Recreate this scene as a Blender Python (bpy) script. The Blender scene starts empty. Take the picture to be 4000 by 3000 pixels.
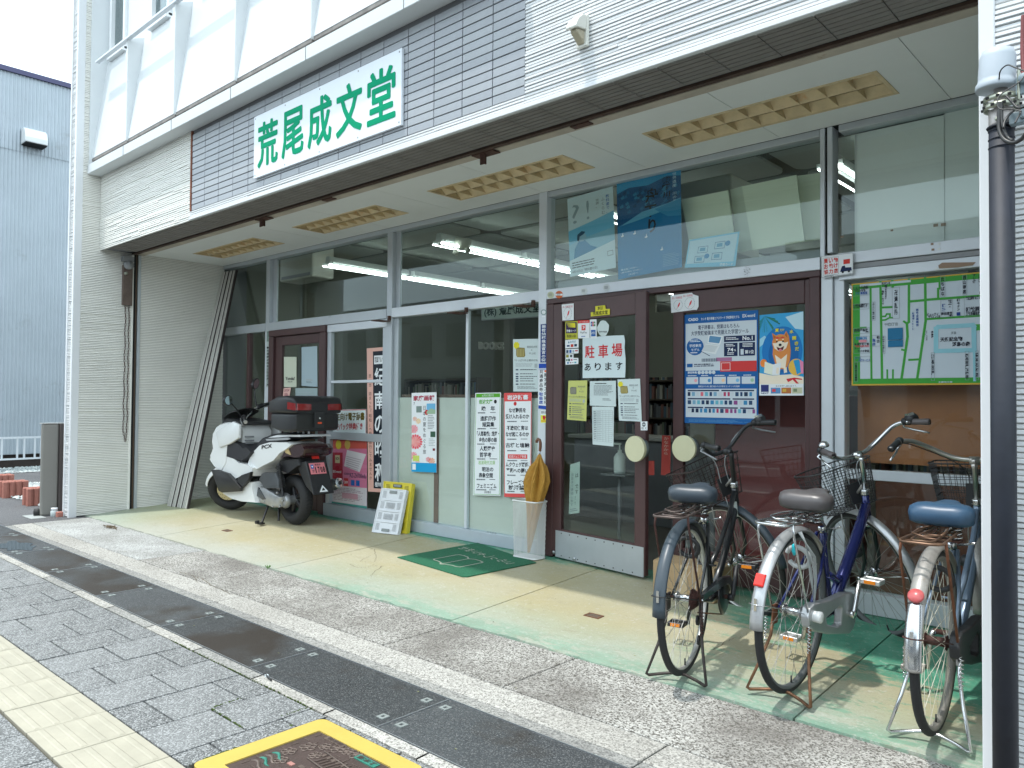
import bpy, bmesh, math, random
from mathutils import Vector, Matrix
random.seed(7)
R = math.radians
scene = bpy.context.scene
# ---------------------------------------------------------------- camera
FPX, PITCH, YAW, ROLL = 3017.9, 0.0225315, 0.739421, 0.0078114
CAM = Vector((0.0, -4.8211, 1.24))
_cy, _sy, _cp, _sp = math.cos(YAW), math.sin(YAW), math.cos(PITCH), math.sin(PITCH)
FW = Vector((-_sy*_cp, _cy*_cp, _sp)); _rt = Vector((_cy, _sy, 0)); _up = _rt.cross(FW)
RT = math.cos(ROLL)*_rt + math.sin(ROLL)*_up; UP = -math.sin(ROLL)*_rt + math.cos(ROLL)*_up
cd = bpy.data.cameras.new("camera"); cam = bpy.data.objects.new("camera", cd)
scene.collection.objects.link(cam); scene.camera = cam
cd.sensor_width = 36; cd.lens = 36*FPX/4000; cd.clip_start = 0.05; cd.clip_end = 500
cam.matrix_world = Matrix(((RT.x, UP.x, -FW.x, CAM.x), (RT.y, UP.y, -FW.y, CAM.y), (RT.z, UP.z, -FW.z, CAM.z), (0, 0, 0, 1)))
# ---------------------------------------------------------------- world, sun, exposure
SUNDIR = Vector((0.16, 0.285, -1)).normalized()
el = math.asin(-SUNDIR.z); az = math.atan2(-SUNDIR.x, -SUNDIR.y)
w = bpy.data.worlds.new("World"); scene.world = w; w.use_nodes = True
nt = w.node_tree; nt.nodes.clear()
sk = nt.nodes.new("ShaderNodeTexSky"); sk.sky_type = 'NISHITA'; sk.sun_disc = False
sk.sun_elevation = el; sk.sun_rotation = az; sk.dust_density = 4.0; sk.air_density = 1.0; sk.ozone_density = 1.0
cl = nt.nodes.new("ShaderNodeTexNoise"); cl.inputs['Scale'].default_value = 1.6; cl.inputs['Detail'].default_value = 5
cr = nt.nodes.new("ShaderNodeValToRGB"); cr.color_ramp.elements[0].color = (6.9, 8.3, 9.2, 1); cr.color_ramp.elements[1].color = (8.9, 10.2, 10.9, 1)
mx = nt.nodes.new("ShaderNodeMix"); mx.data_type = 'RGBA'; mx.inputs[0].default_value = 0.88
bg = nt.nodes.new("ShaderNodeBackground"); bg.inputs[1].default_value = 0.16
wo = nt.nodes.new("ShaderNodeOutputWorld")
nt.links.new(cl.outputs['Fac'], cr.inputs[0]); nt.links.new(sk.outputs[0], mx.inputs[6]); nt.links.new(cr.outputs[0], mx.inputs[7])
nt.links.new(mx.outputs[2], bg.inputs[0]); nt.links.new(bg.outputs[0], wo.inputs[0])
sd = bpy.data.lights.new("sun", 'SUN'); sd.energy = 2.0; sd.angle = R(1.6); sd.color = (1.0, 0.965, 0.91)
so = bpy.data.objects.new("sun", sd); scene.collection.objects.link(so); so.location = (-6, -12, 20)
so.rotation_euler = SUNDIR.to_track_quat('-Z', 'Y').to_euler()
scene.view_settings.view_transform = 'Standard'; scene.view_settings.look = 'None'
scene.view_settings.exposure = 0.74; scene.view_settings.gamma = 1; scene.view_settings.use_curve_mapping = False
scene.cycles.max_bounces = 8; scene.cycles.transparent_max_bounces = 16; scene.cycles.use_denoising = True
scene.cycles.sample_clamp_indirect = 6
# ---------------------------------------------------------------- picture ray -> real surface
def ray(px, py): return FW + (px-2000)/FPX*RT - (py-1500)/FPX*UP
def onp(px, py, p0, n):
    d = ray(px, py); n = Vector(n); return CAM + d*((Vector(p0)-CAM).dot(n)/d.dot(n))
def oy(y, px, py): return onp(px, py, (0, y, 0), (0, 1, 0))
def ox(x, px, py): return onp(px, py, (x, 0, 0), (1, 0, 0))
def oz(z, px, py): return onp(px, py, (0, 0, z), (0, 0, 1))
GZ = -0.10
def fz(y): return 0.055*y if y > -1.6 else -0.088
# ---------------------------------------------------------------- materials
MT = {}
def srgb(h):
    h = h.lstrip('#'); c = [int(h[i:i+2], 16)/255 for i in (0, 2, 4)]
    return tuple(((x/12.92) if x <= .04045 else ((x+.055)/1.055)**2.4) for x in c)
def mat(name, col, rough=0.6, metal=0.0, var=0.0, vs=8.0, bump=0.0, bs=60.0, col2=None, emit=0, spec=0.5, dirt=None, coat=0.0):
    """procedural material: base colour broken up by noise, fine relief by noise bump"""
    if name in MT: return MT[name]
    m = bpy.data.materials.new(name); m.use_nodes = True; n = m.node_tree.nodes; l = m.node_tree.links
    b = n['Principled BSDF']; b.inputs['Roughness'].default_value = rough; b.inputs['Metallic'].default_value = metal
    b.inputs['Specular IOR Level'].default_value = spec
    if coat: b.inputs['Coat Weight'].default_value = coat
    if isinstance(col, str): col = srgb(col)
    if isinstance(col2, str): col2 = srgb(col2)
    tc = n.new('ShaderNodeTexCoord')
    if col2 is None: col2 = tuple(max(0, c*(1-var)) for c in col)
    if var or col2 != col:
        no = n.new('ShaderNodeTexNoise'); no.inputs['Scale'].default_value = vs; no.inputs['Detail'].default_value = 6; no.inputs['Roughness'].default_value = .65
        l.new(tc.outputs['Object'], no.inputs['Vector'])
        rp = n.new('ShaderNodeValToRGB'); rp.color_ramp.elements[0].position = .35; rp.color_ramp.elements[1].position = .65
        rp.color_ramp.elements[0].color = (*col2, 1); rp.color_ramp.elements[1].color = (*col, 1)
        l.new(no.outputs['Fac'], rp.inputs[0]); out = rp.outputs[0]
        if dirt:
            n2 = n.new('ShaderNodeTexNoise'); n2.inputs['Scale'].default_value = dirt[1]; n2.inputs['Detail'].default_value = 8; n2.inputs['Roughness'].default_value = .75
            l.new(tc.outputs['Object'], n2.inputs['Vector'])
            r2 = n.new('ShaderNodeValToRGB'); r2.color_ramp.elements[0].position = dirt[2]; r2.color_ramp.elements[1].position = min(1, dirt[2]+.12)
            l.new(n2.outputs['Fac'], r2.inputs[0])
            mxx = n.new('ShaderNodeMix'); mxx.data_type = 'RGBA'; l.new(r2.outputs[0], mxx.inputs[0]); l.new(out, mxx.inputs[6])
            dc = srgb(dirt[0]) if isinstance(dirt[0], str) else dirt[0]; mxx.inputs[7].default_value = (*dc, 1); out = mxx.outputs[2]
        l.new(out, b.inputs['Base Color'])
    else: b.inputs['Base Color'].default_value = (*col, 1)
    if bump:
        nb = n.new('ShaderNodeTexNoise'); nb.inputs['Scale'].default_value = bs; nb.inputs['Detail'].default_value = 4
        l.new(tc.outputs['Object'], nb.inputs['Vector'])
        bp = n.new('ShaderNodeBump'); bp.inputs['Strength'].default_value = bump; bp.inputs['Distance'].default_value = .01
        l.new(nb.outputs['Fac'], bp.inputs['Height']); l.new(bp.outputs[0], b.inputs['Normal'])
    if emit:
        b.inputs['Emission Color'].default_value = (*col, 1); b.inputs['Emission Strength'].default_value = emit
    MT[name] = m; return m
def paint(h, rough=.55):                          # flat printed ink or paper
    return mat('ink_'+h, h, rough, spec=.3)
def concrete(name, c1, c2, speck, sc=240.0, thr=.5, rough=.85, wet=None, big=1.1, bump=.35):
    """exposed aggregate: bright and dark grains over big soft stains"""
    if name in MT: return MT[name]
    m = bpy.data.materials.new(name); m.use_nodes = True; n = m.node_tree.nodes; l = m.node_tree.links; b = n['Principled BSDF']
    tc = n.new('ShaderNodeTexCoord')
    def noise(s, det, ro=.6):
        k = n.new('ShaderNodeTexNoise'); k.inputs['Scale'].default_value = s; k.inputs['Detail'].default_value = det; k.inputs['Roughness'].default_value = ro
        l.new(tc.outputs['Object'], k.inputs['Vector']); return k.outputs['Fac']
    def ramp(f, a, c, ca, cb):
        k = n.new('ShaderNodeValToRGB'); k.color_ramp.elements[0].position = a; k.color_ramp.elements[1].position = c
        k.color_ramp.elements[0].color = (*ca, 1); k.color_ramp.elements[1].color = (*cb, 1); l.new(f, k.inputs[0]); return k.outputs[0]
    def mix(f, a, c):
        k = n.new('ShaderNodeMix'); k.data_type = 'RGBA'; l.new(f, k.inputs[0]); l.new(a, k.inputs[6])
        if isinstance(c, tuple): k.inputs[7].default_value = (*c, 1)
        else: l.new(c, k.inputs[7])
        return k.outputs[2]
    base = ramp(noise(big, 6, .7), .38, .62, c2, c1)
    vo = n.new('ShaderNodeTexVoronoi'); vo.inputs['Scale'].default_value = sc; l.new(tc.outputs['Object'], vo.inputs['Vector'])
    sep = n.new('ShaderNodeSeparateColor'); l.new(vo.outputs['Color'], sep.inputs[0])
    g = ramp(sep.outputs[0], thr-.12, thr+.12, (0, 0, 0), (1, 1, 1))
    outc = mix(g, base, speck)
    fin = ramp(noise(sc*.45, 3, .8), .42, .6, (.55, .55, .55), (1, 1, 1))
    k = n.new('ShaderNodeMix'); k.data_type = 'RGBA'; k.blend_type = 'MULTIPLY'; k.inputs[0].default_value = .8; l.new(outc, k.inputs[6]); l.new(fin, k.inputs[7]); outc = k.outputs[2]
    if wet:
        f = ramp(noise(wet[1], 4, .55), wet[2], wet[2]+.12, (0, 0, 0), (1, 1, 1)); outc = mix(f, outc, wet[0])
    l.new(outc, b.inputs['Base Color']); b.inputs['Roughness'].default_value = rough
    bp = n.new('ShaderNodeBump'); bp.inputs['Strength'].default_value = bump; bp.inputs['Distance'].default_value = .004
    l.new(vo.outputs['Distance'], bp.inputs['Height']); l.new(bp.outputs[0], b.inputs['Normal'])
    MT[name] = m; return m
def glassmat(name, tint=(.95, .985, .975), refl=.05, rough=0.0, haze=0.0):
    if name in MT: return MT[name]
    m = bpy.data.materials.new(name); m.use_nodes = True; n = m.node_tree.nodes; l = m.node_tree.links; n.remove(n['Principled BSDF'])
    o = n['Material Output']; t = n.new('ShaderNodeBsdfTransparent'); t.inputs[0].default_value = (*tint, 1)
    g = n.new('ShaderNodeBsdfGlossy'); g.inputs['Roughness'].default_value = rough; g.inputs['Color'].default_value = (.92, 1, 1, 1)
    f = n.new('ShaderNodeLayerWeight'); f.inputs[0].default_value = .5
    pw = n.new('ShaderNodeMath'); pw.operation = 'POWER'; pw.inputs[1].default_value = 5; l.new(f.outputs['Facing'], pw.inputs[0])
    a = n.new('ShaderNodeMath'); a.operation = 'MULTIPLY_ADD'; a.inputs[1].default_value = .9; a.inputs[2].default_value = refl; a.use_clamp = True
    l.new(pw.outputs[0], a.inputs[0]); mx = n.new('ShaderNodeMixShader'); l.new(a.outputs[0], mx.inputs[0])
    base = t.outputs[0]
    if haze:
        d = n.new('ShaderNodeBsdfDiffuse'); d.inputs[0].default_value = (.78, .84, .82, 1); m2 = n.new('ShaderNodeMixShader')
        tc = n.new('ShaderNodeTexCoord'); no = n.new('ShaderNodeTexNoise'); no.inputs['Scale'].default_value = 3; no.inputs['Detail'].default_value = 6
        ml = n.new('ShaderNodeMath'); ml.operation = 'MULTIPLY'; ml.inputs[1].default_value = haze*2
        l.new(tc.outputs['Object'], no.inputs['Vector']); l.new(no.outputs['Fac'], ml.inputs[0]); l.new(ml.outputs[0], m2.inputs[0])
        l.new(t.outputs[0], m2.inputs[1]); l.new(d.outputs[0], m2.inputs[2]); base = m2.outputs[0]
    l.new(base, mx.inputs[1]); l.new(g.outputs[0], mx.inputs[2]); l.new(mx.outputs[0], o.inputs[0]); MT[name] = m; return m
# ---------------------------------------------------------------- mesh building
OFF = {}
COL = scene.collection
class M:
    def __init__(s, T=None): s.v = []; s.f = []; s.k = []; s.sm = []; s.mats = []; s.T = T
    def add(s, V, F, m, smooth=False):
        if m not in s.mats: s.mats.append(m)
        k = s.mats.index(m); b = len(s.v)
        s.v += [tuple(s.T @ Vector(p)) if s.T else tuple(p) for p in V]
        for f in F: s.f.append(tuple(b+i for i in f)); s.k.append(k); s.sm.append(smooth)
        return s
    def box(s, x0, x1, y0, y1, z0, z1, m):
        if x0 > x1: x0, x1 = x1, x0
        if y0 > y1: y0, y1 = y1, y0
        if z0 > z1: z0, z1 = z1, z0
        V = [(x0, y0, z0), (x1, y0, z0), (x1, y1, z0), (x0, y1, z0), (x0, y0, z1), (x1, y0, z1), (x1, y1, z1), (x0, y1, z1)]
        return s.add(V, [(0, 3, 2, 1), (4, 5, 6, 7), (0, 1, 5, 4), (1, 2, 6, 5), (2, 3, 7, 6), (3, 0, 4, 7)], m)
    def hexa(s, P, m):                            # P: bottom 4 then top 4, counter-clockwise seen from above
        return s.add(P, [(0, 3, 2, 1), (4, 5, 6, 7), (0, 1, 5, 4), (1, 2, 6, 5), (2, 3, 7, 6), (3, 0, 4, 7)], m)
    def tube(s, path, r, m, n=8, closed=False, caps=True):
        P = [Vector(p) for p in path]; N = len(P); V = []; F = []
        rr = r if isinstance(r, (list, tuple)) else [r]*N
        t0 = (P[1]-P[0]).normalized(); u = t0.orthogonal().normalized()
        for i in range(N):
            if closed: t = (P[(i+1) % N]-P[i-1]).normalized()
            elif i == 0: t = t0
            elif i == N-1: t = (P[-1]-P[-2]).normalized()
            else: t = ((P[i+1]-P[i]).normalized()+(P[i]-P[i-1]).normalized()); t = t.normalized() if t.length > 1e-6 else (P[i+1]-P[i]).normalized()
            u = (u-t*u.dot(t)); u = u.normalized() if u.length > 1e-6 else t.orthogonal().normalized(); w_ = t.cross(u)
            for j in range(n):
                a = 2*math.pi*j/n; V.append(P[i]+(u*math.cos(a)+w_*math.sin(a))*rr[i])
        for i in range(N if closed else N-1):
            for j in range(n):
                a = i*n+j; b = i*n+(j+1) % n; c = ((i+1) % N)*n+(j+1) % n; d = ((i+1) % N)*n+j; F.append((a, b, c, d))
        if caps and not closed: F.append(tuple(range(n-1, -1, -1))); F.append(tuple((N-1)*n+j for j in range(n)))
        return s.add(V, F, m, n > 4)
    def ring(s, c, axis, Rr, r, m, nu=40, nv=8, a0=0, a1=360, up=None, rv=None):
        c = Vector(c); ax = Vector(axis).normalized(); u = Vector(up).normalized() if up else ax.orthogonal().normalized(); v = ax.cross(u); full = abs(a1-a0) >= 360
        N = nu if full else nu+1
        V = []; F = []
        for i in range(N):
            a = R(a0+(a1-a0)*i/nu); d = u*math.cos(a)+v*math.sin(a)
            for j in range(nv):
                b = 2*math.pi*j/nv; V.append(c+d*(Rr+r*math.cos(b))+ax*((rv or r)*math.sin(b)))
        for i in range(nu):
            for j in range(nv):
                F.append((i*nv+j, i*nv+(j+1) % nv, ((i+1) % N)*nv+(j+1) % nv, ((i+1) % N)*nv+j))
        return s.add(V, F, m, True)
    def lathe(s, prof, o, axis, m, n=24, up=None, smooth=True):
        o = Vector(o); ax = Vector(axis).normalized(); u = Vector(up).normalized() if up else ax.orthogonal().normalized(); v = ax.cross(u); V = []; F = []
        for r, h in prof:
            for j in range(n):
                a = 2*math.pi*j/n; V.append(o+ax*h+(u*math.cos(a)+v*math.sin(a))*r)
        K = len(prof)
        for i in range(K-1):
            for j in range(n): F.append((i*n+j, i*n+(j+1) % n, (i+1)*n+(j+1) % n, (i+1)*n+j))
        F.append(tuple(range(n-1, -1, -1))); F.append(tuple((K-1)*n+j for j in range(n)))
        return s.add(V, F, m, smooth)
    def cyl(s, p0, p1, r, m, n=16, r1=None):
        p0 = Vector(p0); p1 = Vector(p1); return s.lathe([(r, 0), (r1 if r1 is not None else r, (p1-p0).length)], p0, p1-p0, m, n)
    def prism(s, poly, f0, f1, m, smooth=False):   # poly 2D, f0/f1 map a 2D point to 3D on both caps
        n = len(poly); V = [f0(*p) for p in poly]+[f1(*p) for p in poly]
        F = [tuple(range(n-1, -1, -1)), tuple(range(n, 2*n))]+[(i, (i+1) % n, n+(i+1) % n, n+i) for i in range(n)]
        return s.add(V, F, m, smooth)
    def pillow(s, poly, w, m, k=.1, w0=None, lay=(1, .95, .82, .5, 0), cy=0.0):
        """side outline (x,z) blown up to half-width w, edges rounded"""
        n = len(poly); cx = sum(p[0] for p in poly)/n; cz = sum(p[1] for p in poly)/n
        ts = [-t for t in lay]+[t for t in reversed(lay[:-1])]; V = []; F = []
        for t in ts:
            q = 1-k*abs(t)**5
            for x, z in poly: V.append((cx+(x-cx)*q, cy+t*w, cz+(z-cz)*q))
        for i in range(len(ts)-1):
            for j in range(n): F.append((i*n+j, i*n+(j+1) % n, (i+1)*n+(j+1) % n, (i+1)*n+j))
        F.append(tuple(range(n-1, -1, -1))); F.append(tuple((len(ts)-1)*n+j for j in range(n)))
        return s.add(V, F, m, True)
    def loft(s, secs, m, smooth=True, caps=True):
        n = len(secs[0]); V = [p for q in secs for p in q]; F = []
        for i in range(len(secs)-1):
            for j in range(n): F.append((i*n+j, i*n+(j+1) % n, (i+1)*n+(j+1) % n, (i+1)*n+j))
        if caps: F.append(tuple(range(n-1, -1, -1))); F.append(tuple((len(secs)-1)*n+j for j in range(n)))
        return s.add(V, F, m, smooth)
    def build(s, name, parent=None, bevel=0, label=None, cat=None, group=None, kind=None, loc=None, seg=1, sharp=0, local=False):
        me = bpy.data.meshes.new(name); off = Vector((0, 0, 0))
        if parent is not None and not local: off = OFF.get(parent.name, Vector((0, 0, 0)))
        if loc is not None: off = off+Vector(loc)
        V = [(a-off.x, b-off.y, c-off.z) for a, b, c in s.v]
        me.from_pydata(V, [], s.f)
        for m in s.mats: me.materials.append(m)
        me.polygons.foreach_set('material_index', s.k); me.polygons.foreach_set('use_smooth', s.sm)
        bm = bmesh.new(); bm.from_mesh(me); bmesh.ops.recalc_face_normals(bm, faces=bm.faces) if len(s.f) < 60000 else None; bm.to_mesh(me); bm.free()
        if sharp: me.set_sharp_from_angle(angle=R(sharp))
        me.update(); o = bpy.data.objects.new(name, me); COL.objects.link(o)
        if parent is not None: o.parent = parent; OFF[o.name] = OFF.get(parent.name, Vector((0, 0, 0)))
        else: OFF[o.name] = off
        if loc is not None and parent is None: o.location = loc
        if bevel:
            b = o.modifiers.new('bevel', 'BEVEL'); b.width = bevel; b.segments = seg; b.limit_method = 'ANGLE'; b.angle_limit = R(40)
        tag(o, label, cat, group, kind); return o
def tag(o, label=None, cat=None, group=None, kind=None):
    if label: o['label'] = label
    if cat: o['category'] = cat
    if group: o['group'] = group
    if kind: o['kind'] = kind
    return o
def thing(name, label, cat, loc=(0, 0, 0), rz=0, group=None, rot=None):
    o = bpy.data.objects.new(name, None); COL.objects.link(o); o.location = loc
    o.rotation_euler = rot if rot else (0, 0, rz); o.empty_display_size = .1; OFF[o.name] = Vector(loc) if not rz and not rot else Vector((0, 0, 0))
    return tag(o, label, cat, group)
def struct(name, mb, **k): return mb.build(name, kind='structure', **k)
# ---------------------------------------------------------------- lettering
_TC = {}
def glyphs(body, bold=0.0, space=1.0):
    key = (body, bold, space)
    if key in _TC: return _TC[key]
    c = bpy.data.curves.new('t', 'FONT'); c.body = body; c.size = 1; c.resolution_u = 2; c.offset = bold; c.space_character = space
    o = bpy.data.objects.new('t', c); m = bpy.data.meshes.new_from_object(o)
    V = [(v.co.x, v.co.y) for v in m.vertices]; F = [tuple(p.vertices) for p in m.polygons]
    bpy.data.objects.remove(o); bpy.data.meshes.remove(m); bpy.data.curves.remove(c)
    if not V: V = [(0, 0)]; F = []
    x0 = min(v[0] for v in V); x1 = max(v[0] for v in V); y0 = min(v[1] for v in V); y1 = max(v[1] for v in V)
    _TC[key] = (V, F, x0, x1, y0, y1); return _TC[key]
class Sheet:
    """a flat printed thing on a real surface: four corners TL TR BR BL; (u,v) run right and down"""
    def __init__(s, corners, step=.0006, thick=.0008, T=None):
        s.c = [Vector(c) for c in corners]; s.n = (s.c[1]-s.c[0]).cross(s.c[3]-s.c[0]).normalized()
        if s.n.dot(CAM-s.c[0]) < 0: s.n = -s.n
        s.m = M(T); s.base = M(T); s.k = 1; s.st = step; s.th = thick
        s.W = (s.c[1]-s.c[0]).length; s.H = (s.c[3]-s.c[0]).length
    def P(s, u, v, h=0.0):
        a = s.c[0]*(1-u)+s.c[1]*u; b = s.c[3]*(1-u)+s.c[2]*u; return a*(1-v)+b*v+s.n*h
    def paper(s, m, poly=((0, 0), (1, 0), (1, 1), (0, 1))):
        s.base.prism(list(poly), lambda u, v: s.P(u, v, -s.th), lambda u, v: s.P(u, v, 0), m); return s
    def poly(s, pts, m, lift=None):
        s.k += 1; h = s.st*(lift if lift else 1+.25*(s.k % 13))+.00002*s.k; s.m.add([s.P(min(1, max(0, u)), min(1, max(0, v)), h) for u, v in pts], [tuple(range(len(pts)))], m); return s
    def rect(s, u0, v0, u1, v1, m, lift=1): return s.poly([(u0, v0), (u1, v0), (u1, v1), (u0, v1)], m, lift)
    def disc(s, u, v, r, m, lift=1, n=24, ru=None):
        q = s.W/s.H; return s.poly([(u+r*math.cos(6.2832*i/n), v+r*q*math.sin(6.2832*i/n)) for i in range(n)], m, lift)
    def text(s, body, u0, v0, u1, v1, m, bold=0.02, lift=2, fit='box', rot=False, space=1.0):
        V, F, x0, x1, y0, y1 = glyphs(body, bold, space)
        if not F: return s
        sx = (u1-u0)/max(1e-6, x1-x0); sy = (v1-v0)/max(1e-6, y1-y0)
        h = s.st*lift
        s.m.add([s.P(u0+(x-x0)*sx, v1-(y-y0)*sy, h) for x, y in V], F, m); return s
    def vtext(s, body, u0, v0, u1, v1, m, bold=0.02, lift=2):
        n = len(body); dv = (v1-v0)/n
        for i, ch in enumerate(body):
            if ch in ' 　': continue
            pad = .06*dv; s.glyph(ch, u0, v0+i*dv+pad, u1, v0+(i+1)*dv-pad, m, bold, lift)
        return s
    def glyph(s, ch, u0, v0, u1, v1, m, bold=.02, lift=2):
        V, F, x0, x1, y0, y1 = glyphs(ch, bold); h = s.st*lift
        if ch == 'ー': V = [(-y+.4, -x+.9) for x, y in V]   # the long mark stands upright in vertical lines
        s.m.add([s.P(u0+(u1-u0)*(x*.98), v1-(v1-v0)*(y+.12)/.98, h) for x, y in V], F, m); return s
    def htext(s, body, u0, v0, u1, v1, m, bold=.02, lift=2):    # keeps natural width if it is shorter than the box
        V, F, x0, x1, y0, y1 = glyphs(body, bold)
        if not F: return s
        sy = (v1-v0); su = min((u1-u0)/(x1-x0), sy*s.H/s.W); h = s.st*lift
        s.m.add([s.P(u0+(x-x0)*su, v1-(y+.12)*sy, h) for x, y in V], F, m); return s
    def lines(s, u0, v0, u1, v1, n, m, fill=.5, lift=2, seed=1, brk=.18):   # rows of unreadably small print
        rg = random.Random(seed); dv = (v1-v0)/n; V = []; F = []
        for i in range(n):
            a = u0; end = u0+(u1-u0)*rg.uniform(.7, 1)
            while a < end:
                b = min(end, a+(u1-u0)*rg.uniform(.04, brk)); k = len(V)
                V += [s.P(a, v0+i*dv, s.st*lift), s.P(b, v0+i*dv, s.st*lift), s.P(b, v0+(i+fill)*dv, s.st*lift), s.P(a, v0+(i+fill)*dv, s.st*lift)]; F.append((k, k+1, k+2, k+3)); a = b+(u1-u0)*.018
        s.m.add(V, F, m); return s
    def frame(s, u0, v0, u1, v1, t, m, lift=2):
        q = t*s.W/s.H
        s.rect(u0, v0, u1, v0+q, m, lift); s.rect(u0, v1-q, u1, v1, m, lift); s.rect(u0, v0+q, u0+t, v1-q, m, lift); return s.rect(u1-t, v0+q, u1, v1-q, m, lift)
    def done(s, name, label, cat, group=None):
        o = s.base.build(name, label=label, cat=cat, group=group, loc=s.P(.5, .5))
        if s.m.f: p = s.m.build('print', parent=o); p['kind'] = 'stuff'
        return o
def quad_y(y, *pts): return [oy(y, *p) for p in pts]
# ================================================================ GROUND
m_asph = concrete('asphalt', (.105, .105, .11), (.075, .075, .08), (.22, .22, .22), 260, .80)
m_drain = concrete('drain_cover_concrete', (.036, .041, .044), (.026, .029, .031), (.12, .125, .125), 230, .80, rough=.6, wet=((.020, .014, .009), 1.3, .48))
m_drain2 = concrete('drain_cover_concrete_pale', (.055, .062, .066), (.042, .046, .05), (.15, .155, .155), 230, .82, rough=.6, wet=((.025, .019, .013), 1.8, .54))
m_strip = concrete('washed_concrete', (.52, .505, .465), (.40, .385, .35), (.22, .21, .19), 170, .72)
m_stripd = concrete('washed_concrete_edge', (.36, .355, .33), (.28, .275, .26), (.17, .17, .16), 150, .72)
m_apron = concrete('aggregate_concrete', (.50, .49, .455), (.24, .225, .205), (.12, .11, .095), 150, .64, big=1.5)
m_apronL = concrete('aggregate_concrete_pale', (.54, .55, .54), (.36, .36, .345), (.22, .22, .20), 160, .74, big=1.8)
m_pave = [concrete('paving_grey_%d' % i, tuple(c*k for c in (.172, .178, .178)), tuple(c*k for c in (.128, .132, .132)), (.37, .38, .38), 190, .66, bump=.35, big=3.0) for i, k in enumerate((.80, .90, 1.0, 1.1, 1.2))]
m_soil = mat('joint_soil', (.012, .014, .010), .95, var=.4, vs=30, bump=.4)
m_tact = mat('tactile_cream', (.385, .36, .285), .7, var=.16, vs=5, bump=.1, bs=300, dirt=((.33, .29, .21), 7, .60))
m_gravel = concrete('gravel_grey', (.42, .44, .44), (.3, .32, .32), (.12, .13, .13), 34, .5, bump=1)
m_alu = mat('aluminium', (.50, .54, .57), .42, metal=.35, var=.07, vs=3, bump=.02, dirt=((.33, .36, .37), 4, .62))
m_alub = mat('aluminium_bright', (.66, .70, .74), .4, metal=.2, var=.06, vs=3, dirt=((.40, .42, .42), 5, .66))
m_steel = mat('galvanised', (.5, .52, .54), .35, metal=.8, var=.1, vs=20)

def strip(mb, x0, x1, y0, y1, z, m): mb.add([(x0, y0, z), (x1, y0, z), (x1, y1, z), (x0, y1, z)], [(0, 1, 2, 3)], m)
g = M(); strip(g, -160, 160, -160, 160, GZ-.16, m_soil); struct('ground', g)
g = M(); strip(g, -60, 40, -12.6, -6.2, GZ-.12, m_asph); struct('road', g)
g = M(); g.box(-60, 40, -6.2, -6.02, GZ-.15, GZ+.02, m_strip); struct('kerb', g, bevel=.01)
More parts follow.
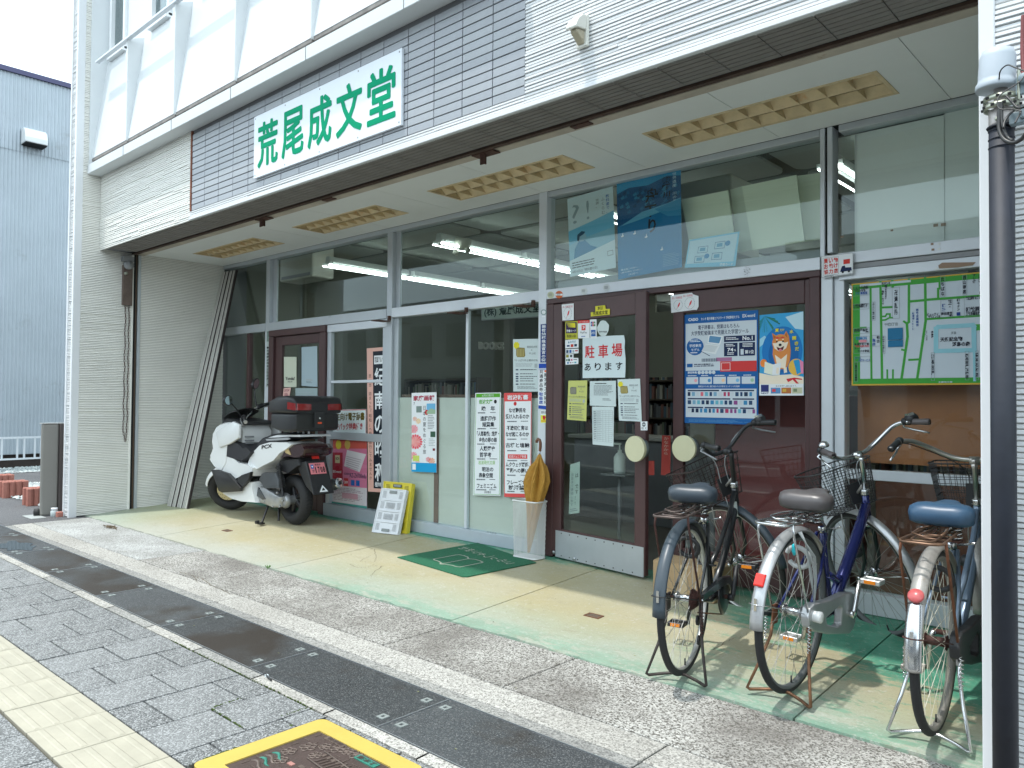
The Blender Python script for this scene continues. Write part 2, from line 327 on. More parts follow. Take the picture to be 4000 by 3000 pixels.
# shop floor: painted concrete falling gently to the street
def floor_mat():
    m = bpy.data.materials.new('painted_floor'); m.use_nodes = True; n = m.node_tree.nodes; l = m.node_tree.links; b = n['Principled BSDF']
    tc = n.new('ShaderNodeTexCoord'); sp = n.new('ShaderNodeSeparateXYZ'); l.new(tc.outputs['Object'], sp.inputs[0])
    def noise(s, d, ro=.6, vec=None):
        k = n.new('ShaderNodeTexNoise'); k.inputs['Scale'].default_value = s; k.inputs['Detail'].default_value = d; k.inputs['Roughness'].default_value = ro
        l.new(vec or tc.outputs['Object'], k.inputs['Vector']); return k.outputs['Fac']
    def mth(op, a, c, d=None):
        k = n.new('ShaderNodeMath'); k.operation = op
        for i, q in enumerate((a, c, d)):
            if q is None: continue
            if isinstance(q, (int, float)): k.inputs[i].default_value = q
            else: l.new(q, k.inputs[i])
        return k.outputs[0]
    def sm(v, a, c):
        k = n.new('ShaderNodeMapRange'); k.interpolation_type = 'SMOOTHSTEP'; l.new(v, k.inputs[0]); k.inputs[1].default_value = a; k.inputs[2].default_value = c; return k.outputs[0]
    def mix(f, a, c):
        k = n.new('ShaderNodeMix'); k.data_type = 'RGBA'
        if isinstance(f, (int, float)): k.inputs[0].default_value = f
        else: l.new(f, k.inputs[0])
        for i, q in ((6, a), (7, c)):
            if isinstance(q, tuple): k.inputs[i].default_value = (*q, 1)
            else: l.new(q, k.inputs[i])
        return k.outputs[2]
    X, Y = sp.outputs[0], sp.outputs[1]
    mp = n.new('ShaderNodeMapping'); mp.inputs['Scale'].default_value = (1, 3.2, 1); mp.inputs['Rotation'].default_value = (0, 0, .25); l.new(tc.outputs['Object'], mp.inputs[0]); vs = mp.outputs[0]
    base = mix(sm(noise(.9, 5), .35, .65), (.37, .335, .21), (.40, .375, .265))
    base = mix(mth('MULTIPLY', sm(noise(.7, 4, .5), .45, .7), .5), base, (.39, .315, .13))      # yellow ochre wear
    base = mix(mth('MULTIPLY', sm(noise(2.2, 6, .7), .62, .76), .6), base, (.30, .20, .10))
    pale = mix(sm(noise(60, 3), .4, .6), (.36, .375, .33), (.40, .415, .375))
    base = mix(mth('MULTIPLY', sm(mth('ADD', Y, mth('MULTIPLY', noise(1.3, 4), .7)), -.65, -1.25), .8), base, pale)       # scuffed pale band by the street
    n1 = noise(3.0, 13, .80, vs); n2 = noise(1.1, 5, .6)
    # green paint: firm by the wall and under the right-hand windows, flaking elsewhere
    wall = sm(mth('ADD', Y, mth('MULTIPLY', n1, .55)), .10, .24)
    xr = sm(mth('ADD', X, mth('MULTIPLY', n2, .8)), -2.2, -1.5)
    rgt = sm(mth('ADD', mth('ADD', Y, mth('MULTIPLY', n1, 1.1)), mth('MULTIPLY', X, .40)), -.84, -.72)
    rgt = mth('MULTIPLY', rgt, xr)
    edge = mth('MULTIPLY', mth('MULTIPLY', mth('MULTIPLY', sm(Y, -1.25, -1.55), sm(noise(4.2, 12, .8, vs), .44, .50)), sm(X, -6.2, -4.2)), .50)
    patch = mth('MULTIPLY', mth('MULTIPLY', sm(noise(2.6, 12, .78, vs), .53, .57), sm(mth('ADD', X, mth('MULTIPLY', n2, 1.5)), -2.2, -1.0)), .62)
    soft = mth('MULTIPLY', mth('MULTIPLY', sm(X, -5.45, -5.2), sm(Y, -.9, -1.35)), .16)
    gm = mth('MAXIMUM', mth('MAXIMUM', wall, rgt), mth('MAXIMUM', edge, mth('MAXIMUM', patch, soft)))
    lef = mth('MULTIPLY', sm(X, -7.9, -9.1), .22); gm = mth('MAXIMUM', gm, lef)
    col = mix(gm, base, mix(sm(noise(7, 4), .4, .6), (.045, .235, .15), (.08, .30, .20)))
    scuff = mth('MULTIPLY', sm(noise(5, 12, .85, vs), .53, .62), .35); col = mix(scuff, col, (.25, .22, .15))
    fine = mth('MULTIPLY', sm(noise(95, 4, .8), .52, .60), .30); col = mix(fine, col, (.22, .20, .15))
    chip = mth('MULTIPLY', sm(noise(26, 8, .8), .57, .60), .40); col = mix(chip, col, (.50, .50, .45))
    l.new(col, b.inputs['Base Color'])
    rr = n.new('ShaderNodeMapRange'); l.new(noise(6, 5), rr.inputs[0]); rr.inputs[3].default_value = .42; rr.inputs[4].default_value = .75; l.new(rr.outputs[0], b.inputs['Roughness'])
    bp = n.new('ShaderNodeBump'); bp.inputs['Strength'].default_value = .25; bp.inputs['Distance'].default_value = .01; l.new(noise(40, 4), bp.inputs['Height']); l.new(bp.outputs[0], b.inputs['Normal'])
    return m
m_floor = floor_mat(); m_grout = mat('dark_joint', (.10, .09, .07), .9)
fl = struct('shop_forecourt_floor', M().box(-9.9, 1.6, -1.75, .12, -.3, -.17, m_grout))
xs = [-9.62, -7.57, -5.46, -3.43, -1.33, 1.5]; rr_ = random.Random(3)
EY = -1.585
for i in range(len(xs)-1):
    a, b = xs[i]+.004, xs[i+1]-.004; q = M(); n_ = 24; V = []
    for k in range(n_+1):
        x = a+(b-a)*k/n_; yy = EY+rr_.uniform(-.012, .012)
        V += [(x, .12, .0066-.001*i % 2), (x, yy, .055*yy), (x, yy-.006, -.18)]
    F = []
    for k in range(n_): F += [(3*k, 3*k+1, 3*k+4, 3*k+3), (3*k+1, 3*k+2, 3*k+5, 3*k+4)]
    V += [(a, .12, -.18), (b, .12, -.18)]; e = 3*n_
    F += [(0, len(V)-2, 2, 1), (e, e+1, e+2, len(V)-1)]
    q.add(V, F, m_floor); q.build('floor_slab', parent=fl)
# apron: rough strip, smoother strip beside the drain, small cracks
ap = struct('concrete_apron', M().box(-9.35, 2.5, -2.43, -1.5, GZ-.15, GZ-.03, m_grout))
axs = [-9.33, -6.6, -3.375, -2.48, 2.4]; ZA = -.094
for i in range(len(axs)-1):
    q = M(); a, b = axs[i]+.004, axs[i+1]-.004; q.box(a, b, -2.146, EY-.006, GZ-.05, ZA, m_apronL if i == 0 else m_apron); q.build('apron_slab', parent=ap, bevel=.003)
for a, b in ((-9.33, -4.9), (-4.892, -1.6), (-1.592, 2.4)):
    M().box(a, b, -2.34, -2.154, GZ-.05, ZA-.001, m_strip).build('concrete_strip', parent=ap, bevel=.003)
    M().box(a, b, -2.414, -2.343, GZ-.05, ZA-.003, m_stripd).build('drain_edge', parent=ap, bevel=.003)
# drain with removable covers, 1.03 m each
dr = struct('street_drain', M().box(-12, 2.5, -2.835, -2.41, GZ-.2, GZ-.07, m_grout))
jx = [-2.556+1.03*k-.0 for k in range(-9, 5)]
jx = [-2.556-1.02*k for k in range(9, 0, -1)]+[-2.556, -1.53, -.51, .51, 1.53]
hp = mat('handle_plate', (.30, .33, .32), .5, metal=.3, var=.2, vs=30)
for i in range(len(jx)-1):
    a, b = jx[i]+.006, jx[i+1]-.006
    c = M().box(a, b, -2.824, -2.42, GZ-.07, GZ+.002, m_drain if i % 3 else m_drain2).build('drain_cover', parent=dr, bevel=.004)
    for xx in (a+.055, b-.055):
        for yy in (-2.745, -2.50):
            M().box(xx-.021, xx+.021, yy-.021, yy-.009, GZ-.02, GZ+.006, hp).box(xx-.021, xx+.021, yy+.009, yy+.021, GZ-.02, GZ+.006, hp).box(xx-.021, xx-.008, yy-.009, yy+.009, GZ-.02, GZ+.006, hp).box(xx+.008, xx+.021, yy-.009, yy+.009, GZ-.02, GZ+.006, hp).build('handle_plate', parent=c)
q = M()
for i in range(len(jx)): q.box(jx[i]-.004, jx[i]-.001, -2.825, -2.42, GZ-.05, GZ+.004, m_steel); q.box(jx[i]+.001, jx[i]+.004, -2.825, -2.42, GZ-.05, GZ+.004, m_steel)
q.box(-12, 2.4, -2.832, -2.827, GZ-.05, GZ+.005, m_steel); q.box(-12, 2.4, -2.419, -2.414, GZ-.05, GZ+.005, m_steel); q.build('steel_edge', parent=dr, kind='stuff')
# narrow kerb between drain and paving
kb = struct('kerb_strip', M().box(-12, 2.4, -2.90, -2.835, GZ-.15, GZ-.02, m_grout))
x = -11.9; kr = random.Random(5)
while x < 2.3:
    e = min(2.4, x+.6); q = M(); n_ = 8; V = []
    for k in range(n_+1):
        xx = x+.003+(e-x-.006)*k/n_; V += [(xx, -2.896+kr.uniform(-.004, .003), GZ+.001), (xx, -2.838, GZ+.004), (xx, -2.896, GZ-.05), (xx, -2.838, GZ-.05)]
    F = []
    for k in range(n_): o_ = 4*k; F += [(o_, o_+4, o_+5, o_+1), (o_, o_+2, o_+6, o_+4), (o_+1, o_+5, o_+7, o_+3)]
    q.add(V, F, m_stripd if kr.random() < .5 else m_strip); q.build('kerb_block', parent=kb); x += .605
# pavement of square stones, half-lapped, and the cream tactile strip
pv = struct('pavement', M().box(-12.5, 3.0, -6.02, -2.896, GZ-.15, GZ-.032, m_soil))
moss = mat('moss', (.07, .11, .02), .95, var=.5, vs=40)
pr_ = random.Random(11); HX0, HX1, HY0, HY1 = -2.79, -2.13, -3.50, -2.925
stone_me = {}
def put_stone(x0, x1, y0, y1, m, nm='paving_stone', z=0.0):
    if x0 > HX0-.02 and x1 < HX1+.02 and y0 > HY0-.02 and y1 < HY1+.02: return
    if x1 > HX0 and x0 < HX1 and y1 > HY0 and y0 < HY1 and nm == 'paving_stone':      # stones cut round the hydrant lid
        for (a, b, c, d) in ((x0, min(x1, HX0-.003), y0, y1), (max(x0, HX1+.003), x1, y0, y1), (max(x0, HX0), min(x1, HX1), y0, min(y1, HY0-.003)), (max(x0, HX0), min(x1, HX1), max(y0, HY1+.003), y1)):
            if b-a > .02 and d-c > .02: put_stone(a, b, c, d, m, nm+'_cut')
        return
    nm = nm.replace('_cut', '')
    t = pr_.uniform(-.0018, .0018)
    key = (round(x1-x0, 3), round(y1-y0, 3), m.name)
    if key not in stone_me:
        o = M().box(-(x1-x0)/2+.0045, (x1-x0)/2-.0045, -(y1-y0)/2+.004, (y1-y0)/2-.004, -.04, 0, m).build(nm, parent=pv, bevel=.002); stone_me[key] = o
    else:
        o = stone_me[key].copy(); o.name = nm; COL.objects.link(o); o.parent = pv
    o.location = ((x0+x1)/2, (y0+y1)/2, GZ+t+z)
TX = -2.915; P_ = .3072
k0 = -30; cols = [(TX-.0+P_*k, TX+P_*(k+1)) for k in range(-18, 9)]
for i, (a, b) in enumerate(cols):
    odd = i % 2
    ys = [-2.90, -3.201, -3.512] if odd else [-2.90, -3.045, -3.36, -3.512]
    for j in range(len(ys)-1): put_stone(a, b, ys[j+1], ys[j], pr_.choice(m_pave))
    put_stone(a, b, -4.13, -3.826, pr_.choice(m_pave)) if odd else [put_stone(a, b, -3.98, -3.826, pr_.choice(m_pave)), put_stone(a, b, -4.29, -3.98, pr_.choice(m_pave))]
    if a > -4.2 or b < -4.2: put_stone(a, b, -4.44 if odd else -4.6, -4.13 if odd else -4.29, pr_.choice(m_pave))
# tactile tiles with four raised bars
def tact():
    q = M(); s_ = .1505; q.box(-s_, s_, -s_, s_, -.04, 0, m_tact)
    for j in range(4):
        y = -.105+.07*j; q.add([(-.14, y-.014, .0005), (.14, y-.014, .0005), (.14, y+.014, .0005), (-.14, y+.014, .0005), (-.132, y-.008, .0035), (.132, y-.008, .0035), (.132, y+.008, .0035), (-.132, y+.008, .0035)], [(4, 5, 6, 7), (0, 1, 5, 4), (1, 2, 6, 5), (2, 3, 7, 6), (3, 0, 4, 7)], m_tact)
    return q
T0 = tact().build('tactile_tile', parent=pv, bevel=.002)
for k, i in enumerate(range(-18, 9)):
    o = T0 if k == 0 else T0.copy()
    if k: o.name = 'tactile_tile'; COL.objects.link(o); o.parent = pv
    o.location = (TX+.01+P_*(i+.5), -3.669, GZ+.003+pr_.uniform(-.001, .001))
q = M()
for (x0, y0, x1, y1, n_) in [(-4.3, -2.899, -2.9, -2.899, 150), (-3.255, -3.196, -2.95, -3.205, 50), (-3.25, -3.045, -3.24, -3.19, 24), (-2.94, -3.05, -2.94, -2.91, 20), (-2.8, -3.44, -2.8, -3.3, 40), (-2.835, -3.06, -2.825, -3.055, 22)]:
    for t in range(n_): f = pr_.random(); a = x0+(x1-x0)*f+pr_.gauss(0, .002); b = y0+(y1-y0)*f+pr_.gauss(0, .002); q.box(a, a+.005, b, b+.004, GZ-.01, GZ+.001+.002*pr_.random(), moss)
q.build('moss_tufts', label='green moss growing in the paving joints', cat='moss', kind='stuff')
# hydrant lid in its yellow frame
m_yel = mat('road_yellow', (.50, .37, .08), .55, var=.08, vs=6, dirt=((.5, .38, .10), 14, .68)); m_iron = mat('cast_iron_brown', (.085, .058, .050), .55, metal=.3, var=.25, vs=12, bump=.3, bs=80)
hy = thing('hydrant_cover', 'yellow framed brown iron hydrant lid set in the paving', 'hydrant cover', (-2.46, -3.2, GZ))
fr = M(); r0 = .05
def rrect(x0, x1, y0, y1, r, n=6):
    P = []
    for cx, cy, a in ((x1-r, y1-r, 0), (x0+r, y1-r, 90), (x0+r, y0+r, 180), (x1-r, y0+r, 270)):
        for i in range(n+1): t = R(a+90*i/n); P.append((cx+r*math.cos(t), cy+r*math.sin(t)))
    return P
A = rrect(HX0+.005, HX1-.005, HY0+.005, HY1-.005, .035); B = rrect(HX0+.10, HX1-.10, HY0+.085, HY1-.085, .006); nn = len(A)
fr.add([(x, y, GZ+.006) for x, y in A]+[(x, y, GZ+.006) for x, y in B]+[(x, y, GZ-.06) for x, y in A]+[(x, y, GZ-.02) for x, y in B], [(i, (i+1) % nn, nn+(i+1) % nn, nn+i) for i in range(nn)]+[(i, 2*nn+i, 2*nn+(i+1) % nn, (i+1) % nn) for i in range(nn)]+[(nn+i, nn+(i+1) % nn, 3*nn+(i+1) % nn, 3*nn+i) for i in range(nn)], m_yel)
fr.build('frame', parent=hy)
M().box(HX0+.10, HX1-.10, HY0+.085, HY1-.085, GZ-.04, GZ+.001, m_iron).build('lid', parent=hy)
rel = M(); m_irl = mat('cast_iron_worn', (.16, .12, .10), .45, metal=.3, var=.3, vs=40); m_teal = mat('lid_teal', (.03, .19, .14), .6, var=.3, vs=40); m_lpink = mat('lid_pink', (.42, .2, .17), .6, var=.3, vs=40)
lz = GZ+.0045
for i in range(9):
    for j in range(7):
        x = HX0+.13+.052*i; y = HY1-.11-.052*j
        if (i+j) % 2 and (j < 2 or i < 2 or i > 6): rel.box(x-.016, x+.016, y-.0015, y+.0015, GZ-.001, lz-.001, m_irl)
        elif (j < 2 or i < 2 or i > 6): rel.box(x-.0015, x+.0015, y-.016, y+.016, GZ-.001, lz-.001, m_irl)
def flower(x, y, r):
    for k in range(5):
        a = k*72; c = (x+r*.62*math.cos(R(a)), y+r*.62*math.sin(R(a)), GZ+.002); rel.ring(c, (0, 0, 1), r*.36, .0028, m_irl, 12, 5)
    rel.ring((x, y, GZ+.002), (0, 0, 1), r*.18, .003, m_irl, 8, 5)
for x, y, r in ((-2.60, -3.12, .034), (-2.555, -3.075, .026), (-2.505, -3.05, .034), (-2.46, -3.04, .026), (-2.415, -3.03, .034), (-2.62, -3.19, .03), (-2.52, -3.14, .026), (-2.58, -3.25, .028)): flower(x, y, r)
for k, (mt, dy) in enumerate(((m_teal, 0), (m_irl, -.03), (m_teal, -.055), (m_irl, -.085))):
    rel.tube([(-2.66+.015*i, -3.24+dy+.012*math.sin(i*.9), GZ+.001) for i in range(7)], [.002, .006, .007, .006, .007, .005, .002], mt, 6)
for i in range(5): rel.box(-2.54+.05*i, -2.51+.05*i, -3.25+.012*i, -3.232+.012*i, GZ, lz, (m_lpink, m_irl)[i % 2]); rel.box(-2.50+.03*i, -2.485+.03*i, -3.13, -3.11, GZ, lz, m_irl)
for i in range(8): rel.tube([(-2.46+.022*i, -3.10, lz-.001), (-2.475+.022*i, -3.17, lz-.001)], .002, m_irl, 4)
rel.tube([(-2.52, -3.10, lz), (-2.25, -3.13, lz)], .003, m_irl, 5); rel.tube([(-2.52, -3.175, lz), (-2.25, -3.20, lz)], .003, m_irl, 5)
rel.box(-2.40, -2.28, -3.055, -3.022, GZ, lz, m_teal); rel.box(-2.62, -2.50, -3.035, -3.012, GZ, lz, m_irl)
rel.build('raised_pattern', parent=hy, kind='stuff')
for body, x0, x1, y0, y1, mt in (('上水道', -2.395, -2.285, -3.052, -3.026, m_iron), ('消火栓', -2.61, -2.51, -3.033, -3.014, m_iron)):
    S = Sheet([(x1, y0, lz+.0004), (x0, y0, lz+.0004), (x0, y1, lz+.0004), (x1, y1, lz+.0004)]); S.text(body, .03, .05, .97, .95, mt, .02); S.m.build('lettering', parent=hy, kind='stuff')
# odds on the ground
m_rusty = mat('rust', (.17, .07, .035), .85, var=.5, vs=25, bump=.3)
for (x, y) in ((-2.80, -1.0), (-7.23, -1.05)):
    q = M(T=Matrix.Translation((x, y, fz(y)+.001)) @ Matrix.Rotation(math.atan(.055), 4, 'X'))
    q.box(-.055, .055, -.032, -.022, -.01, .0025, m_rusty).box(-.055, .055, .022, .032, -.01, .0025, m_rusty).box(-.055, -.045, -.022, .022, -.01, .0025, m_rusty).box(.045, .055, -.022, .022, -.01, .0025, m_rusty).box(-.045, .045, -.022, .022, -.01, .0005, m_grout).box(-.045, .045, -.003, .004, -.01, .0018, m_rusty)
    q.build('bolt_socket', label='rusty square shutter-post socket sunk in the cream floor %s' % ('before the ajar door' if x > -5 else 'near the scooter'), cat='floor socket', loc=(x, y, fz(y)))
q = M(); pr2 = random.Random(2)
for i in range(60):
    a = pr2.uniform(0, 6.28); r = pr2.uniform(.01, .12); x = -8.42+r*math.cos(a)*1.3; y = -1.70+.4*r*math.sin(a); z = ZA+.004
    q.tube([(x, y, z), (x+pr2.gauss(0, .02), y+pr2.gauss(0, .012), z+.012), (x+pr2.gauss(0, .035), y+pr2.gauss(0, .02), z+pr2.uniform(0, .012))], .0016, mat('dry_stalk', (.16, .11, .06), .9, var=.4, vs=30), 4)
q.build('dry_weeds', label='clump of dead brown weeds in the floor edge joint', cat='weeds', kind='stuff')
q = M(); gr = mat('small_leaf', (.08, .2, .04), .8)
for i in range(7): a = i*.9; q.add([(-5.52, -1.6, -.09), (-5.52+.02*math.cos(a)-.004, -1.6+.015*math.sin(a), -.07), (-5.52+.03*math.cos(a), -1.6+.02*math.sin(a), -.058), (-5.52+.02*math.cos(a)+.006, -1.6+.015*math.sin(a)+.004, -.072)], [(0, 1, 2, 3)], gr)
q.build('weed_sprout', label='tiny green weed sprouting where the floor joint meets the edge', cat='weed')
# cracks in the floor
q = M(); ck = mat('crack', (.13, .11, .08), .9)
def crack(pts, wd=.0014, seed=0):
    rg = random.Random(seed); P = []
    for i in range(len(pts)-1):
        (a, b), (c, d) = pts[i], pts[i+1]
        for k in range(6): t = k/6; P.append((a+(c-a)*t+rg.gauss(0, .006), b+(d-b)*t+rg.gauss(0, .005)))
    P.append(pts[-1]); V = []; F = []
    for i, (x, y) in enumerate(P):
        w_ = wd*(1-.7*i/len(P)); z = (fz(y) if y > EY else ZA)+.0012; V += [(x-w_, y-w_, z), (x+w_, y+w_, z)]
    for i in range(len(P)-1): F.append((2*i, 2*i+1, 2*i+3, 2*i+2))
    q.add(V, F, ck)
def FP(px, py): v = onp(px, py, (0, 0, 0), (0, -.055, 1)); return (v.x, v.y)
def AP(px, py): v = oz(ZA, px, py); return (v.x, v.y)
for i, L in enumerate([[(1430, 2136), (1462, 2145), (1470, 2180), (1462, 2196)], [(1462, 2196), (1430, 2197), (1405, 2192), (1448, 2170)], [(1462, 2210), (1490, 2212), (1595, 2209)], [(1490, 2212), (1480, 2222), (1455, 2242), (1452, 2255)], [(1365, 2205), (1400, 2218), (1440, 2216), (1462, 2205)], [(2780, 2540), (2830, 2510), (2870, 2492), (2940, 2470)]]): crack([FP(*p) for p in L], .0016, i)
for i, L in enumerate([[(757, 2250), (790, 2262), (830, 2290), (900, 2320), (960, 2322), (1000, 2345)], [(700, 2235), (757, 2250), (770, 2275)]]): crack([AP(*p) for p in L], .004, 20+i)
q.build('floor_cracks', label='fine branching cracks in the painted concrete floor', cat='cracks', kind='stuff')
# puddle at the left end of the drain
q = M(); m_wat = mat('puddle_water', (.02, .025, .025), .04, spec=.8)
q.add([(-8.0+.28*math.cos(a/3)*(1+.25*math.sin(a*1.7)), -2.66+.13*math.sin(a/3)*(1+.3*math.cos(a*2.3)), GZ+.0045) for a in range(19)], [tuple(range(19))], m_wat)
q.build('puddle', label='small shallow puddle on the dark drain covers', cat='puddle', kind='structure')
# ================================================================ SHOP BUILDING
m_sid = mat('siding_white', (.66, .675, .68), .55, var=.05, vs=3, bump=.12, bs=90, dirt=((.60, .585, .54), 1.7, .66))
m_sidw = mat('siding_cream', (.82, .815, .765), .6, var=.06, vs=2.5, bump=.12, bs=90, dirt=((.56, .54, .44), 1.3, .62))
m_trim = mat('white_trim', (.70, .715, .73), .4, var=.04, vs=2)
m_panel = mat('white_panel', (.66, .69, .70), .5, var=.04, vs=1.2)
m_tile = [mat('wall_tile_%d' % i, c, .35, var=.07, vs=30, bump=.12, bs=200) for i, c in enumerate([(.33, .35, .375), (.31, .33, .355), (.345, .365, .385)])]
m_mort = mat('tile_mortar', (.17, .175, .185), .9)
m_soft = mat('soffit_tile_brown', (.215, .20, .185), .6, var=.12, vs=8, bump=.1)
m_ceil = mat('porch_ceiling_board', (.76, .785, .77), .7, var=.05, vs=1.5, dirt=((.60, .58, .50), 1.1, .68))
m_maro = mat('maroon_paint', (.080, .038, .038), .42, var=.18, vs=5, bump=.08, bs=50, dirt=((.16, .085, .075), 16, .70))
m_gl = glassmat('window_glass', refl=.030)
m_frost = mat('frosted_film', (.60, .60, .55), .5, var=.08, vs=1.5)
m_dark = mat('dark_void', (.012, .012, .013), .9)
m_gray = mat('plain_grey', (.30, .31, .32), .6, var=.1, vs=6)
WX, WY = -9.47, -1.75
sb = thing('shop_building', 'white sided bookshop with grey tile fascia and deep covered entrance', 'building', (-5, 0, 0))
def ribs(q, f, L, H, z0, seed, pitch=.0195, m=None, cell=.55, low=.004, hi=.012):
    """horizontal ribbed siding: every course broken into lengths that stand out by different amounts; f(s, z, d) -> point"""
    rg = random.Random(seed); z = z0; V = []; F = []
    while z < z0+H-.001:
        z1 = min(z+pitch, z0+H); s = 0
        while s < L:
            e = min(L, s+rg.uniform(.25, 1)*cell*1.6)
            if L-e < .06: e = L
            d = rg.uniform(low, hi); k = len(V)
            V += [f(s, z+.0035, 0), f(e, z+.0035, 0), f(s, z+.0055, d), f(e, z+.0055, d), f(s, z1-.002, d*.9), f(e, z1-.002, d*.9), f(s, z1, 0), f(e, z1, 0)]
            F += [(k, k+1, k+3, k+2), (k+2, k+3, k+5, k+4), (k+4, k+5, k+7, k+6), (k+1, k+7, k+5, k+3), (k, k+2, k+4, k+6)]
            s = e
        z += pitch
    q.add(V, F, m or m_sid)
def siding(name, f, L, z0, z1, seed, m=m_sid, backdepth=.02, **kw):
    q = M(); a = [f(0, z0, 0), f(L, z0, 0), f(L, z1, 0), f(0, z1, 0)]; b = [f(0, z0, -backdepth), f(L, z0, -backdepth), f(L, z1, -backdepth), f(0, z1, -backdepth)]
    q.add(a+b, [(0, 1, 2, 3), (7, 6, 5, 4), (0, 4, 5, 1), (1, 5, 6, 2), (2, 6, 7, 3), (3, 7, 4, 0)], mat('siding_groove_shade', (.42, .415, .385), .9)); ribs(q, f, L, z1-z0, z0, seed, m=m, **kw)  # backing darker than the ribs: shade in the grooves painted in
    o = q.build(name, parent=sb); o['kind'] = 'stuff'; return o
TOP = 6.6
# left wing wall: core, side siding in two lengths with the shutter channel between, front siding, corner trim
M().box(-9.63, WX-.022, WY+.022, .35, -.25, TOP, m_mort).build('wing_wall', parent=sb)
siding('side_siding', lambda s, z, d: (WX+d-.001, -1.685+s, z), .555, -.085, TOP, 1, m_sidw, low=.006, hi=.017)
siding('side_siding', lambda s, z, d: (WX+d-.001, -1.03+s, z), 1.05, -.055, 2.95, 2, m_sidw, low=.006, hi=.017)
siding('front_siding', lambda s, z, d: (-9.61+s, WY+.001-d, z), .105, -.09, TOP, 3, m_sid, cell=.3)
M().box(-9.505, WX+.012, WY-.012, WY+.07, -.10, TOP, m_trim).build('corner_trim', parent=sb, bevel=.004)
M().box(-9.645, -9.612, WY-.018, WY+.03, -.10, TOP, m_trim).build('edge_trim', parent=sb, bevel=.003)
q = M(); q.box(WX-.02, WX+.004, -1.13, -1.03, -.07, 2.95, m_dark).box(WX-.01, WX+.02, -1.132, -1.112, -.07, 2.94, m_sidw).box(WX-.01, WX+.022, -1.062, -1.030, -.06, 2.94, m_alu).box(WX, WX+.012, -1.085, -1.070, -.065, 2.94, mat('bronze', (.10, .07, .05), .5, metal=.4)); q.build('shutter_channel', parent=sb)
# fascia
FY_, ZL, ZT = -1.489, 2.933, 3.785
M().box(WX+.002, 1.6, FY_+.03, -1.14, ZL+.02, 3.9, m_mort).build('fascia_core', parent=sb)
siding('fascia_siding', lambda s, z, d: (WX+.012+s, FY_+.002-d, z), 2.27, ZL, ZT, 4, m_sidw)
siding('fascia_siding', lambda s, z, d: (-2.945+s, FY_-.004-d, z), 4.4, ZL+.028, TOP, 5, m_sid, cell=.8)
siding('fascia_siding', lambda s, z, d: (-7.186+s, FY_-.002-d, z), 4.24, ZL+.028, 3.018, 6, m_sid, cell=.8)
M().box(-7.186, 1.6, FY_-.022, FY_+.02, ZL, ZL+.027, m_trim).build('fascia_drip', parent=sb, bevel=.003)
M().box(-7.19, -7.165, FY_-.012, FY_+.01, 3.02, ZT, mat('rusted_edge', (.25, .085, .045), .85, var=.5, vs=18)).build('rusted_edge', parent=sb)
q = M().box(-7.165, -2.946, FY_+.004, FY_+.03, 3.0, ZT+.2, m_mort).build('tile_backing', parent=sb)
TW, TH = .2637, .0562; tme = {}; trg = random.Random(4); rest = M(); nt_ = 0
for i in range(16):
    for j in range(14):
        x0 = -2.948-TW*(i+1); x1 = x0+TW; z0 = 3.019+TH*j; z1 = z0+TH
        if z1 > ZT+.02: continue
        x0 = max(x0, -7.163)
        if x1-x0 < .03: continue
        if x0 > -5.97 and x1 < -4.05 and z0 > 3.12 and z1 < 3.61: continue
        mm = trg.randrange(3); key = (round(x1-x0, 3), mm)
        if key not in tme:
            o = M().box(-(x1-x0)/2+.0032, (x1-x0)/2-.0032, -.008, .004, -TH/2+.0032, TH/2-.0032, m_tile[mm]).build('wall_tile', parent=sb, bevel=.0015, local=True); tme[key] = o
        else: o = tme[key].copy(); o.name = 'wall_tile'; COL.objects.link(o); o.parent = sb
        o.location = Vector(((x0+x1)/2, FY_+.001+trg.uniform(-.0008, .0008), (z0+z1)/2))-Vector((-5, 0, 0))
# balcony ledge, sloped panels, fins, rail, upper wall and windows
q = M(); q.box(WX+.014, -2.96, -1.64, FY_-.0, ZT, 3.89, m_panel); q.box(WX+.014, -2.96, FY_-.002, -1.14, ZT+.004, 3.89, m_panel); q.build('balcony_ledge', parent=sb, bevel=.004)
q = M()
for x in (-8.44, -7.30, -6.16, -5.02, -3.88): q.box(x-.0015, x+.0015, -1.643, -1.6, 3.786, 3.892, m_mort)
q.build('ledge_joints', parent=sb, kind='stuff')
fx = [-9.455, -8.43, -7.305, -6.14, -4.99, -3.85, -2.97]
for i in range(6):
    a, b = fx[i]+.012, fx[i+1]-.012; yb, yt, zb, zt = -1.603, -1.452, 3.965, 5.10
    M().hexa([(a, yb, zb), (b, yb, zb), (b, yb+.05, zb), (a, yb+.05, zb), (a, yt, zt), (b, yt, zt), (b, yt+.01, zt), (a, yt+.01, zt)], m_panel).build('spandrel_panel', parent=sb)
    M().box(a, b, -1.600, -1.50, 3.935, 3.9645, mat('panel_foot', (.27, .25, .23), .7, var=.4, vs=12)).build('panel_foot', parent=sb)
M().box(WX+.003, WX+.03, -1.628, -1.38, 3.895, TOP, m_panel).build('end_panel', parent=sb)
for x in fx[1:]:
    M().prism([(-1.622, 3.95), (-1.452, 3.95), (-1.44, 5.10), (-1.622, 5.02)], lambda y, z, x=x: (x-.012, y, z), lambda y, z, x=x: (x+.012, y, z), m_panel).build('fin', parent=sb, bevel=.002)
M().box(WX+.2, -2.98, -1.645, -1.60, 5.005, 5.028, m_alub).build('rail', parent=sb, bevel=.002)
M().box(WX+.002, -2.98, -1.44, -1.12, 3.9, 5.16, m_panel).build('upper_wall', parent=sb)
m_wfr = mat('window_frame_white', (.72, .74, .75), .4)
m_curt = mat('curtain_grey', (.38, .39, .39), .8, var=.2, vs=8)
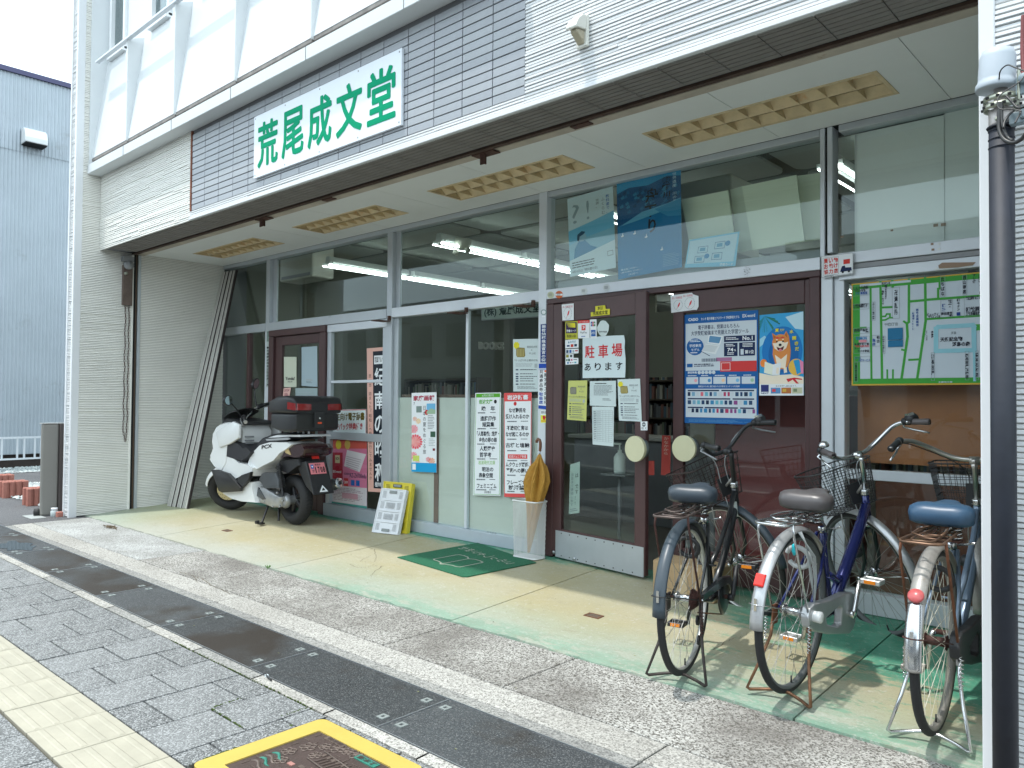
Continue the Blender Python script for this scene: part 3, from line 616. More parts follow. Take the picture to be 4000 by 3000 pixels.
m_wgl = glassmat('upper_glass', (.6, .65, .66), refl=.12)
wins = [(-9.30, -8.96), (-8.20, -7.84), (-7.05, -6.7), (-5.9, -5.55)]
px_ = WX+.002
for a, b in wins:
    M().box(px_, a-.04, -1.44, -1.3, 5.161, TOP, m_panel).build('upper_wall', parent=sb)
    q = M(); q.box(a-.05, a, -1.475, -1.40, 5.12, TOP, m_wfr).box(b, b+.05, -1.475, -1.40, 5.12, TOP, m_wfr).box(a-.05, b+.05, -1.50, -1.40, 5.10, 5.15, m_wfr)
    o = q.build('upper_window', parent=sb, bevel=.004); M().box(a, b, -1.43, -1.424, 5.15, TOP, m_wgl).build('pane', parent=o)
    M().box(a+.0, b, -1.38, -1.37, 5.15, TOP, m_curt).build('curtain', parent=o); px_ = b+.04
M().box(px_, -2.98, -1.44, -1.3, 5.161, TOP, m_panel).build('upper_wall', parent=sb)
M().box(-9.6, 2, -1.1, 1.5, 3.95, TOP, m_mort).build('upper_core', parent=sb)
# soffit under the fascia: ridged tiles, shutter slot, rusty lip
sj = [-1.02-.2645*k for k in range(-9, 33)]; sme = None
for a in sj:
    if a-.2645 < WX: continue
    n_ = 7; prof = []
    for k in range(n_):
        y0 = -1.486+k*.0434; prof += [(y0+.002, ZL+.012), (y0+.004, ZL), (y0+.040, ZL), (y0+.042, ZL+.012)]
    prof += [(-1.182, ZL+.025), (-1.484, ZL+.025)]
    if sme is None:
        sme = M().prism(prof, lambda y, z: (-.1295, y, z), lambda y, z: (.1295, y, z), m_soft).build('soffit_tile', parent=sb, local=True); o = sme
    else: o = sme.copy(); o.name = 'soffit_tile'; COL.objects.link(o); o.parent = sb
    o.location = (a-.132+5, 0, 0)
q = M(); q.box(WX, 1.6, -1.18, -1.135, ZL+.02, ZL+.05, m_dark).box(WX, 1.6, -1.135, -1.10, ZL+.005, ZL+.05, mat('slot_brown', (.09, .055, .04), .8, var=.4, vs=9)).box(WX, 1.6, -1.10, -1.075, ZL+.02, ZL+.06, m_dark).box(WX, 1.6, -1.075, -.995, ZL+.012, ZL+.05, mat('slot_trim', (.52, .46, .38), .7, var=.25, vs=4, dirt=((.28, .16, .09), 7, .62))); q.build('shutter_slot', parent=sb)
mb_ = mat('rusty_bracket', (.11, .055, .04), .8, var=.4, vs=30)
for x in (-3.69, -6.60):
    q = M(); q.box(x-.10, x+.10, -1.10, -1.02, ZL-.002, ZL+.006, mb_).box(x-.022, x+.022, -1.095, -1.085, ZL-.075, ZL, mb_).box(x-.022, x-.012, -1.085, -1.04, ZL-.06, ZL, mb_); q.build('shutter_bracket', parent=sb)
for x in (-2.87, -5.55): M().box(x-.07, x+.07, -1.085, -1.03, ZL+.004, ZL+.014, mb_).build('shutter_bracket', parent=sb)
# porch ceiling boards with real joints, openings for the four recessed lights
CZ = 2.955; lights = [(-8.90, -7.545), (-6.765, -5.45), (-4.745, -3.35), (-2.682, -1.285)]; LY0, LY1 = -.65, -.285
cj = [WX+.005, -9.0, -8.03, -7.04, -6.05, -5.053, -4.055, -3.06, -2.066, -1.084, -.09, 1.0]
for i in range(len(cj)-1):
    a, b = cj[i]+.002, cj[i+1]-.002
    segs = [(a, b, -.99, LY0), (a, b, LY1, .0)]; x = a
    for (u, v) in lights:
        if v <= a or u >= b: continue
        if u > x: segs.append((x, u, LY0, LY1))
        x = max(x, v)
    if x < b: segs.append((x, b, LY0, LY1))
    q = M()
    for (u, v, c, d) in segs:
        if v-u > .01: q.box(u, v, c, d, CZ, CZ+.012, m_ceil)
    q.build('ceiling_board', parent=sb)
m_louv = mat('yellowed_louvre', (.70, .56, .34), .6, var=.2, vs=9, dirt=((.62, .34, .15), 6, .60))
for i, (a, b) in enumerate(lights):
    lb = ['leftmost yellowed louvre ceiling light, above the scooter', 'second yellowed louvre ceiling light from the left wall', 'third yellowed louvre ceiling light, left of the blue boat poster', 'nearest and largest yellowed louvre ceiling light, above the maroon doors'][i]
    t = thing('louvre_light', lb, 'ceiling light', ((a+b)/2, (LY0+LY1)/2, CZ), group='recessed lights in the porch ceiling')
    q = M(); e = .012
    for (x0, x1, y0, y1) in ((a-.01, b+.01, LY0-.01, LY0+e), (a-.01, b+.01, LY1-e, LY1+.01), (a-.01, a+e, LY0+e, LY1-e), (b-e, b+.01, LY0+e, LY1-e)): q.box(x0, x1, y0, y1, CZ-.004, CZ+.002, m_louv)
    q.build('frame', parent=t)
    q = M(); ym = (LY0+LY1)/2
    for (y0, y1) in ((LY0+e, ym-.004), (ym+.004, LY1-e)):   # two sloping reflector troughs
        yc = (y0+y1)/2
        q.add([(a+e, y0, CZ), (b-e, y0, CZ), (b-e, yc-.015, CZ+.055), (a+e, yc-.015, CZ+.055), (b-e, yc+.015, CZ+.055), (a+e, yc+.015, CZ+.055), (b-e, y1, CZ), (a+e, y1, CZ)], [(0, 1, 2, 3), (3, 2, 4, 5), (5, 4, 6, 7)], m_louv)
        for s_ in (a+e, b-e): q.add([(s_, y0, CZ), (s_, y1, CZ), (s_, yc, CZ+.06)], [(0, 1, 2)], m_louv)
    q.build('reflector', parent=t)
    n_ = 9
    for k in range(1, n_):
        x = a+(b-a)*k/n_; q = M()
        for (y0, y1) in ((LY0+e, ym-.004), (ym+.004, LY1-e)):
            yc = (y0+y1)/2; q.add([(x-.002, y0, CZ+.001), (x-.002, y1, CZ+.001), (x-.002, yc+.015, CZ+.05), (x-.002, yc-.015, CZ+.05), (x+.002, y0, CZ+.001), (x+.002, y1, CZ+.001), (x+.002, yc+.015, CZ+.05), (x+.002, yc-.015, CZ+.05)], [(0, 1, 2, 3), (7, 6, 5, 4), (0, 4, 5, 1), (1, 5, 6, 2), (2, 6, 7, 3), (3, 7, 4, 0)], m_louv)
        q.build('louvre_blade', parent=t)
# ---------------------------------------------------------------- shop front
def bar(name, x0, x1, z0, z1, y0=0.0, y1=.09, m=m_alu, bev=.003, par=None, **k):
    return M().box(x0, x1, y0, y1, z0, z1, m).build(name, parent=par or sb, bevel=bev, **k)
def pane(x0, x1, z0, z1, y=.05, m=None, name='glass_pane', par=None):
    return M().box(x0, x1, y, y+.005, z0, z1, m or m_gl).build(name, parent=par or sb)
bar('head_rail', WX+.02, -4.1, CZ-.045, CZ-.002, .0, .10); bar('head_rail', -4.015, -1.815, CZ-.045, CZ-.002, .0, .10); bar('head_rail', -1.70, .6, CZ-.045, CZ-.002, 0, .10)
for a, b in ((-8.392, -8.312), (-6.092, -6.012)): bar('post', a, b, 0, CZ-.046)
bar('post', -4.10, -4.018, 0, CZ-.001, -.012, .10, m_alub)
bar('post', -1.806, -1.735, 0, 2.045, -.004, .10, m_alub); bar('post', -1.812, -1.783, 2.152, CZ-.002, -.004, .10, m_alub); bar('post', -1.768, -1.736, 2.17, CZ-.002, -.004, .10, m_alub); bar('post_gap', -1.783, -1.768, 2.17, CZ-.002, .01, .05, m_dark, 0)
# bay A upper
bar('transom', WX+.02, -8.395, 2.055, 2.15, -.004, .08); bar('transom', -8.31, -6.094, 2.055, 2.152, -.004, .08, m_alu)
pane(-9.46, -8.392, 2.15, 2.91); pane(-8.312, -6.092, 2.15, 2.91)
bar('glass_bead', -8.312, -8.23, 2.152, 2.91, .048, .07, m_alu, .002)
# far-left narrow window beside the leaning boards
bar('sill', WX+.02, -8.395, 0, .12); bar('window_frame', -8.86, -8.80, .12, 2.055, .02, .07, m_maro); pane(-9.45, -8.86, .12, 2.055); pane(-8.80, -8.395, .12, 2.055)
bar('side_post', -8.392, -8.30, .0, 2.055, -.002, .09, m_alub)
# maroon side door
MD = m_maro
bar('door_frame', -8.298, -8.20, 0, 1.98, -.012, .09, MD, .006); bar('door_frame', -7.235, -7.135, 0, 1.98, -.012, .09, MD, .006); bar('door_frame', -8.298, -7.135, 1.981, 2.054, -.016, .09, MD, .006)
sdoor = M().box(-8.198, -8.055, .02, .06, .02, 1.978, MD).box(-7.30, -7.238, .02, .06, .02, 1.978, MD).box(-8.055, -7.30, .02, .06, 1.87, 1.978, MD).box(-8.055, -7.30, .02, .06, .02, .30, MD).build('side_door', parent=sb, bevel=.004)
pane(-8.055, -7.30, .30, 1.87, .04, par=sdoor, name='glass')
# sliding window bay A
for x in (-7.06, -6.17): bar('sash_stile', x-.07 if x < -7 else x, x if x < -7 else x+.075, .131, 1.972, .015, .06)
bar('sash_head', -7.13, -6.095, 1.973, 2.052, .01, .07, m_alub); bar('sill', -7.133, -6.094, 0, .13, -.01, .09, mat('sill_blue_grey', (.36, .41, .45), .45, metal=.3, var=.08, vs=5))
bar('sash_rail', -7.06, -6.17, 1.42, 1.45, .02, .055, m_alub); bar('sash_rail', -7.06, -6.17, .82, .90, .015, .06)
pane(-7.06, -6.17, .13, .82); pane(-7.06, -6.17, .90, 1.42); pane(-7.06, -6.17, 1.45, 1.972)
# bay B
bar('transom', -6.01, -4.102, 2.058, 2.152, -.006, .085, m_alub); pane(-5.95, -4.10, 2.152, 2.91)
bar('glass_bead', -6.012, -5.945, 2.152, 2.91, .046, .07, m_alu, .002)
bar('sash_stile', -4.985, -4.952, .105, 2.056, .02, .055, m_alub); bar('sill', -6.01, -4.102, 0, .102, -.012, .09, mat('sill_pale', (.50, .56, .62), .42, metal=.3, var=.06, vs=5))
bar('sash_stile', -6.011, -5.945, .103, 2.056, .03, .075, m_alu)
pane(-5.945, -4.986, .103, 2.056, .045); pane(-4.951, -4.102, .103, 2.056, .034)
for k in range(1):
    bar('film', -5.945, -4.988, .103, 1.27, .057, .060, m_frost, 0); bar('film', -4.951, -4.102, .103, 1.27, .057, .060, m_frost, 0)
bar('inner_rail', -5.94, -4.11, 1.265, 1.30, .075, .11, mat('brown_wood', (.14, .085, .06), .6, var=.3, vs=6), .003)
bar('inner_batten', -5.42, -5.362, .105, 1.265, .046, .0565, mat('brown_batten', (.20, .135, .11), .6, var=.3, vs=6), .002)
# hooks on the transom
for x in (-6.03, -4.94, -4.15):
    M().box(x-.012, x+.012, -.03, -.004, 2.03, 2.075, mb_).box(x-.10, x+.012, -.16, -.01, 2.018, 2.026, mb_).build('shutter_bracket', parent=sb)
# bay C: header, frame, upper window, two maroon doors
bar('header', -4.016, -1.808, 2.072, 2.15, -.014, .10, m_alub)
bar('door_frame', -4.015, -3.935, 0, 2.03, -.016, .09, MD, .006); bar('door_frame', -1.878, -1.81, 0, 2.03, -.012, .09, MD, .006)
bar('door_frame', -4.014, -1.81, 2.031, 2.071, -.008, .09, MD, .004)
pane(-4.016, -1.81, 2.15, 2.91, .045)
bar('inner_ledge', -4.0, -1.815, 2.12, 2.225, .115, .40, mat('ledge_grey', (.30, .32, .32), .6), .004)
# right door, closed
rd = M().box(-2.865, -2.782, .022, .062, .02, 2.027, MD).box(-1.918, -1.88, .022, .062, .02, 2.027, MD).box(-2.782, -1.918, .022, .062, 1.876, 2.027, MD).box(-2.782, -1.918, .022, .062, .02, .22, MD).build('maroon_door', parent=sb, bevel=.004)
pane(-2.782, -1.918, .22, 1.876, .042, par=rd, name='glass')
m_cream = mat('handle_cream', (.62, .60, .40), .5, var=.06, vs=9, dirt=((.35, .33, .2), 18, .7)); m_plas = glassmat('handle_acrylic', (.75, .8, .8), refl=.1)
def disc_handle(T, x, z, y0, par):
    q = M(T); q.lathe([(.085, 0), (.09, .008), (.09, .030)], (x, y0, z), (0, -1, 0), m_cream, 36, smooth=False); h = q.build('round_handle', parent=par)
    return h
disc_handle(None, -2.722, .925, -.045, rd)
M().cyl((-2.722, .022, .925), (-2.722, -.044, .925), .075, mat('handle_smoke', (.20, .24, .25), .2, var=.2, vs=30), 24).build('handle_mount', parent=rd)
# left door, ajar: built shut, then swung on its hinge
AJ = Matrix.Translation((-3.93, .0, 0)) @ Matrix.Rotation(-R(8.5), 4, 'Z')
def DJ(x): return x+3.93
q = M(AJ); q.box(.002, .10, -.022, .018, .02, 2.02, MD).box(.87, .972, -.022, .018, .02, 2.03, MD).box(.10, .87, -.022, .018, 1.872, 2.025, MD).box(.10, .87, -.022, .018, .02, .235, MD)
ld = q.build('maroon_door', parent=sb, bevel=.004)
q = M(AJ); q.box(.10, .87, -.005, 0, .235, 1.872, m_gl); q.build('glass', parent=ld)
q = M(AJ); mk = mat('kick_plate', (.45, .49, .52), .35, metal=.45, var=.07, vs=5); q.box(.045, .962, -.0255, -.0225, .012, .222, mk); kp = q.build('kick_plate', parent=ld, bevel=.001)
q = M(AJ)
for i in range(9):
    for z in (.205, .03): q.cyl((.115+.093*i, -.0255, z), (.115+.093*i, -.028, z), .005, mat('screw_dark', (.05, .05, .05), .5), 8)
for x in (.03, .265): q.cyl((x, -.0255, .045 if x < .1 else .03), (x, -.034, .045 if x < .1 else .03), .013, m_steel, 12)
q.build('screws', parent=kp, kind='stuff')
disc_handle(AJ, .945, .915, -.075, ld)
q = M(AJ); q.cyl((.945, -.022, .915), (.945, -.074, .915), .07, MT['handle_smoke'], 24); q.build('handle_mount', parent=ld)
# bay D
bar('header', -1.705, .6, 2.092, 2.16, -.01, .10, m_alub); bar('header', -1.72, .6, 2.058, 2.088, .0, .10, m_gray, .002); bar('header', -1.70, .6, 1.995, 2.055, -.006, .10, m_alub)
bar('post', -1.732, -1.672, 0, 2.05, .012, .10, m_alub)
pane(-1.70, .6, 2.16, 2.91, .048); pane(-1.67, .6, .125, 1.995, .048)
bar('rail', -1.66, .6, .79, .85, .0, .05, m_alub); bar('sill', -1.67, .6, -.0, .125, -.008, .09, mat('sill_white', (.62, .66, .68), .45, var=.06, vs=4))
q = M(); q.box(-1.645, .5, .12, .125, 2.17, 2.93, mat('white_sheet', (.74, .75, .72), .7, var=.06, vs=1)); q.build('backing_sheet', parent=sb)
q = M(); q.box(-1.62, -1.14, .085, .09, 2.16, 2.90, mat('white_sheet2', (.80, .81, .78), .7, var=.05, vs=1)).box(-1.138, .5, .09, .095, 2.16, 2.92, mat('white_sheet2', (.6, .63, .57), .7)); q.build('backing_sheet', parent=sb)
# bits of torn tape along the white header and sheet
q = M(); tp = mat('brown_tape', (.30, .20, .13), .6); wp = mat('torn_paper', (.7, .72, .7), .8); rg = random.Random(9)
for px_t, py_t, m_, y_ in ((3295, 510, tp, .08), (3300, 498, wp, .08), (3460, 468, tp, .08), (3425, 470, wp, .08), (3528, 447, wp, .08), (3587, 432, wp, .08), (3650, 430, tp, .08), (3677, 418, tp, .08), (3655, 880, tp, .08), (3685, 877, tp, .08), (3484, 900, tp, .08), (3290, 925, tp, .08)):
    v = oy(y_, px_t, py_t); a = rg.uniform(.007, .016); q.box(v.x-a, v.x+a, y_-.001, y_, v.z-a*.7, v.z+a*.7, m_)
for px_t, py_t, m_, in ((3641, 953, tp), (3668, 952, wp), (3644, 975, tp), (3668, 973, wp)): v = oy(-.0115, px_t, py_t); q.box(v.x-.007, v.x+.007, -.0125, -.011, v.z-.006, v.z+.006, m_)
q.build('torn_tape', parent=sb, kind='stuff')
q = M(); A_ = [oy(-.0085, *p) for p in ((3665, 1037), (3680, 1026), (3812, 1024), (3800, 1036), (3740, 1045), (3668, 1049))]; q.add([(v.x, -.0085, v.z) for v in A_], [tuple(range(6))], tp); A_ = [oy(-.0093, *p) for p in ((3650, 1046), (3668, 1050), (3740, 1046), (3800, 1038), (3795, 1044), (3655, 1055))]; q.add([(v.x, -.0093, v.z) for v in A_], [tuple(range(6))], wp); q.build('peeled_patch', parent=sb)
# right-hand wing wall in front of the pole
M().box(-.598, 1.6, WY+.02, -1.2, -.25, TOP, m_mort).build('wing_wall', parent=sb)
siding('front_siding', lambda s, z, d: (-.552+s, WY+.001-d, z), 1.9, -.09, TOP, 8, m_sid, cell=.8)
M().box(-.602, -.5525, WY-.014, WY+.08, -.10, TOP, m_trim).build('corner_trim', parent=sb, bevel=.004)
M().box(-.60, -.58, WY+.08, -1.2, -.1, 2.95, m_sidw).build('wing_wall_return', parent=sb)
M().box(.5, .62, -1.6, .2, -.1, 2.95, m_sidw).build('end_wall', parent=sb)
# ---------------------------------------------------------------- inside the shop
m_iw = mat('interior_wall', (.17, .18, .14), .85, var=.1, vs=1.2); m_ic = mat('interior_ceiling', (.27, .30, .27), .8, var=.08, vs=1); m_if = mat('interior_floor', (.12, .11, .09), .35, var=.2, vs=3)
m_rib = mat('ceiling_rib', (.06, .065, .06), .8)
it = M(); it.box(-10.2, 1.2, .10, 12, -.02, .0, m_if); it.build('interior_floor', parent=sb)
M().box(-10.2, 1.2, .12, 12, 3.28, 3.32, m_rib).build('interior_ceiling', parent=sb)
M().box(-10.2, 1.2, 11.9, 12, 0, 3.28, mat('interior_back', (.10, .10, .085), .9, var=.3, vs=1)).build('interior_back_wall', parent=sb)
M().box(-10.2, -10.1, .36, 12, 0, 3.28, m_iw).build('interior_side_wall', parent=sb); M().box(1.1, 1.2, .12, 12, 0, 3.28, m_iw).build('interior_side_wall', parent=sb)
M().box(WX, 1.2, .10, .13, 2.915, 3.29, m_rib).build('lintel', parent=sb)
for i in range(6):
    for j in range(7):
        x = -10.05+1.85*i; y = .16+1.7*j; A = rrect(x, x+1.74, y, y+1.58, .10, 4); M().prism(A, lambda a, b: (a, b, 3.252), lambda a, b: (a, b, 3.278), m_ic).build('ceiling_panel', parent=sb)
m_tube = mat('fluorescent_tube', (.90, 1.0, .97), .5, emit=5); m_fix = mat('fixture_white', (.55, .6, .57), .4)
rg = random.Random(8)
for xr in (-8.04, -6.02, -4.0, -1.98):
    for j in range(8):
        y = .62+1.36*j
        t = thing('tube_light', 'white fluorescent tube fixture in the %s row of the shop ceiling, %s' % ({-8.04: 'leftmost', -6.02: 'second', -4.0: 'third', -1.98: 'rightmost'}[xr], ['nearest the window', 'second from the window', 'third from the window', 'fourth from the window', 'fifth from the window', 'sixth from the window', 'seventh from the window', 'farthest from the window'][j]), 'ceiling light', (xr, y+.6, 3.0), group='fluorescent lights in rows inside the shop')
        M().hexa([(xr-.05, y, 2.93), (xr+.05, y, 2.93), (xr+.05, y+1.26, 2.93), (xr-.05, y+1.26, 2.93), (xr-.03, y, 3.0), (xr+.03, y, 3.0), (xr+.03, y+1.26, 3.0), (xr-.03, y+1.26, 3.0)], m_fix).build('housing', parent=t)
        for s_, r_ in ((-.07, .008), (.07, .015)): M().tube([(xr+s_, y-.02, 2.885), (xr+s_, y+1.30, 2.885)], r_, m_tube, 8).build('tube', parent=t)
        M().box(xr-.09, xr+.09, y, y+.02, 2.90, 2.93, m_fix).build('end_cap', parent=t)
# shelves with books
m_sh = mat('shelf_wood', (.085, .07, .05), .7, var=.2, vs=4); bk = [mat('book_%d' % i, c, .6) for i, c in enumerate([(.25, .22, .18), (.12, .13, .14), (.20, .09, .07), (.08, .13, .17), (.34, .33, .28), (.14, .17, .11), (.04, .04, .045)])]
def shelf(x0, x1, y0, y1, h, label, rows=6, face='-y', seed=1, fill=.8):
    t = thing('bookshelf', label, 'bookshelf', ((x0+x1)/2, y0, 0)); q = M()
    q.box(x0, x0+.03, y0, y1, 0, h, m_sh).box(x1-.03, x1, y0, y1, 0, h, m_sh).box(x0+.03, x1-.03, y1-.02, y1, 0, h, m_sh); q.build('carcass', parent=t)
    rg = random.Random(seed); b = M()
    for r in range(rows+1):
        z = .12+(h-.15)*r/rows; M().box(x0+.03, x1-.03, y0, y1-.02, z-.012, z+.012, m_sh).build('shelf_board', parent=t)
        if r == rows: break
        x = x0+.04
        while x < x1-.06:
            wd = rg.uniform(.018, .05)
            if rg.random() < fill: b.box(x, x+wd-.002, y0+.03, y0+.22, z+.012, z+.012+(h-.15)/rows*rg.uniform(.55, .82), rg.choice(bk))
            x += wd
    b.build('books', parent=t, kind='stuff')
shelf(-8.0, -5.6, 5.6, 5.95, 1.9, 'dark shelf of books seen through the left shop windows', seed=2)
shelf(-5.5, -3.2, 4.6, 4.95, 1.85, 'dark shelf of books under the BOOKS letters', seed=3)
shelf(-3.1, -1.6, 5.2, 5.5, 1.7, 'dark shelf of books seen between the two maroon doors', seed=4)
shelf(-9.9, -8.2, 3.4, 3.7, 1.6, 'low shelf of books far inside behind the scooter', rows=5, seed=5)
# cream partitions and the inner name board
M().box(-6.2, -3.6, 3.38, 3.42, 1.55, 2.35, m_iw).build('inner_partition', parent=sb); M().box(-9.9, -6.7, 5.96, 6.0, 0, 3.28, m_iw).build('inner_partition', parent=sb)
M().box(-3.55, -2.95, 3.2, 3.26, .0, 2.7, m_iw).build('inner_column', parent=sb)
def plaq(y, pts): return Sheet(quad_y(y, *pts))
W_ = paint('#e4e8e2'); K_ = paint('#1b1d22')
S = plaq(1.6, [(1880, 1195), (2130, 1165), (2130, 1238), (1880, 1252)]); S.th = .03; S.paper(mat('board_greenish', (.42, .50, .45), .6)); S.frame(0, 0, 1, 1, .01, m_gray); S.text('(株) 荒尾成文堂', .05, .15, .93, .82, paint('#13302e'), .03); S.done('name_board', 'pale board with the dark shop name hanging inside the window', 'sign')
S = plaq(3.36, [(1872, 1335), (1970, 1337), (1970, 1368), (1872, 1365)])
q = Sheet([S.P(0, 0), S.P(1, 0), S.P(1, 1), S.P(0, 1)]); q.text('BOOKS', 0, 0, 1, 1, mat('letters_dull', (.36, .36, .31), .6), .05); t = q.m.build('wall_letters', label='dull cream BOOKS letters on the dark inner wall', cat='letters')
so_ = t.modifiers.new('solid', 'SOLIDIFY'); so_.thickness = .02
# air-conditioning box near the ceiling, upper left bay
q = thing('air_conditioner', 'cream ceiling air conditioner behind the upper left window', 'air conditioner', (-8.7, 1.0, 2.9)); mac = mat('ac_cream', (.55, .56, .48), .5)
M().box(-9.30, -8.52, .72, 1.05, 2.82, 3.24, mac).build('casing', parent=q, bevel=.015); M().box(-9.25, -8.57, .717, .719, 2.84, 2.88, m_gray).build('air_slot', parent=q)
q = M(); q.lathe([(.0, 0), (.05, 0), (.09, .05), (.1, .11)], (-5.95, .9, 2.86), (0, 0, 1), mac, 8).cyl((-6.07, .9, 2.83), (-6.04, .9, 2.86), .03, mac).cyl((-5.86, .9, 2.83), (-5.88, .9, 2.86), .03, mac); q.build('emergency_lamp', label='twin-head white emergency lamp on the shop ceiling', cat='lamp')
# counter and odds inside door bays
q = thing('shop_counter', 'low grey counter standing inside behind the left maroon door', 'counter', (-4.6, 2.0, 0)); mct = mat('counter_grey', (.16, .165, .17), .5, var=.2, vs=3)
M().box(-5.2, -3.9, 1.9, 2.4, 0, .85, mct).build('cabinet', parent=q, bevel=.005); M().box(-5.25, -3.85, 1.85, 2.45, .851, .89, mat('counter_top', (.3, .29, .26), .4)).build('counter_top', parent=q, bevel=.004)
q = thing('sanitizer_bottle', 'white pump bottle of sanitizer on a small tray behind the door glass', 'bottle', (-3.55, .45, .72))
wq = mat('bottle_white', (.62, .66, .62), .4)
v = onp(2420, 1850, (0, .35, 0), (0, 1, 0)); bx, bz = v.x, v.z
for ob in (q,): ob.location = (bx, .35, bz); OFF[ob.name] = Vector(ob.location)
M().lathe([(.045, 0), (.047, .02), (.047, .13), (.03, .16), (.016, .17), (.016, .19)], (bx, .35, bz), (0, 0, 1), wq).build('bottle', parent=q); M().cyl((bx, .35, bz+.19), (bx, .35, bz+.235), .006, wq).box(bx-.05, bx+.01, .34, .36, bz+.23, bz+.245, wq).build('pump', parent=q)
q = thing('tray_stand', 'slim dark stand with tray holding the sanitizer bottle', 'stand', (bx, .35, 0)); M().box(bx-.12, bx+.12, .25, .45, bz-.012, bz-.001, mct).build('tray', parent=q); M().tube([(bx, .35, .02), (bx, .35, bz-.012)], .015, mct).build('column', parent=q); M().lathe([(.14, 0), (.14, .02)], (bx, .35, 0), (0, 0, 1), mct).build('base', parent=q)
redm = mat('red_banner', (.42, .04, .03), .6)
S = plaq(.30, [(2586, 1700), (2620, 1702), (2618, 1858), (2582, 1855)]); S.paper(redm); S.vtext('かなかから', .2, .03, .8, .5, paint('#c9b7a8'), 0); S.done('red_banner', 'narrow red hanging banner between the two maroon doors', 'banner')
S = plaq(.30, [(2515, 1800), (2556, 1800), (2556, 1856), (2520, 1855)]); S.paper(redm); S.done('red_cloth', 'scrap of red cloth low behind the left round handle', 'cloth')
M().box(-2.76, -1.84, .45, .95, 0, 1.30, mat('red_reflection_block', (.20, .035, .035), .5, var=.25, vs=2)).build('red_reflection_block', label='tall reddish brown block added to stand for the red reflection in the right maroon door', cat='cabinet', loc=(-2.3, .75, 0), bevel=.006)  # made-up block giving the right door glass its brown-red reflection
M().box(-3.4, -3.0, .9, 1.3, 0, .9, mct).build('display_stand', label='dark display stand inside, left of the door gap', cat='stand', loc=(-3.2, 1.1, 0), bevel=.006)
for i, (x, y, z, sx, sz, c) in enumerate([(-3.1, 1.0, .901, .22, .26, (.3, .26, .2)), (-8.1, .8, 0, .5, .95, (.20, .24, .23)), (-8.62, .7, 0, .3, 1.0, (.25, .1, .05))]):
    M().box(x-sx/2, x+sx/2, y-.12, y+.12, z, z+sz, mat('misc_%d' % i, c, .6, var=.2, vs=5)).build(['carton', 'filing_cabinet', 'wooden_box'][i], label=['small dull carton on the dark display stand', 'grey green cabinet inside the narrow far left window', 'reddish wooden box standing inside the far left window'][i], cat=['carton', 'cabinet', 'box'][i], loc=(x, y, z), bevel=.004)
# plywood board behind the right-hand window
m_ply = mat('plywood', (.42, .15, .05), .45, var=.25, vs=1.6)
v0 = oy(.2, 3350, 1500); q = M().box(v0.x, .4, .2, .215, .88, 1.9, m_ply); q.build('plywood_board', label='orange brown plywood board behind the right window', cat='board', loc=(-.6, .2, .88))
M().box(-1.60, .4, .35, .75, 0, .80, mat('low_cabinet', (.20, .07, .04), .5, var=.3, vs=2)).build('low_cabinet', label='low brown cabinet behind the right window, below the plywood', cat='cabinet', loc=(-.6, .5, 0), bevel=.005)
# ================================================================ NEIGHBOURS
m_corr = mat('corrugated_blue', (.44, .495, .54), .45, metal=.15, var=.10, vs=.9, bump=.25, bs=5, dirt=((.33, .36, .38), 1.1, .60))
nb = thing('warehouse', 'pale blue corrugated metal warehouse with navy roof edge at far left', 'building', (-17, 2, 0)); XB = -16.78
def corr(y0, y1, z0, z1, x):
    V = []; F = []; n = int((y1-y0)/.016)
    for i in range(n+1):
        d = (0, .014, .014, 0)[i % 4]; V += [(x+d, y0+i*.016, z0), (x+d, y0+i*.016, z1)]
    for i in range(n): F.append((2*i, 2*i+2, 2*i+3, 2*i+1))
    return M().add(V, F, m_corr, False)
corr(-2.2, 8, 5.925, 7.39, XB).build('wall_sheet', parent=nb); corr(-2.2, 8, .17, 5.93, XB-.012).build('wall_sheet', parent=nb)
M().box(XB-8, XB-.02, -2.2, 8, .16, 7.38, m_gray).build('wall_core', parent=nb)
M().box(XB-8.1, XB+.06, -2.25, 8.1, 7.38, 7.47, mat('navy_trim', (.06, .06, .14), .4)).build('roof_edge', parent=nb)
M().box(XB-8, XB-.08, -2.2, 8, -.1, .16, mat('dark_base', (.06, .045, .04), .9, var=.4, vs=3)).build('foundation', parent=nb)
vh = thing('vent_hood', 'white curved vent hood on the blue corrugated wall', 'vent', (XB+.1, -.12, 6.1))
P = [(XB+.02, 6.36), (XB+.16, 6.35), (XB+.26, 6.28), (XB+.30, 6.16), (XB+.30, 6.06), (XB+.02, 6.06)]
M().prism(P, lambda x, z: (x, -.36, z), lambda x, z: (x, .02, z), mat('hood_white', (.72, .74, .74), .4, var=.06, vs=5)).build('hood', parent=vh, bevel=.015, seg=2); M().box(XB+.02, XB+.29, -.35, .01, 6.04, 6.059, m_dark).build('grille', parent=vh)
fe = thing('low_fence', 'low white tubular fence before the corrugated warehouse', 'fence', (-15.97, -.8, .1)); mp = mat('fence_white', (.70, .74, .77), .4)
M().box(-15.99, -15.955, -3.4, -.02, .50, .535, mp).build('top_rail', parent=fe); M().box(-15.99, -15.955, -3.4, -.02, .12, .15, mp).build('bottom_rail', parent=fe)
for y in (-3.2, -2.95, -2.7, -2.45, -2.2, -1.95, -1.7, -1.45, -1.2, -.95, -.76, -.52, -.41, -.24, -.14): M().box(-15.985, -15.96, y-.014, y+.014, .151, .499, mp).build('baluster', parent=fe)
M().box(-15.99, -15.955, -3.4, -3.36, -.1, .5, mp).build('fence_post', parent=fe)
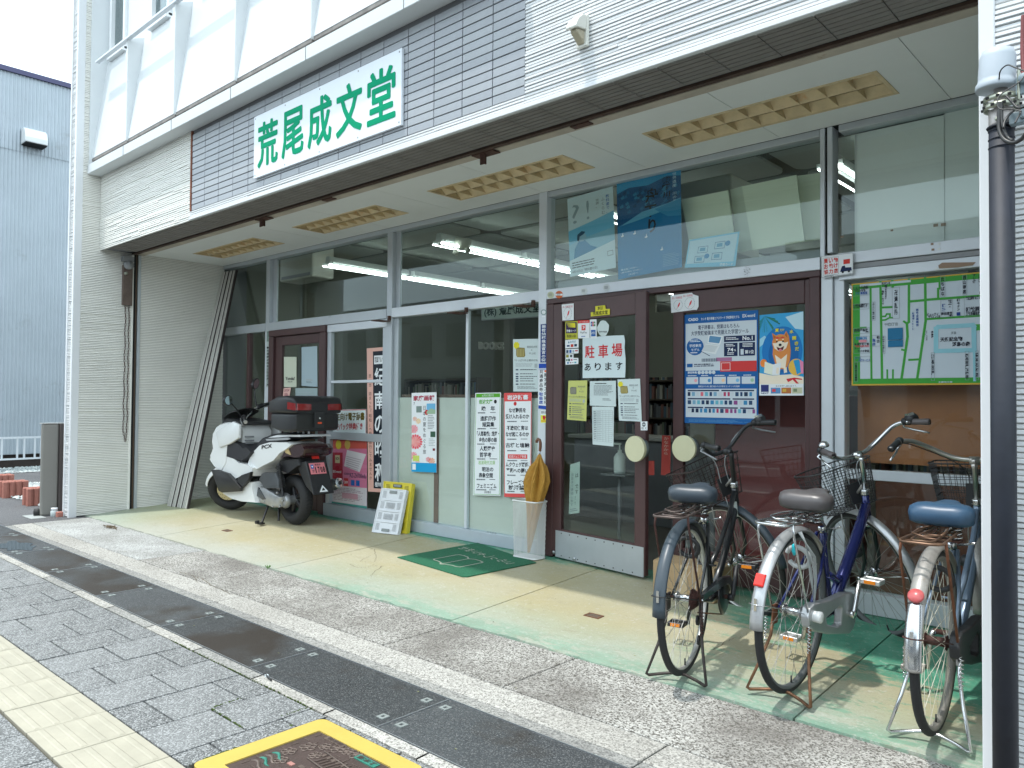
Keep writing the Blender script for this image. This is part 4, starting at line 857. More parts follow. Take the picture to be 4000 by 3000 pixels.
# yard: asphalt drive, gravel, block planters
struct('drive', M().box(-24, -9.34, -2.41, .6, GZ-.12, GZ+.004, m_asph))
struct('gravel_bed', M().box(-16.7, -15.6, -3.0, 2, GZ-.1, GZ+.02, m_gravel)); struct('yard_path', M().box(-15.6, -13.7, -3.0, 2, GZ-.1, GZ+.01, m_asph))
q = M(); q.box(-13.7, -10.4, -1.35, 2, GZ-.1, GZ+.02, m_gravel); struct('gravel_strip', q)
q = M(); rg = random.Random(21); gm_ = [mat('pebble_%d' % i, c, .8) for i, c in enumerate([(.42, .46, .45), (.30, .33, .33), (.52, .54, .52)])]
for i in range(2600):
    if i < 1700: x = rg.uniform(-13.6, -10.4); y = rg.uniform(-1.7, .6)
    else: x = rg.uniform(-16.7, -15.6); y = rg.uniform(-1.5, .8)
    s = rg.uniform(.02, .05); z = GZ+.02; a = rg.uniform(0, 3.14); V = [(x+s*math.cos(a+k*1.57)*rg.uniform(.7, 1.2), y+s*.7*math.sin(a+k*1.57), z) for k in range(4)]+[(x+rg.uniform(-.01, .01), y, z+s*.6)]
    q.add(V, [(0, 1, 4), (1, 2, 4), (2, 3, 4), (3, 0, 4)], rg.choice(gm_))
q.build('pebbles', label='loose grey pebbles in the gravel beds by the warehouse', cat='gravel', kind='stuff')
m_terra = mat('terracotta_block', (.42, .17, .13), .85, var=.2, vs=14, bump=.3)
for i, (px, py, wpx, lb) in enumerate([(52, 1942, 62, 'terracotta edging block, middle one by the grey drive'), (148, 1972, 40, 'terracotta edging block half hidden by the grey gate end'), (0, 1913, 40, 'terracotta edging block cut off by the left picture edge')]):
    v = oz(GZ, px, py); t = thing('edging_block', lb, 'concrete block', (v.x, v.y, GZ), group='terracotta edging blocks by the drive')
    for k in range(4):
        for j in range(2):
            x = v.x+(j-.5)*.14; y = v.y-.13+.075*k+.02; M().lathe([(.042, 0), (.044, .01), (.044, .21), (.038, .22)], (x, y, GZ), (0, 0, 1), m_terra, 8, smooth=False).build('flute', parent=t)
    M().box(v.x-.07, v.x+.07, v.y-.12, v.y+.13, GZ, GZ+.16, m_terra).build('core', parent=t)
gp = thing('folding_gate', 'grey brown folded end of a metal gate beside the white wing wall', 'gate', (-9.82, -1.8, GZ)); mg = mat('gate_taupe', (.235, .225, .205), .5, var=.05, vs=3); mg2 = mat('gate_side', (.09, .075, .07), .6)
M().box(-9.84, -9.785, -1.945, -1.77, GZ+.01, .945, mg).build('end_post', parent=gp, bevel=.02, seg=3); M().box(-9.86, -9.78, -1.95, -1.68, .946, .955, mat('gate_cap', (.45, .45, .43), .5)).build('cap', parent=gp)
M().box(-9.84, -9.74, -1.768, -1.70, GZ+.05, .945, mg2).build('gate_leaf', parent=gp)
q = M(); [q.box(-9.85, -9.70, -1.70, -1.60, z, z+.03, mg2) for z in (.1, .35, .6, .85)]; q.build('gate_link', parent=gp)
M().cyl((-9.87, -1.98, GZ+.045), (-9.84, -1.93, GZ+.045), .045, mat('gate_wheel', (.02, .02, .02), .7)).build('gate_wheel', parent=gp)
t = thing('glass_jar', 'small glass jar with pale lid at the foot of the grey gate', 'jar', (-9.70, -1.83, GZ)); M().lathe([(.035, 0), (.04, .01), (.04, .06), (.03, .075)], (-9.70, -1.83, GZ), (0, 0, 1), mat('jar_glass', (.45, .5, .5), .15)).build('jar_body', parent=t); M().cyl((-9.70, -1.83, GZ+.076), (-9.70, -1.83, GZ+.10), .034, mp).build('lid', parent=t)
M().box(-9.66, -9.60, -1.83, -1.77, GZ, GZ+.06, m_terra).build('brick_piece', label='broken brick piece at the foot of the wing wall', cat='brick', loc=(-9.63, -1.8, GZ), bevel=.006)
M().box(-9.95, -9.62, -2.08, -1.93, GZ+.004, GZ+.012, mat('meter_cover', (.35, .37, .36), .7, var=.2, vs=12)).build('meter_cover', label='pale rectangular meter cover set at the end of the apron', cat='cover', loc=(-9.8, -2.0, GZ), bevel=.004)
# across the street, seen only as reflections in the glass
m_far = mat('far_wall', (.34, .34, .33), .8, var=.15, vs=.4); m_farw = mat('far_window', (.05, .06, .07), .15)
for i, (a, b, h, c) in enumerate([(-32, -20, 5.0, (.32, .33, .33)), (-19.5, -9, 4.6, (.45, .42, .38)), (-8.5, 1, 5.4, (.30, .32, .34)), (1.5, 14, 4.6, (.42, .42, .42))]):
    t = thing('street_building', ['dark grey', 'beige', 'slate grey', 'light grey'][i]+' building across the street, seen only in reflections', 'building', ((a+b)/2, -16, 0))
    mf = mat('far_wall_%d' % i, c, .8, var=.1, vs=.5)
    M().box(a, b, -24, -16, GZ, h, mf).build('wall', parent=t); M().box(a-.2, b+.2, -24.1, -15.7, h, h+.25, m_gray).build('roof', parent=t)
    n = int((b-a)/2.2)
    for k in range(n):
        for z in (0.9, 3.0): x = a+.6+k*2.2; M().box(x, x+1.3, -16.0, -15.96, z, z+1.3, m_farw).build('window', parent=t)

# parked white van across the road, seen only as a reflection in the door glass
vn = thing('parked_van', 'parked white van across the road, seen only as a reflection in the shop glass', 'van', (-6.5, -9.2, GZ-.12)); mv = mat('van_white', (.66, .67, .68), .25, coat=.5); mvg = mat('van_glass', (.03, .035, .04), .08); z0v = GZ-.12
P = [(-8.3, .35), (-8.32, .85), (-8.1, 1.05), (-7.35, 1.75), (-7.1, 1.86), (-5.0, 1.9), (-4.85, 1.7), (-4.78, .95), (-4.8, .38)]
M().prism([(x, z+z0v) for x, z in P], lambda x, z: (x, -10.0, z), lambda x, z: (x, -8.5, z), mv).build('body', parent=vn, bevel=.06, seg=3)
for (a, b, c, d) in ((-7.45, -6.75, -6.75, -7.05), (-6.65, -5.85, -5.85, -6.65), (-5.75, -5.05, -5.10, -5.75)): M().prism([(a, 1.05+z0v), (b, 1.05+z0v), (c, 1.65+z0v), (d, 1.65+z0v)], lambda x, z: (x, -8.51, z), lambda x, z: (x, -8.49, z), mvg).build('side_window', parent=vn)
for x in (-7.55, -5.5):
    o = M().ring((x, -8.62, .31+z0v), (0, 1, 0), .23, .085, m_dark, 28, 8, rv=.09).build('wheel', parent=vn); M().lathe([(.19, 0), (.16, .03), (.05, .04)], (x, -8.56, .31+z0v), (0, 1, 0), m_steel, 20).build('rim', parent=o)
M().box(-8.28, -8.1, -8.52, -8.485, .72+z0v, .9+z0v, mat('van_lamp', (.7, .7, .65), .1)).build('headlight', parent=vn); M().box(-4.86, -4.79, -8.6, -8.49, .9+z0v, 1.35+z0v, mat('van_tail', (.4, .02, .02), .2)).build('tail_light', parent=vn)
q = M(); q.box(-7.0, -6.85, -8.497, -8.48, .95+z0v, .98+z0v, m_gray); q.build('door_handle', parent=vn)
struct('road_marking', M().box(-60, 40, -11.9, -11.75, GZ-.118, GZ-.116, mat('road_white', (.6, .6, .58), .7)).box(-60, 40, -7.05, -6.93, GZ-.118, GZ-.116, mat('road_white', (.6, .6, .58), .7)))
# ================================================================ SIGN, POSTERS, STICKERS
m_sign = mat('sign_white', (.74, .79, .84), .4, var=.03, vs=2); GRN = mat('sign_green', (.0, .30, .15), .7, spec=.1)
S = Sheet([Vector((-5.98, FY_-.030, 3.62)), Vector((-4.043, FY_-.030, 3.622)), Vector((-4.04, FY_-.030, 3.098)), Vector((-5.975, FY_-.030, 3.098))], thick=.02)
S.paper(m_sign)
for i, ch in enumerate('荒尾成文堂'):
    for k, (du, dv) in enumerate(((0, 0), (.0042, 0), (-.0042, 0), (0, .017), (0, -.017), (.003, .012), (-.003, .012), (.003, -.012), (-.003, -.012))): S.text(ch, .037+.193*i+du, .165+dv, .037+.193*i+.156+du, .855+dv, GRN, 0, lift=3+.25*k)
for u in (.012, .25, .5, .75, .988):
    for v in (.04, .96): S.disc(u, v, .0035, m_gray)
S.done('shop_sign', 'white shop sign with big green characters on the grey tiles', 'sign')
IN = .0565   # just behind the window glass
CR = paint('#dfe4df'); WH = paint('#e6eaec'); BK = paint('#15171c'); NV = paint('#10254e'); BL = paint('#0f5fb0'); RD = paint('#c92a2e'); GN = paint('#58a62c'); GY = paint('#6d7478'); YL = paint('#e2d62e'); PK = paint('#eec2b8'); LG = paint('#aab4b6')
def sheet(y, *pts): return Sheet(quad_y(y, *pts))
def sheetd(*pts, off=-.027):            # on the ajar left door
    th = -R(8.5); n = (-math.sin(th)*-1*-1, -math.cos(th), 0)
    n = Vector((math.sin(th), -math.cos(th), 0)); p0 = Vector((-3.93, 0, 0))+n*(-off)
    return Sheet([onp(p[0], p[1], p0, n) for p in pts])
def ellip(S, u, v, ru, rv, m, lift=1, n=20, a0=0): return S.poly([(u+ru*math.cos(6.2832*i/n+a0), v+rv*math.sin(6.2832*i/n+a0)) for i in range(n)], m, lift)
# --- bay B
S = sheet(.032, (1608, 1535), (1705, 1532), (1705, 1846), (1608, 1842)); S = sheet(.028, (1608, 1535), (1705, 1532), (1705, 1846), (1608, 1842)); S.paper(WH)
S.text('家庭画報', .07, .035, .93, .105, paint('#a8143c'), .03); S.text('7', .08, .12, .14, .155, GY, .01)
pp = [paint(c) for c in ('#e8505e', '#f07a86', '#f6b0a8', '#f4c05a', '#f09050')]; rg = random.Random(5)
def petals(u, v, r, n, m, l): 
    for k in range(n): a = 6.283*k/n; S.poly([(u, v), (u+r*math.cos(a-.16), v+r*.33*math.sin(a-.16)), (u+1.15*r*math.cos(a), v+1.15*r*.33*math.sin(a)), (u+r*math.cos(a+.16), v+r*.33*math.sin(a+.16))], m, l)
petals(.16, .62, .26, 16, pp[0], 1); petals(.16, .62, .17, 12, pp[2], 2); petals(.28, .36, .10, 9, pp[3], 1); petals(.10, .46, .15, 12, pp[1], 1); petals(.08, .80, .14, 12, pp[1], 1); petals(.82, .86, .12, 10, pp[4], 1); petals(.68, .84, .09, 9, pp[0], 1); petals(.25, .87, .08, 8, pp[2], 1); petals(.14, .33, .08, 8, pp[4], 1)
S.rect(.62, .14, .96, .27, paint('#6fb2d8')); S.poly([(.62, .24), (.8, .2), (.96, .22), (.96, .27), (.62, .27)], paint('#9cb79a'), 2); S.rect(.2, .17, .42, .25, paint('#7d8f8a')); S.rect(.77, .49, .96, .56, paint('#3a5a48')); S.disc(.62, .25, .07, RD)
S.vtext('日本の夏をめぐる旅', .46, .16, .60, .78, paint('#26262c'), .0); S.lines(.66, .29, .93, .47, 9, GY, .35); S.lines(.70, .58, .95, .68, 5, LG, .4); S.rect(.86, .70, .95, .73, paint('#7a2a34'))
S.rect(0, .885, 1, 1, paint('#1b9bd0')); S.lines(.3, .905, .93, .985, 4, WH, .5, seed=4); S.rect(.04, .90, .18, .975, WH, 2); S.rect(.06, .795, .32, .865, paint('#c9d86a'))
S.done('magazine_poster', 'narrow floral magazine poster with red title and blue foot on the left sliding pane', 'poster')
def bookposter(pts, head, rows, foot, hm, label, sub=None):
    S = sheet(.026, *pts); S.paper(WH); return S
S = sheet(.024, (1857, 1535), (1957, 1533), (1955, 1937), (1848, 1934)); S.paper(WH); S.frame(.03, .008, .97, .992, .012, GN, 1); S.rect(.03, .008, .97, .045, GN)
S.text('6月の新刊', .28, .014, .72, .039, WH, .0, 3); S.text('岩波文庫', .15, .065, .68, .11, GN, .03); S.disc(.79, .088, .055, BK)
for t, u0, u1, v in (('晩　年', .26, .78, .13), ('遠藤周作', .22, .82, .228), ('短篇集', .30, .76, .285), ('「人間喜劇」総序・', .10, .94, .375), ('金色の眼の娘', .18, .86, .435), ('人類歴史', .22, .80, .52), ('哲学考', .22, .66, .58), ('明治の', .32, .74, .722), ('表象空間', .20, .72, .78), ('フェミニズム', .14, .86, .882)): S.text(t, u0, v, u1, v+.048, paint('#0c1c2c'), .022)
S.text('岩波現代文庫', .18, .66, .80, .70, paint('#8cc152'), 0)
for v in (.19, .345, .495, .64, .84, .94): S.lines(.12, v, .5, v+.014, 1, GY, .8, seed=int(v*99)); S.lines(.6, v, .88, v+.012, 1, GY, .6, seed=int(v*98))
S.text('岩波書店', .42, .955, .66, .978, BK, 0); S.done('book_list_poster', 'white book list poster with green header band', 'poster')
S = sheet(.026, (1969, 1535), (2077, 1533), (2074, 1944), (1970, 1941)); S.paper(WH); SR = paint('#dd5454'); S.rect(0, 0, 1, .082, SR); S.rect(0, .965, 1, 1, SR); S.rect(0, .082, .022, .965, SR); S.rect(.978, .082, 1, .965, SR)
S.text('岩波新書', .12, .020, .88, .068, WH, .03, 3); S.disc(.41, .105, .055, RD)
for t, u0, u1, v in (('なぜ難民を', .18, .80, .145), ('受け入れるのか', .06, .92, .205), ('不適切保育は', .10, .88, .315), ('なぜ起こるのか', .06, .92, .375), ('古墳と埴輪', .06, .94, .48), ('ムクウェゲ医師、', .06, .95, .665), ('平和への闘い', .08, .90, .722), ('フレーズで', .10, .80, .835), ('就活論', .16, .78, .885)): S.text(t, u0, v, u1, v+.046, paint('#0a1424'), .024)
S.rect(.14, .59, .86, .632, SR); S.text('岩波ジュニア新書', .18, .597, .82, .624, WH, 0, 3)
for v in (.27, .44, .55, .645, .785, .94): S.lines(.12, v, .5, v+.014, 1, GY, .8, seed=int(v*97)); S.lines(.62, v, .9, v+.012, 1, GY, .6, seed=int(v*91))
S.done('book_list_poster', 'white book list poster with red header and red foot, behind the umbrella', 'poster')
def flyer(S, bgm, label, yellow=False):
    S.paper(bgm)
    if not yellow: S.poly([(.06+.1*(1+.25*(k % 2))*math.cos(6.283*k/16)+.07, .12+.06*(1+.25*(k % 2))*math.sin(6.283*k/16)) for k in range(16)], YL, 1)
    c1 = paint('#77776a' if yellow else '#8d8148'); S.poly([(.12, .18), (.2, .16), (.44, .17), (.46, .32), (.42, .345), (.16, .345), (.12, .31)], c1, 2)
    for k in range(5): S.rect(.16+.055*k, .19, .185+.055*k, .33, paint('#b9ab6e' if not yellow else '#9b9a88'), 3)
    S.text('黒田征太郎', .52, .13, .90, .175, GY, 0); S.text('×', .67, .20, .72, .225, GY, 0); S.text('中上紀', .60, .255, .84, .295, GY, 0)
    S.text('「やっぱり中上健次だね」', .05, .385, .95, .43, GY, 0); S.lines(.1, .46, .9, .54, 4, LG, .4, seed=3)
    for k, v in enumerate((.575, .655, .705, .745, .79, .85)): S.rect(.10, v, .20, v+.022, NV, 1); S.lines(.26, v, .9, v+.02, 1, GY, .8, seed=k)
    S.text('2024年6月25日(火)', .26, .572, .70, .602, GY, 0); S.lines(.15, .9, .9, .96, 3, GY, .4, seed=9)
    S.rect(.80, .47, .90, .55, LG, 2)
m_paper = paint('#c9d6d6'); m_yp = paint('#c3c774')
S = sheet(.030, (2004, 1325), (2110, 1323), (2110, 1530), (2005, 1529)); flyer(S, m_paper, ''); S.done('event_flyer', 'white event flyer beside the blue strip, on the right sliding pane', 'flyer')
# --- post strips
S = sheet(-.0135, (2112, 1267), (2137, 1265), (2136, 1415), (2111, 1416)); S.paper(paint('#17397c')); S.vtext('振替納税推進宣言の街', .16, .015, .84, .985, WH, .02); S.done('post_strip', 'dark blue vertical strip with white characters on the white post', 'sticker')
S = sheet(-.0145, (2105, 1421), (2144, 1420), (2143, 1600), (2103, 1596)); S.paper(WH); bb = paint('#1d49a8'); S.rect(0, 0, 1, .10, bb); S.rect(0, .925, 1, 1, bb)
for k in range(2): S.rect(0, .112+.02*k, 1, .120+.02*k, bb)
S.vtext('新宮商工会議所', .54, .20, .94, .90, BK, .01); S.vtext('共通商品券', .06, .13, .46, .62, BK, .01); S.vtext('取扱店', .06, .63, .46, .90, bb, .03); S.poly([(.55, .15), (.8, .14), (.9, .165), (.7, .175), (.85, .19), (.6, .19)], paint('#e06a2c'), 2)
S.done('post_strip', 'white strip with blue ends and black characters on the post', 'sticker')
S = sheet(-.0135, (2112, 1602), (2138, 1602), (2138, 1651), (2112, 1651)); S.paper(paint('#e3e64a')); S.rect(0, 0, 1, .4, WH); S.text('無料車', .1, .06, .9, .3, BK, 0, 3); S.poly([(.3, .5), (.5, .42), (.8, .55), (.6, .8), (.35, .75)], RD, 2); S.lines(.1, .82, .9, .95, 2, RD, .5); S.done('yellow_sticker', 'small yellow and white sticker low on the post above the umbrella', 'sticker')
S = sheet(-.0135, (2112, 1207), (2136, 1207), (2136, 1260), (2112, 1260)); S.paper(paint('#b9c4c6'), [(.5+.5*math.cos(k*.3142), .24+.22*math.sin(k*.3142)) for k in range(20)]); ellip(S, .5, .24, .42, .185, paint('#2c7a74')); ellip(S, .5, .24, .34, .15, WH, 2); S.rect(.2, .52, .8, .60, WH, 1); S.done('round_sticker', 'round teal ringed sticker on the white post above the blue strip', 'sticker')
# --- header stickers
for (x, y, r, c, lb) in ((2151, 1152, 13, '#c3c8ab', 'pale green round sticker at the left end of the white header'), (2184, 1151, 15, '#cf6a3e', 'orange round sticker on the white header'), (2281, 1137, 14, '#d3d9d8', 'white round sticker on the header above the left maroon door'), (2369, 1124, 14, '#ccd2d2', 'white round sticker farther right on the header above the left maroon door')):
    S = sheet(-.0155, (x-r, y-r), (x+r, y-r), (x+r, y+r), (x-r, y+r)); S.paper(paint(c), [(.5+.5*math.cos(k*.3142), .5+.5*math.sin(k*.3142)) for k in range(20)])
    if c == '#cf6a3e': S.rect(.03, .38, .97, .62, WH)
    S.lines(.2, .3, .8, .7, 4, GY, .4, seed=x); S.done('round_sticker', lb, 'sticker')
for (x, y, lb) in ((2915, 1061, 'faint peeled round sticker print on the header above the right maroon door'),):
    S = sheet(-.0155, (x-18, y-20), (x+18, y-22), (x+18, y+18), (x-18, y+20)); S.base.add([S.P(.5, .5, -.0005), S.P(.52, .5, -.0005), S.P(.5, .52, -.0005)], [(0, 1, 2)], GY)
    rg = random.Random(4)
    for k in range(40): a = rg.uniform(0, 6.28); r = rg.uniform(.1, .48); u, v = .5+r*math.cos(a), .5+r*math.sin(a); S.rect(u, v, u+.07, v+.03, GY)
    S.done('sticker_residue', lb, 'sticker')
# --- left maroon door (ajar)
def feather(S, u, v, s_):
    q = S.W/S.H; S.poly([(u-.02*s_, v+.14*s_*q), (u-.03*s_, v+.05*s_*q), (u+.05*s_, v-.10*s_*q), (u+.13*s_, v-.17*s_*q), (u+.14*s_, v-.10*s_*q), (u+.08*s_, v+.05*s_*q)], paint('#d8333f'), 3); S.poly([(u-.02*s_, v+.12*s_*q), (u-.12*s_, v+.26*s_*q), (u-.13*s_, v+.25*s_*q), (u-.035*s_, v+.11*s_*q)], paint('#d8333f'), 3)
    for k in range(22): a = 6.283*k/22; S.poly([(u+.3*s_*math.cos(a), v+.3*s_*q*math.sin(a)), (u+.34*s_*math.cos(a), v+.34*s_*q*math.sin(a)), (u+.34*s_*math.cos(a+.14), v+.34*s_*q*math.sin(a+.14)), (u+.3*s_*math.cos(a+.14), v+.3*s_*q*math.sin(a+.14))], LG, 2)
S = sheetd((2194, 1190), (2241, 1185), (2241, 1250), (2197, 1252)); S.paper(WH); S.text('赤い羽根協力店', .08, .10, .92, .24, paint('#d0566a'), .0); feather(S, .5, .58, 1.05); S.done('feather_sticker', 'white sticker with one red feather on the left maroon door', 'sticker')
S = sheetd((2308, 1198), (2382, 1190), (2382, 1229), (2308, 1236)); S.paper(paint('#d8cf3c'), [(.24, 0), (.76, 0), (.79, .40), (1, .42), (1, 1), (0, 1), (0, .58), (.24, .54)]); S.text('本は', .36, .05, .64, .44, BK, .01); S.text('荒尾成文堂', .11, .52, .89, .93, BK, .01); S.done('name_sticker', 'yellow stepped sticker with the shop name on the left maroon door', 'sticker')
S = sheetd((2208, 1256), (2256, 1254), (2257, 1325), (2208, 1326)); S.paper(paint('#b7b53a')); S.rect(.07, .06, .93, .66, paint('#33234f')); 
for k in range(5): S.poly([(.1+.04*k, .10+.05*k), (.8, .10+.05*k), (.85, .15+.05*k), (.82, .16+.05*k), (.1+.04*k, .115+.05*k)], YL, 2)
S.text('図書カード', .12, .46, .88, .60, WH, .02, 3); S.text('取扱い店', .14, .74, .86, .90, BK, .01); S.done('card_sticker', 'olive yellow and purple book card sticker in the door glass corner', 'sticker')
S = sheetd((2257, 1252), (2303, 1250), (2303, 1320), (2258, 1322)); S.paper(WH); S.rect(0, 0, 1, .16, paint('#d6403c')); S.text('ペイペイ使えます', .08, .04, .92, .12, WH, 0, 3); S.rect(.32, .27, .66, .56, paint('#d6403c')); S.poly([(.42, .33), (.58, .33), (.6, .42), (.5, .46), (.44, .52), (.46, .42), (.52, .40), (.52, .36), (.42, .36)], WH, 3); S.text('PayPay', .22, .63, .78, .76, BK, .0); S.lines(.3, .88, .75, .93, 1, BL, .8); S.done('payment_sticker', 'white payment sticker with red top band and red P mark', 'sticker')
S = sheetd((2304, 1248), (2330, 1247), (2331, 1322), (2306, 1323)); S.paper(WH)
for k, c in enumerate(('#1b4a9c', '#c22c3c', '#2a8a4a')): S.rect(.14+.24*k, .12, .34+.24*k, .36, paint(c))
S.text('JCB', .15, .19, .85, .29, WH, .02, 3); S.rect(.14, .55, .84, .88, paint('#1c5ea8')); S.text('AMEX', .2, .64, .8, .78, WH, .0, 3); S.done('payment_sticker', 'narrow white sticker with two card marks, one above the other', 'sticker')
S = sheetd((2331, 1250), (2380, 1250), (2380, 1317), (2331, 1317)); S.paper(paint('#ccd8d6'), [(.30, .06), (.5, .02), (.72, .06), (.98, .3), (.94, .62), (.78, .85), (.62, .97), (.42, .98), (.2, .84), (.05, .62), (.02, .42)]); S.text('新宮市 参加店', .2, .64, .82, .73, BK, .01); S.done('member_sticker', 'blank looking pale many-sided sticker above the parking notice', 'sticker')
def cards(pts, items, lb, extra=None):
    S = sheetd(*pts); S.paper(WH)
    if extra: S.text(extra, .34, .12, .82, .40, paint('#2b7f9c'), 0); S.poly([(.22, .42), (.27, .14), (.32, .42)], paint('#2b7f9c'), 2)
    for (a, b, c, d, col) in items: S.rect(a, b, c, d, paint(col))
    S.done('payment_sticker', lb, 'sticker')
cards([(2208, 1328), (2260, 1325), (2260, 1358), (2208, 1361)], [(.13, .62, .34, .82, '#22406e'), (.42, .55, .62, .88, '#c23b2c'), (.69, .55, .88, .84, '#1f3a5a')], 'white payment sticker with a blue triangle and three card marks', 'AirPAY')
cards([(2209, 1364), (2260, 1362), (2260, 1380), (2209, 1382)], [(.06, .2, .24, .85, '#35506e'), (.3, .2, .47, .85, '#2a62a4'), (.54, .25, .68, .8, '#a9b3b8'), (.74, .3, .94, .55, '#b8343c')], 'thin white sticker with four card marks under the triangle sticker')
cards([(2209, 1384), (2240, 1383), (2240, 1398), (2209, 1399)], [(.08, .15, .42, .85, '#8c8a2a'), (.56, .2, .86, .8, '#4a5358')], 'smallest white payment sticker with an olive mark')
cards([(2209, 1399), (2259, 1398), (2259, 1422), (2209, 1425)], [(.06, .15, .17, .45, '#3c7a4c'), (.21, .12, .36, .48, '#2d5c56'), (.42, .15, .56, .42, '#c86a8a'), (.62, .2, .92, .3, '#5a6468'), (.13, .6, .27, .86, '#2c7fb0'), (.34, .64, .46, .8, '#8a4a78'), (.52, .68, .64, .76, '#5a6468'), (.70, .6, .85, .84, '#58a6b8')], 'lowest white payment sticker with two rows of small marks')
S = sheetd((2276, 1322), (2444, 1309), (2443, 1475), (2276, 1477)); S.paper(paint('#cfdde0'), [(0, 0), (.5, -.02), (.96, 0), (.985, .14), (.975, .3), (1, .55), (1, .8), (.99, 1), (.5, .995), (0, 1), (0, .4)]); S.text('駐', .06, .19, .29, .51, RD, .018); S.text('車', .38, .19, .61, .51, RD, .018); S.text('場', .69, .18, .93, .50, RD, .018)
for k, ch in enumerate('あります'): S.text(ch, .05+.245*k, .63, .20+.245*k, .82, BK, .014)
S.done('parking_notice', 'large white notice with red and black parking words on the left door glass', 'notice')
S = sheetd((2220, 1487), (2294, 1486), (2290, 1645), (2215, 1639)); flyer(S, m_yp, '', True); S.done('event_flyer', 'yellow event flyer on the left door glass', 'flyer')
S = sheetd((2304, 1489), (2406, 1487), (2406, 1588), (2304, 1584)); S.paper(m_paper); S.lines(.2, .09, .8, .13, 1, BK, .7, brk=.6); S.lines(.16, .18, .9, .60, 9, GY, .35, seed=6); S.lines(.5, .70, .85, .80, 2, GY, .4); S.done('typed_notice', 'white typed notice below the parking notice', 'notice')
S = sheetd((2313, 1588), (2398, 1589), (2396, 1744), (2315, 1736)); S.paper(m_paper)
for k in range(17): S.rect(.06, .10+.05*k, .94, .103+.05*k, GY)
for u in (.06, .22, .5, .64, .78, .936): S.rect(u, .10, u+.006, .90, GY)
S.lines(.08, .12, .2, .88, 16, GY, .4); S.lines(.24, .12, .45, .88, 16, LG, .4, seed=3); S.done('table_sheet', 'white sheet with a ruled table hanging below the typed notice', 'notice')
S = sheetd((2412, 1482), (2500, 1479), (2507, 1647), (2418, 1643)); flyer(S, m_paper, ''); S.done('event_flyer', 'white event flyer with yellow burst right of the typed notice', 'flyer')
S = sheetd((2502, 1647), (2529, 1646), (2529, 1681), (2503, 1681)); S.paper(WH); S.disc(.48, .33, .26, GY); S.rect(.3, .3, .66, .36, WH, 3); S.text('引 く', .12, .62, .88, .9, BK, .01); S.done('pull_sticker', 'small white pull sticker above the left round handle', 'sticker')
S = sheetd((2227, 1815), (2265, 1803), (2263, 2003), (2222, 2009), off=.004); S.paper(paint('#9fada6')); S.vtext('は　です!!', .55, .2, .9, .85, BK, .0); S.lines(.1, .9, .9, .97, 2, GY, .4); S.vtext('当店まで連絡します', .12, .18, .42, .85, GY, 0); S.done('narrow_note', 'narrow handwritten note low inside the left door glass', 'notice')
# --- right maroon door
S = sheet(.0155, (2619, 1151), (2703, 1142), (2729, 1170), (2728, 1212)) ; S = Sheet(quad_y(.0155, (2619, 1154), (2728, 1140), (2729, 1214), (2622, 1222))); S.paper(WH, [(0, 0), (.77, 0), (.82, .1), (1, .22), (1, .78), (.93, .96), (.85, .93), (0, 1)]); S.text('赤い羽根協', .05, .12, .42, .25, paint('#d0566a'), 0); S.text('赤い羽根協', .46, .08, .80, .20, paint('#d0566a'), 0); feather(S, .27, .60, .5); feather(S, .69, .56, .55); S.done('feather_sticker', 'curling white sticker with two red feathers over the door joint', 'sticker')
S = Sheet(quad_y(.039, (2673, 1230), (2962, 1211), (2962, 1660), (2674, 1652))); BLc = paint('#155d9f'); S.paper(BLc); PW = paint('#c9d3da'); S.rect(.02, .085, .98, .52, PW)
S.text('CASIO', .06, .035, .20, .062, WH, .03); S.text('カシオ 電子辞書エクスワード 学校専用モデル', .24, .035, .76, .062, WH, .01); S.text('EX-word', .80, .028, .96, .058, WH, .02)
S.text('電子辞書は、授業はもちろん', .20, .105, .76, .145, NV, .012); S.text('大学受験勉強まで見据えた学習ツール', .10, .155, .88, .198, NV, .012)
ellip(S, .155, .30, .122, .078, BLc, 2); S.text('学校専用', .075, .275, .24, .305, WH, .01, 3); S.text('モデル', .10, .315, .22, .340, WH, .01, 3); S.lines(.08, .235, .24, .262, 2, WH, .5, 3); S.lines(.09, .35, .22, .362, 1, WH, .7, 3)
S.poly([(.35, .195), (.54, .215), (.50, .29), (.33, .27)], WH, 2); S.poly([(.36, .205), (.52, .222), (.49, .278), (.345, .262)], paint('#5e8fb4'), 3); S.poly([(.30, .275), (.50, .295), (.44, .375), (.245, .345)], paint('#dde2e4'), 2)
for k in range(7): S.poly([(.295-.006*k, .285+.008*k), (.47-.007*k, .303+.008*k), (.468-.007*k, .306+.008*k), (.293-.006*k, .288+.008*k)], LG, 3)
S.poly([(.24, .345), (.245, .342), (.365, .385), (.36, .39)], NV, 3)
for (a, b, c, d) in ((.555, .215, .96, .268), (.555, .278, .735, .395), (.755, .278, .96, .395)): S.rect(a, b, c, d, NV, 2)
S.text('No.1', .80, .222, .93, .258, WH, .03, 3); S.lines(.58, .228, .76, .256, 2, WH, .5, 3); S.text('74', .60, .322, .68, .354, WH, .03, 3); S.text('%', .69, .335, .715, .352, WH, .01, 3); S.lines(.58, .288, .71, .314, 2, WH, .5, 3); S.lines(.6, .362, .70, .388, 2, WH, .5, 3, seed=5); S.text('第1位', .83, .345, .945, .378, WH, .02, 3); S.lines(.80, .287, .94, .322, 3, WH, .5, 3, seed=6); S.rect(.775, .335, .815, .385, PW, 3)
S.rect(.02+.43, .405, .66, .438, paint('#a86f95'), 2)
for k in range(18): S.rect(.25+.012*k, .41, .257+.012*k, .44, paint(('#49566a', '#8a96a4', '#2d3c58')[k % 3]), 2)
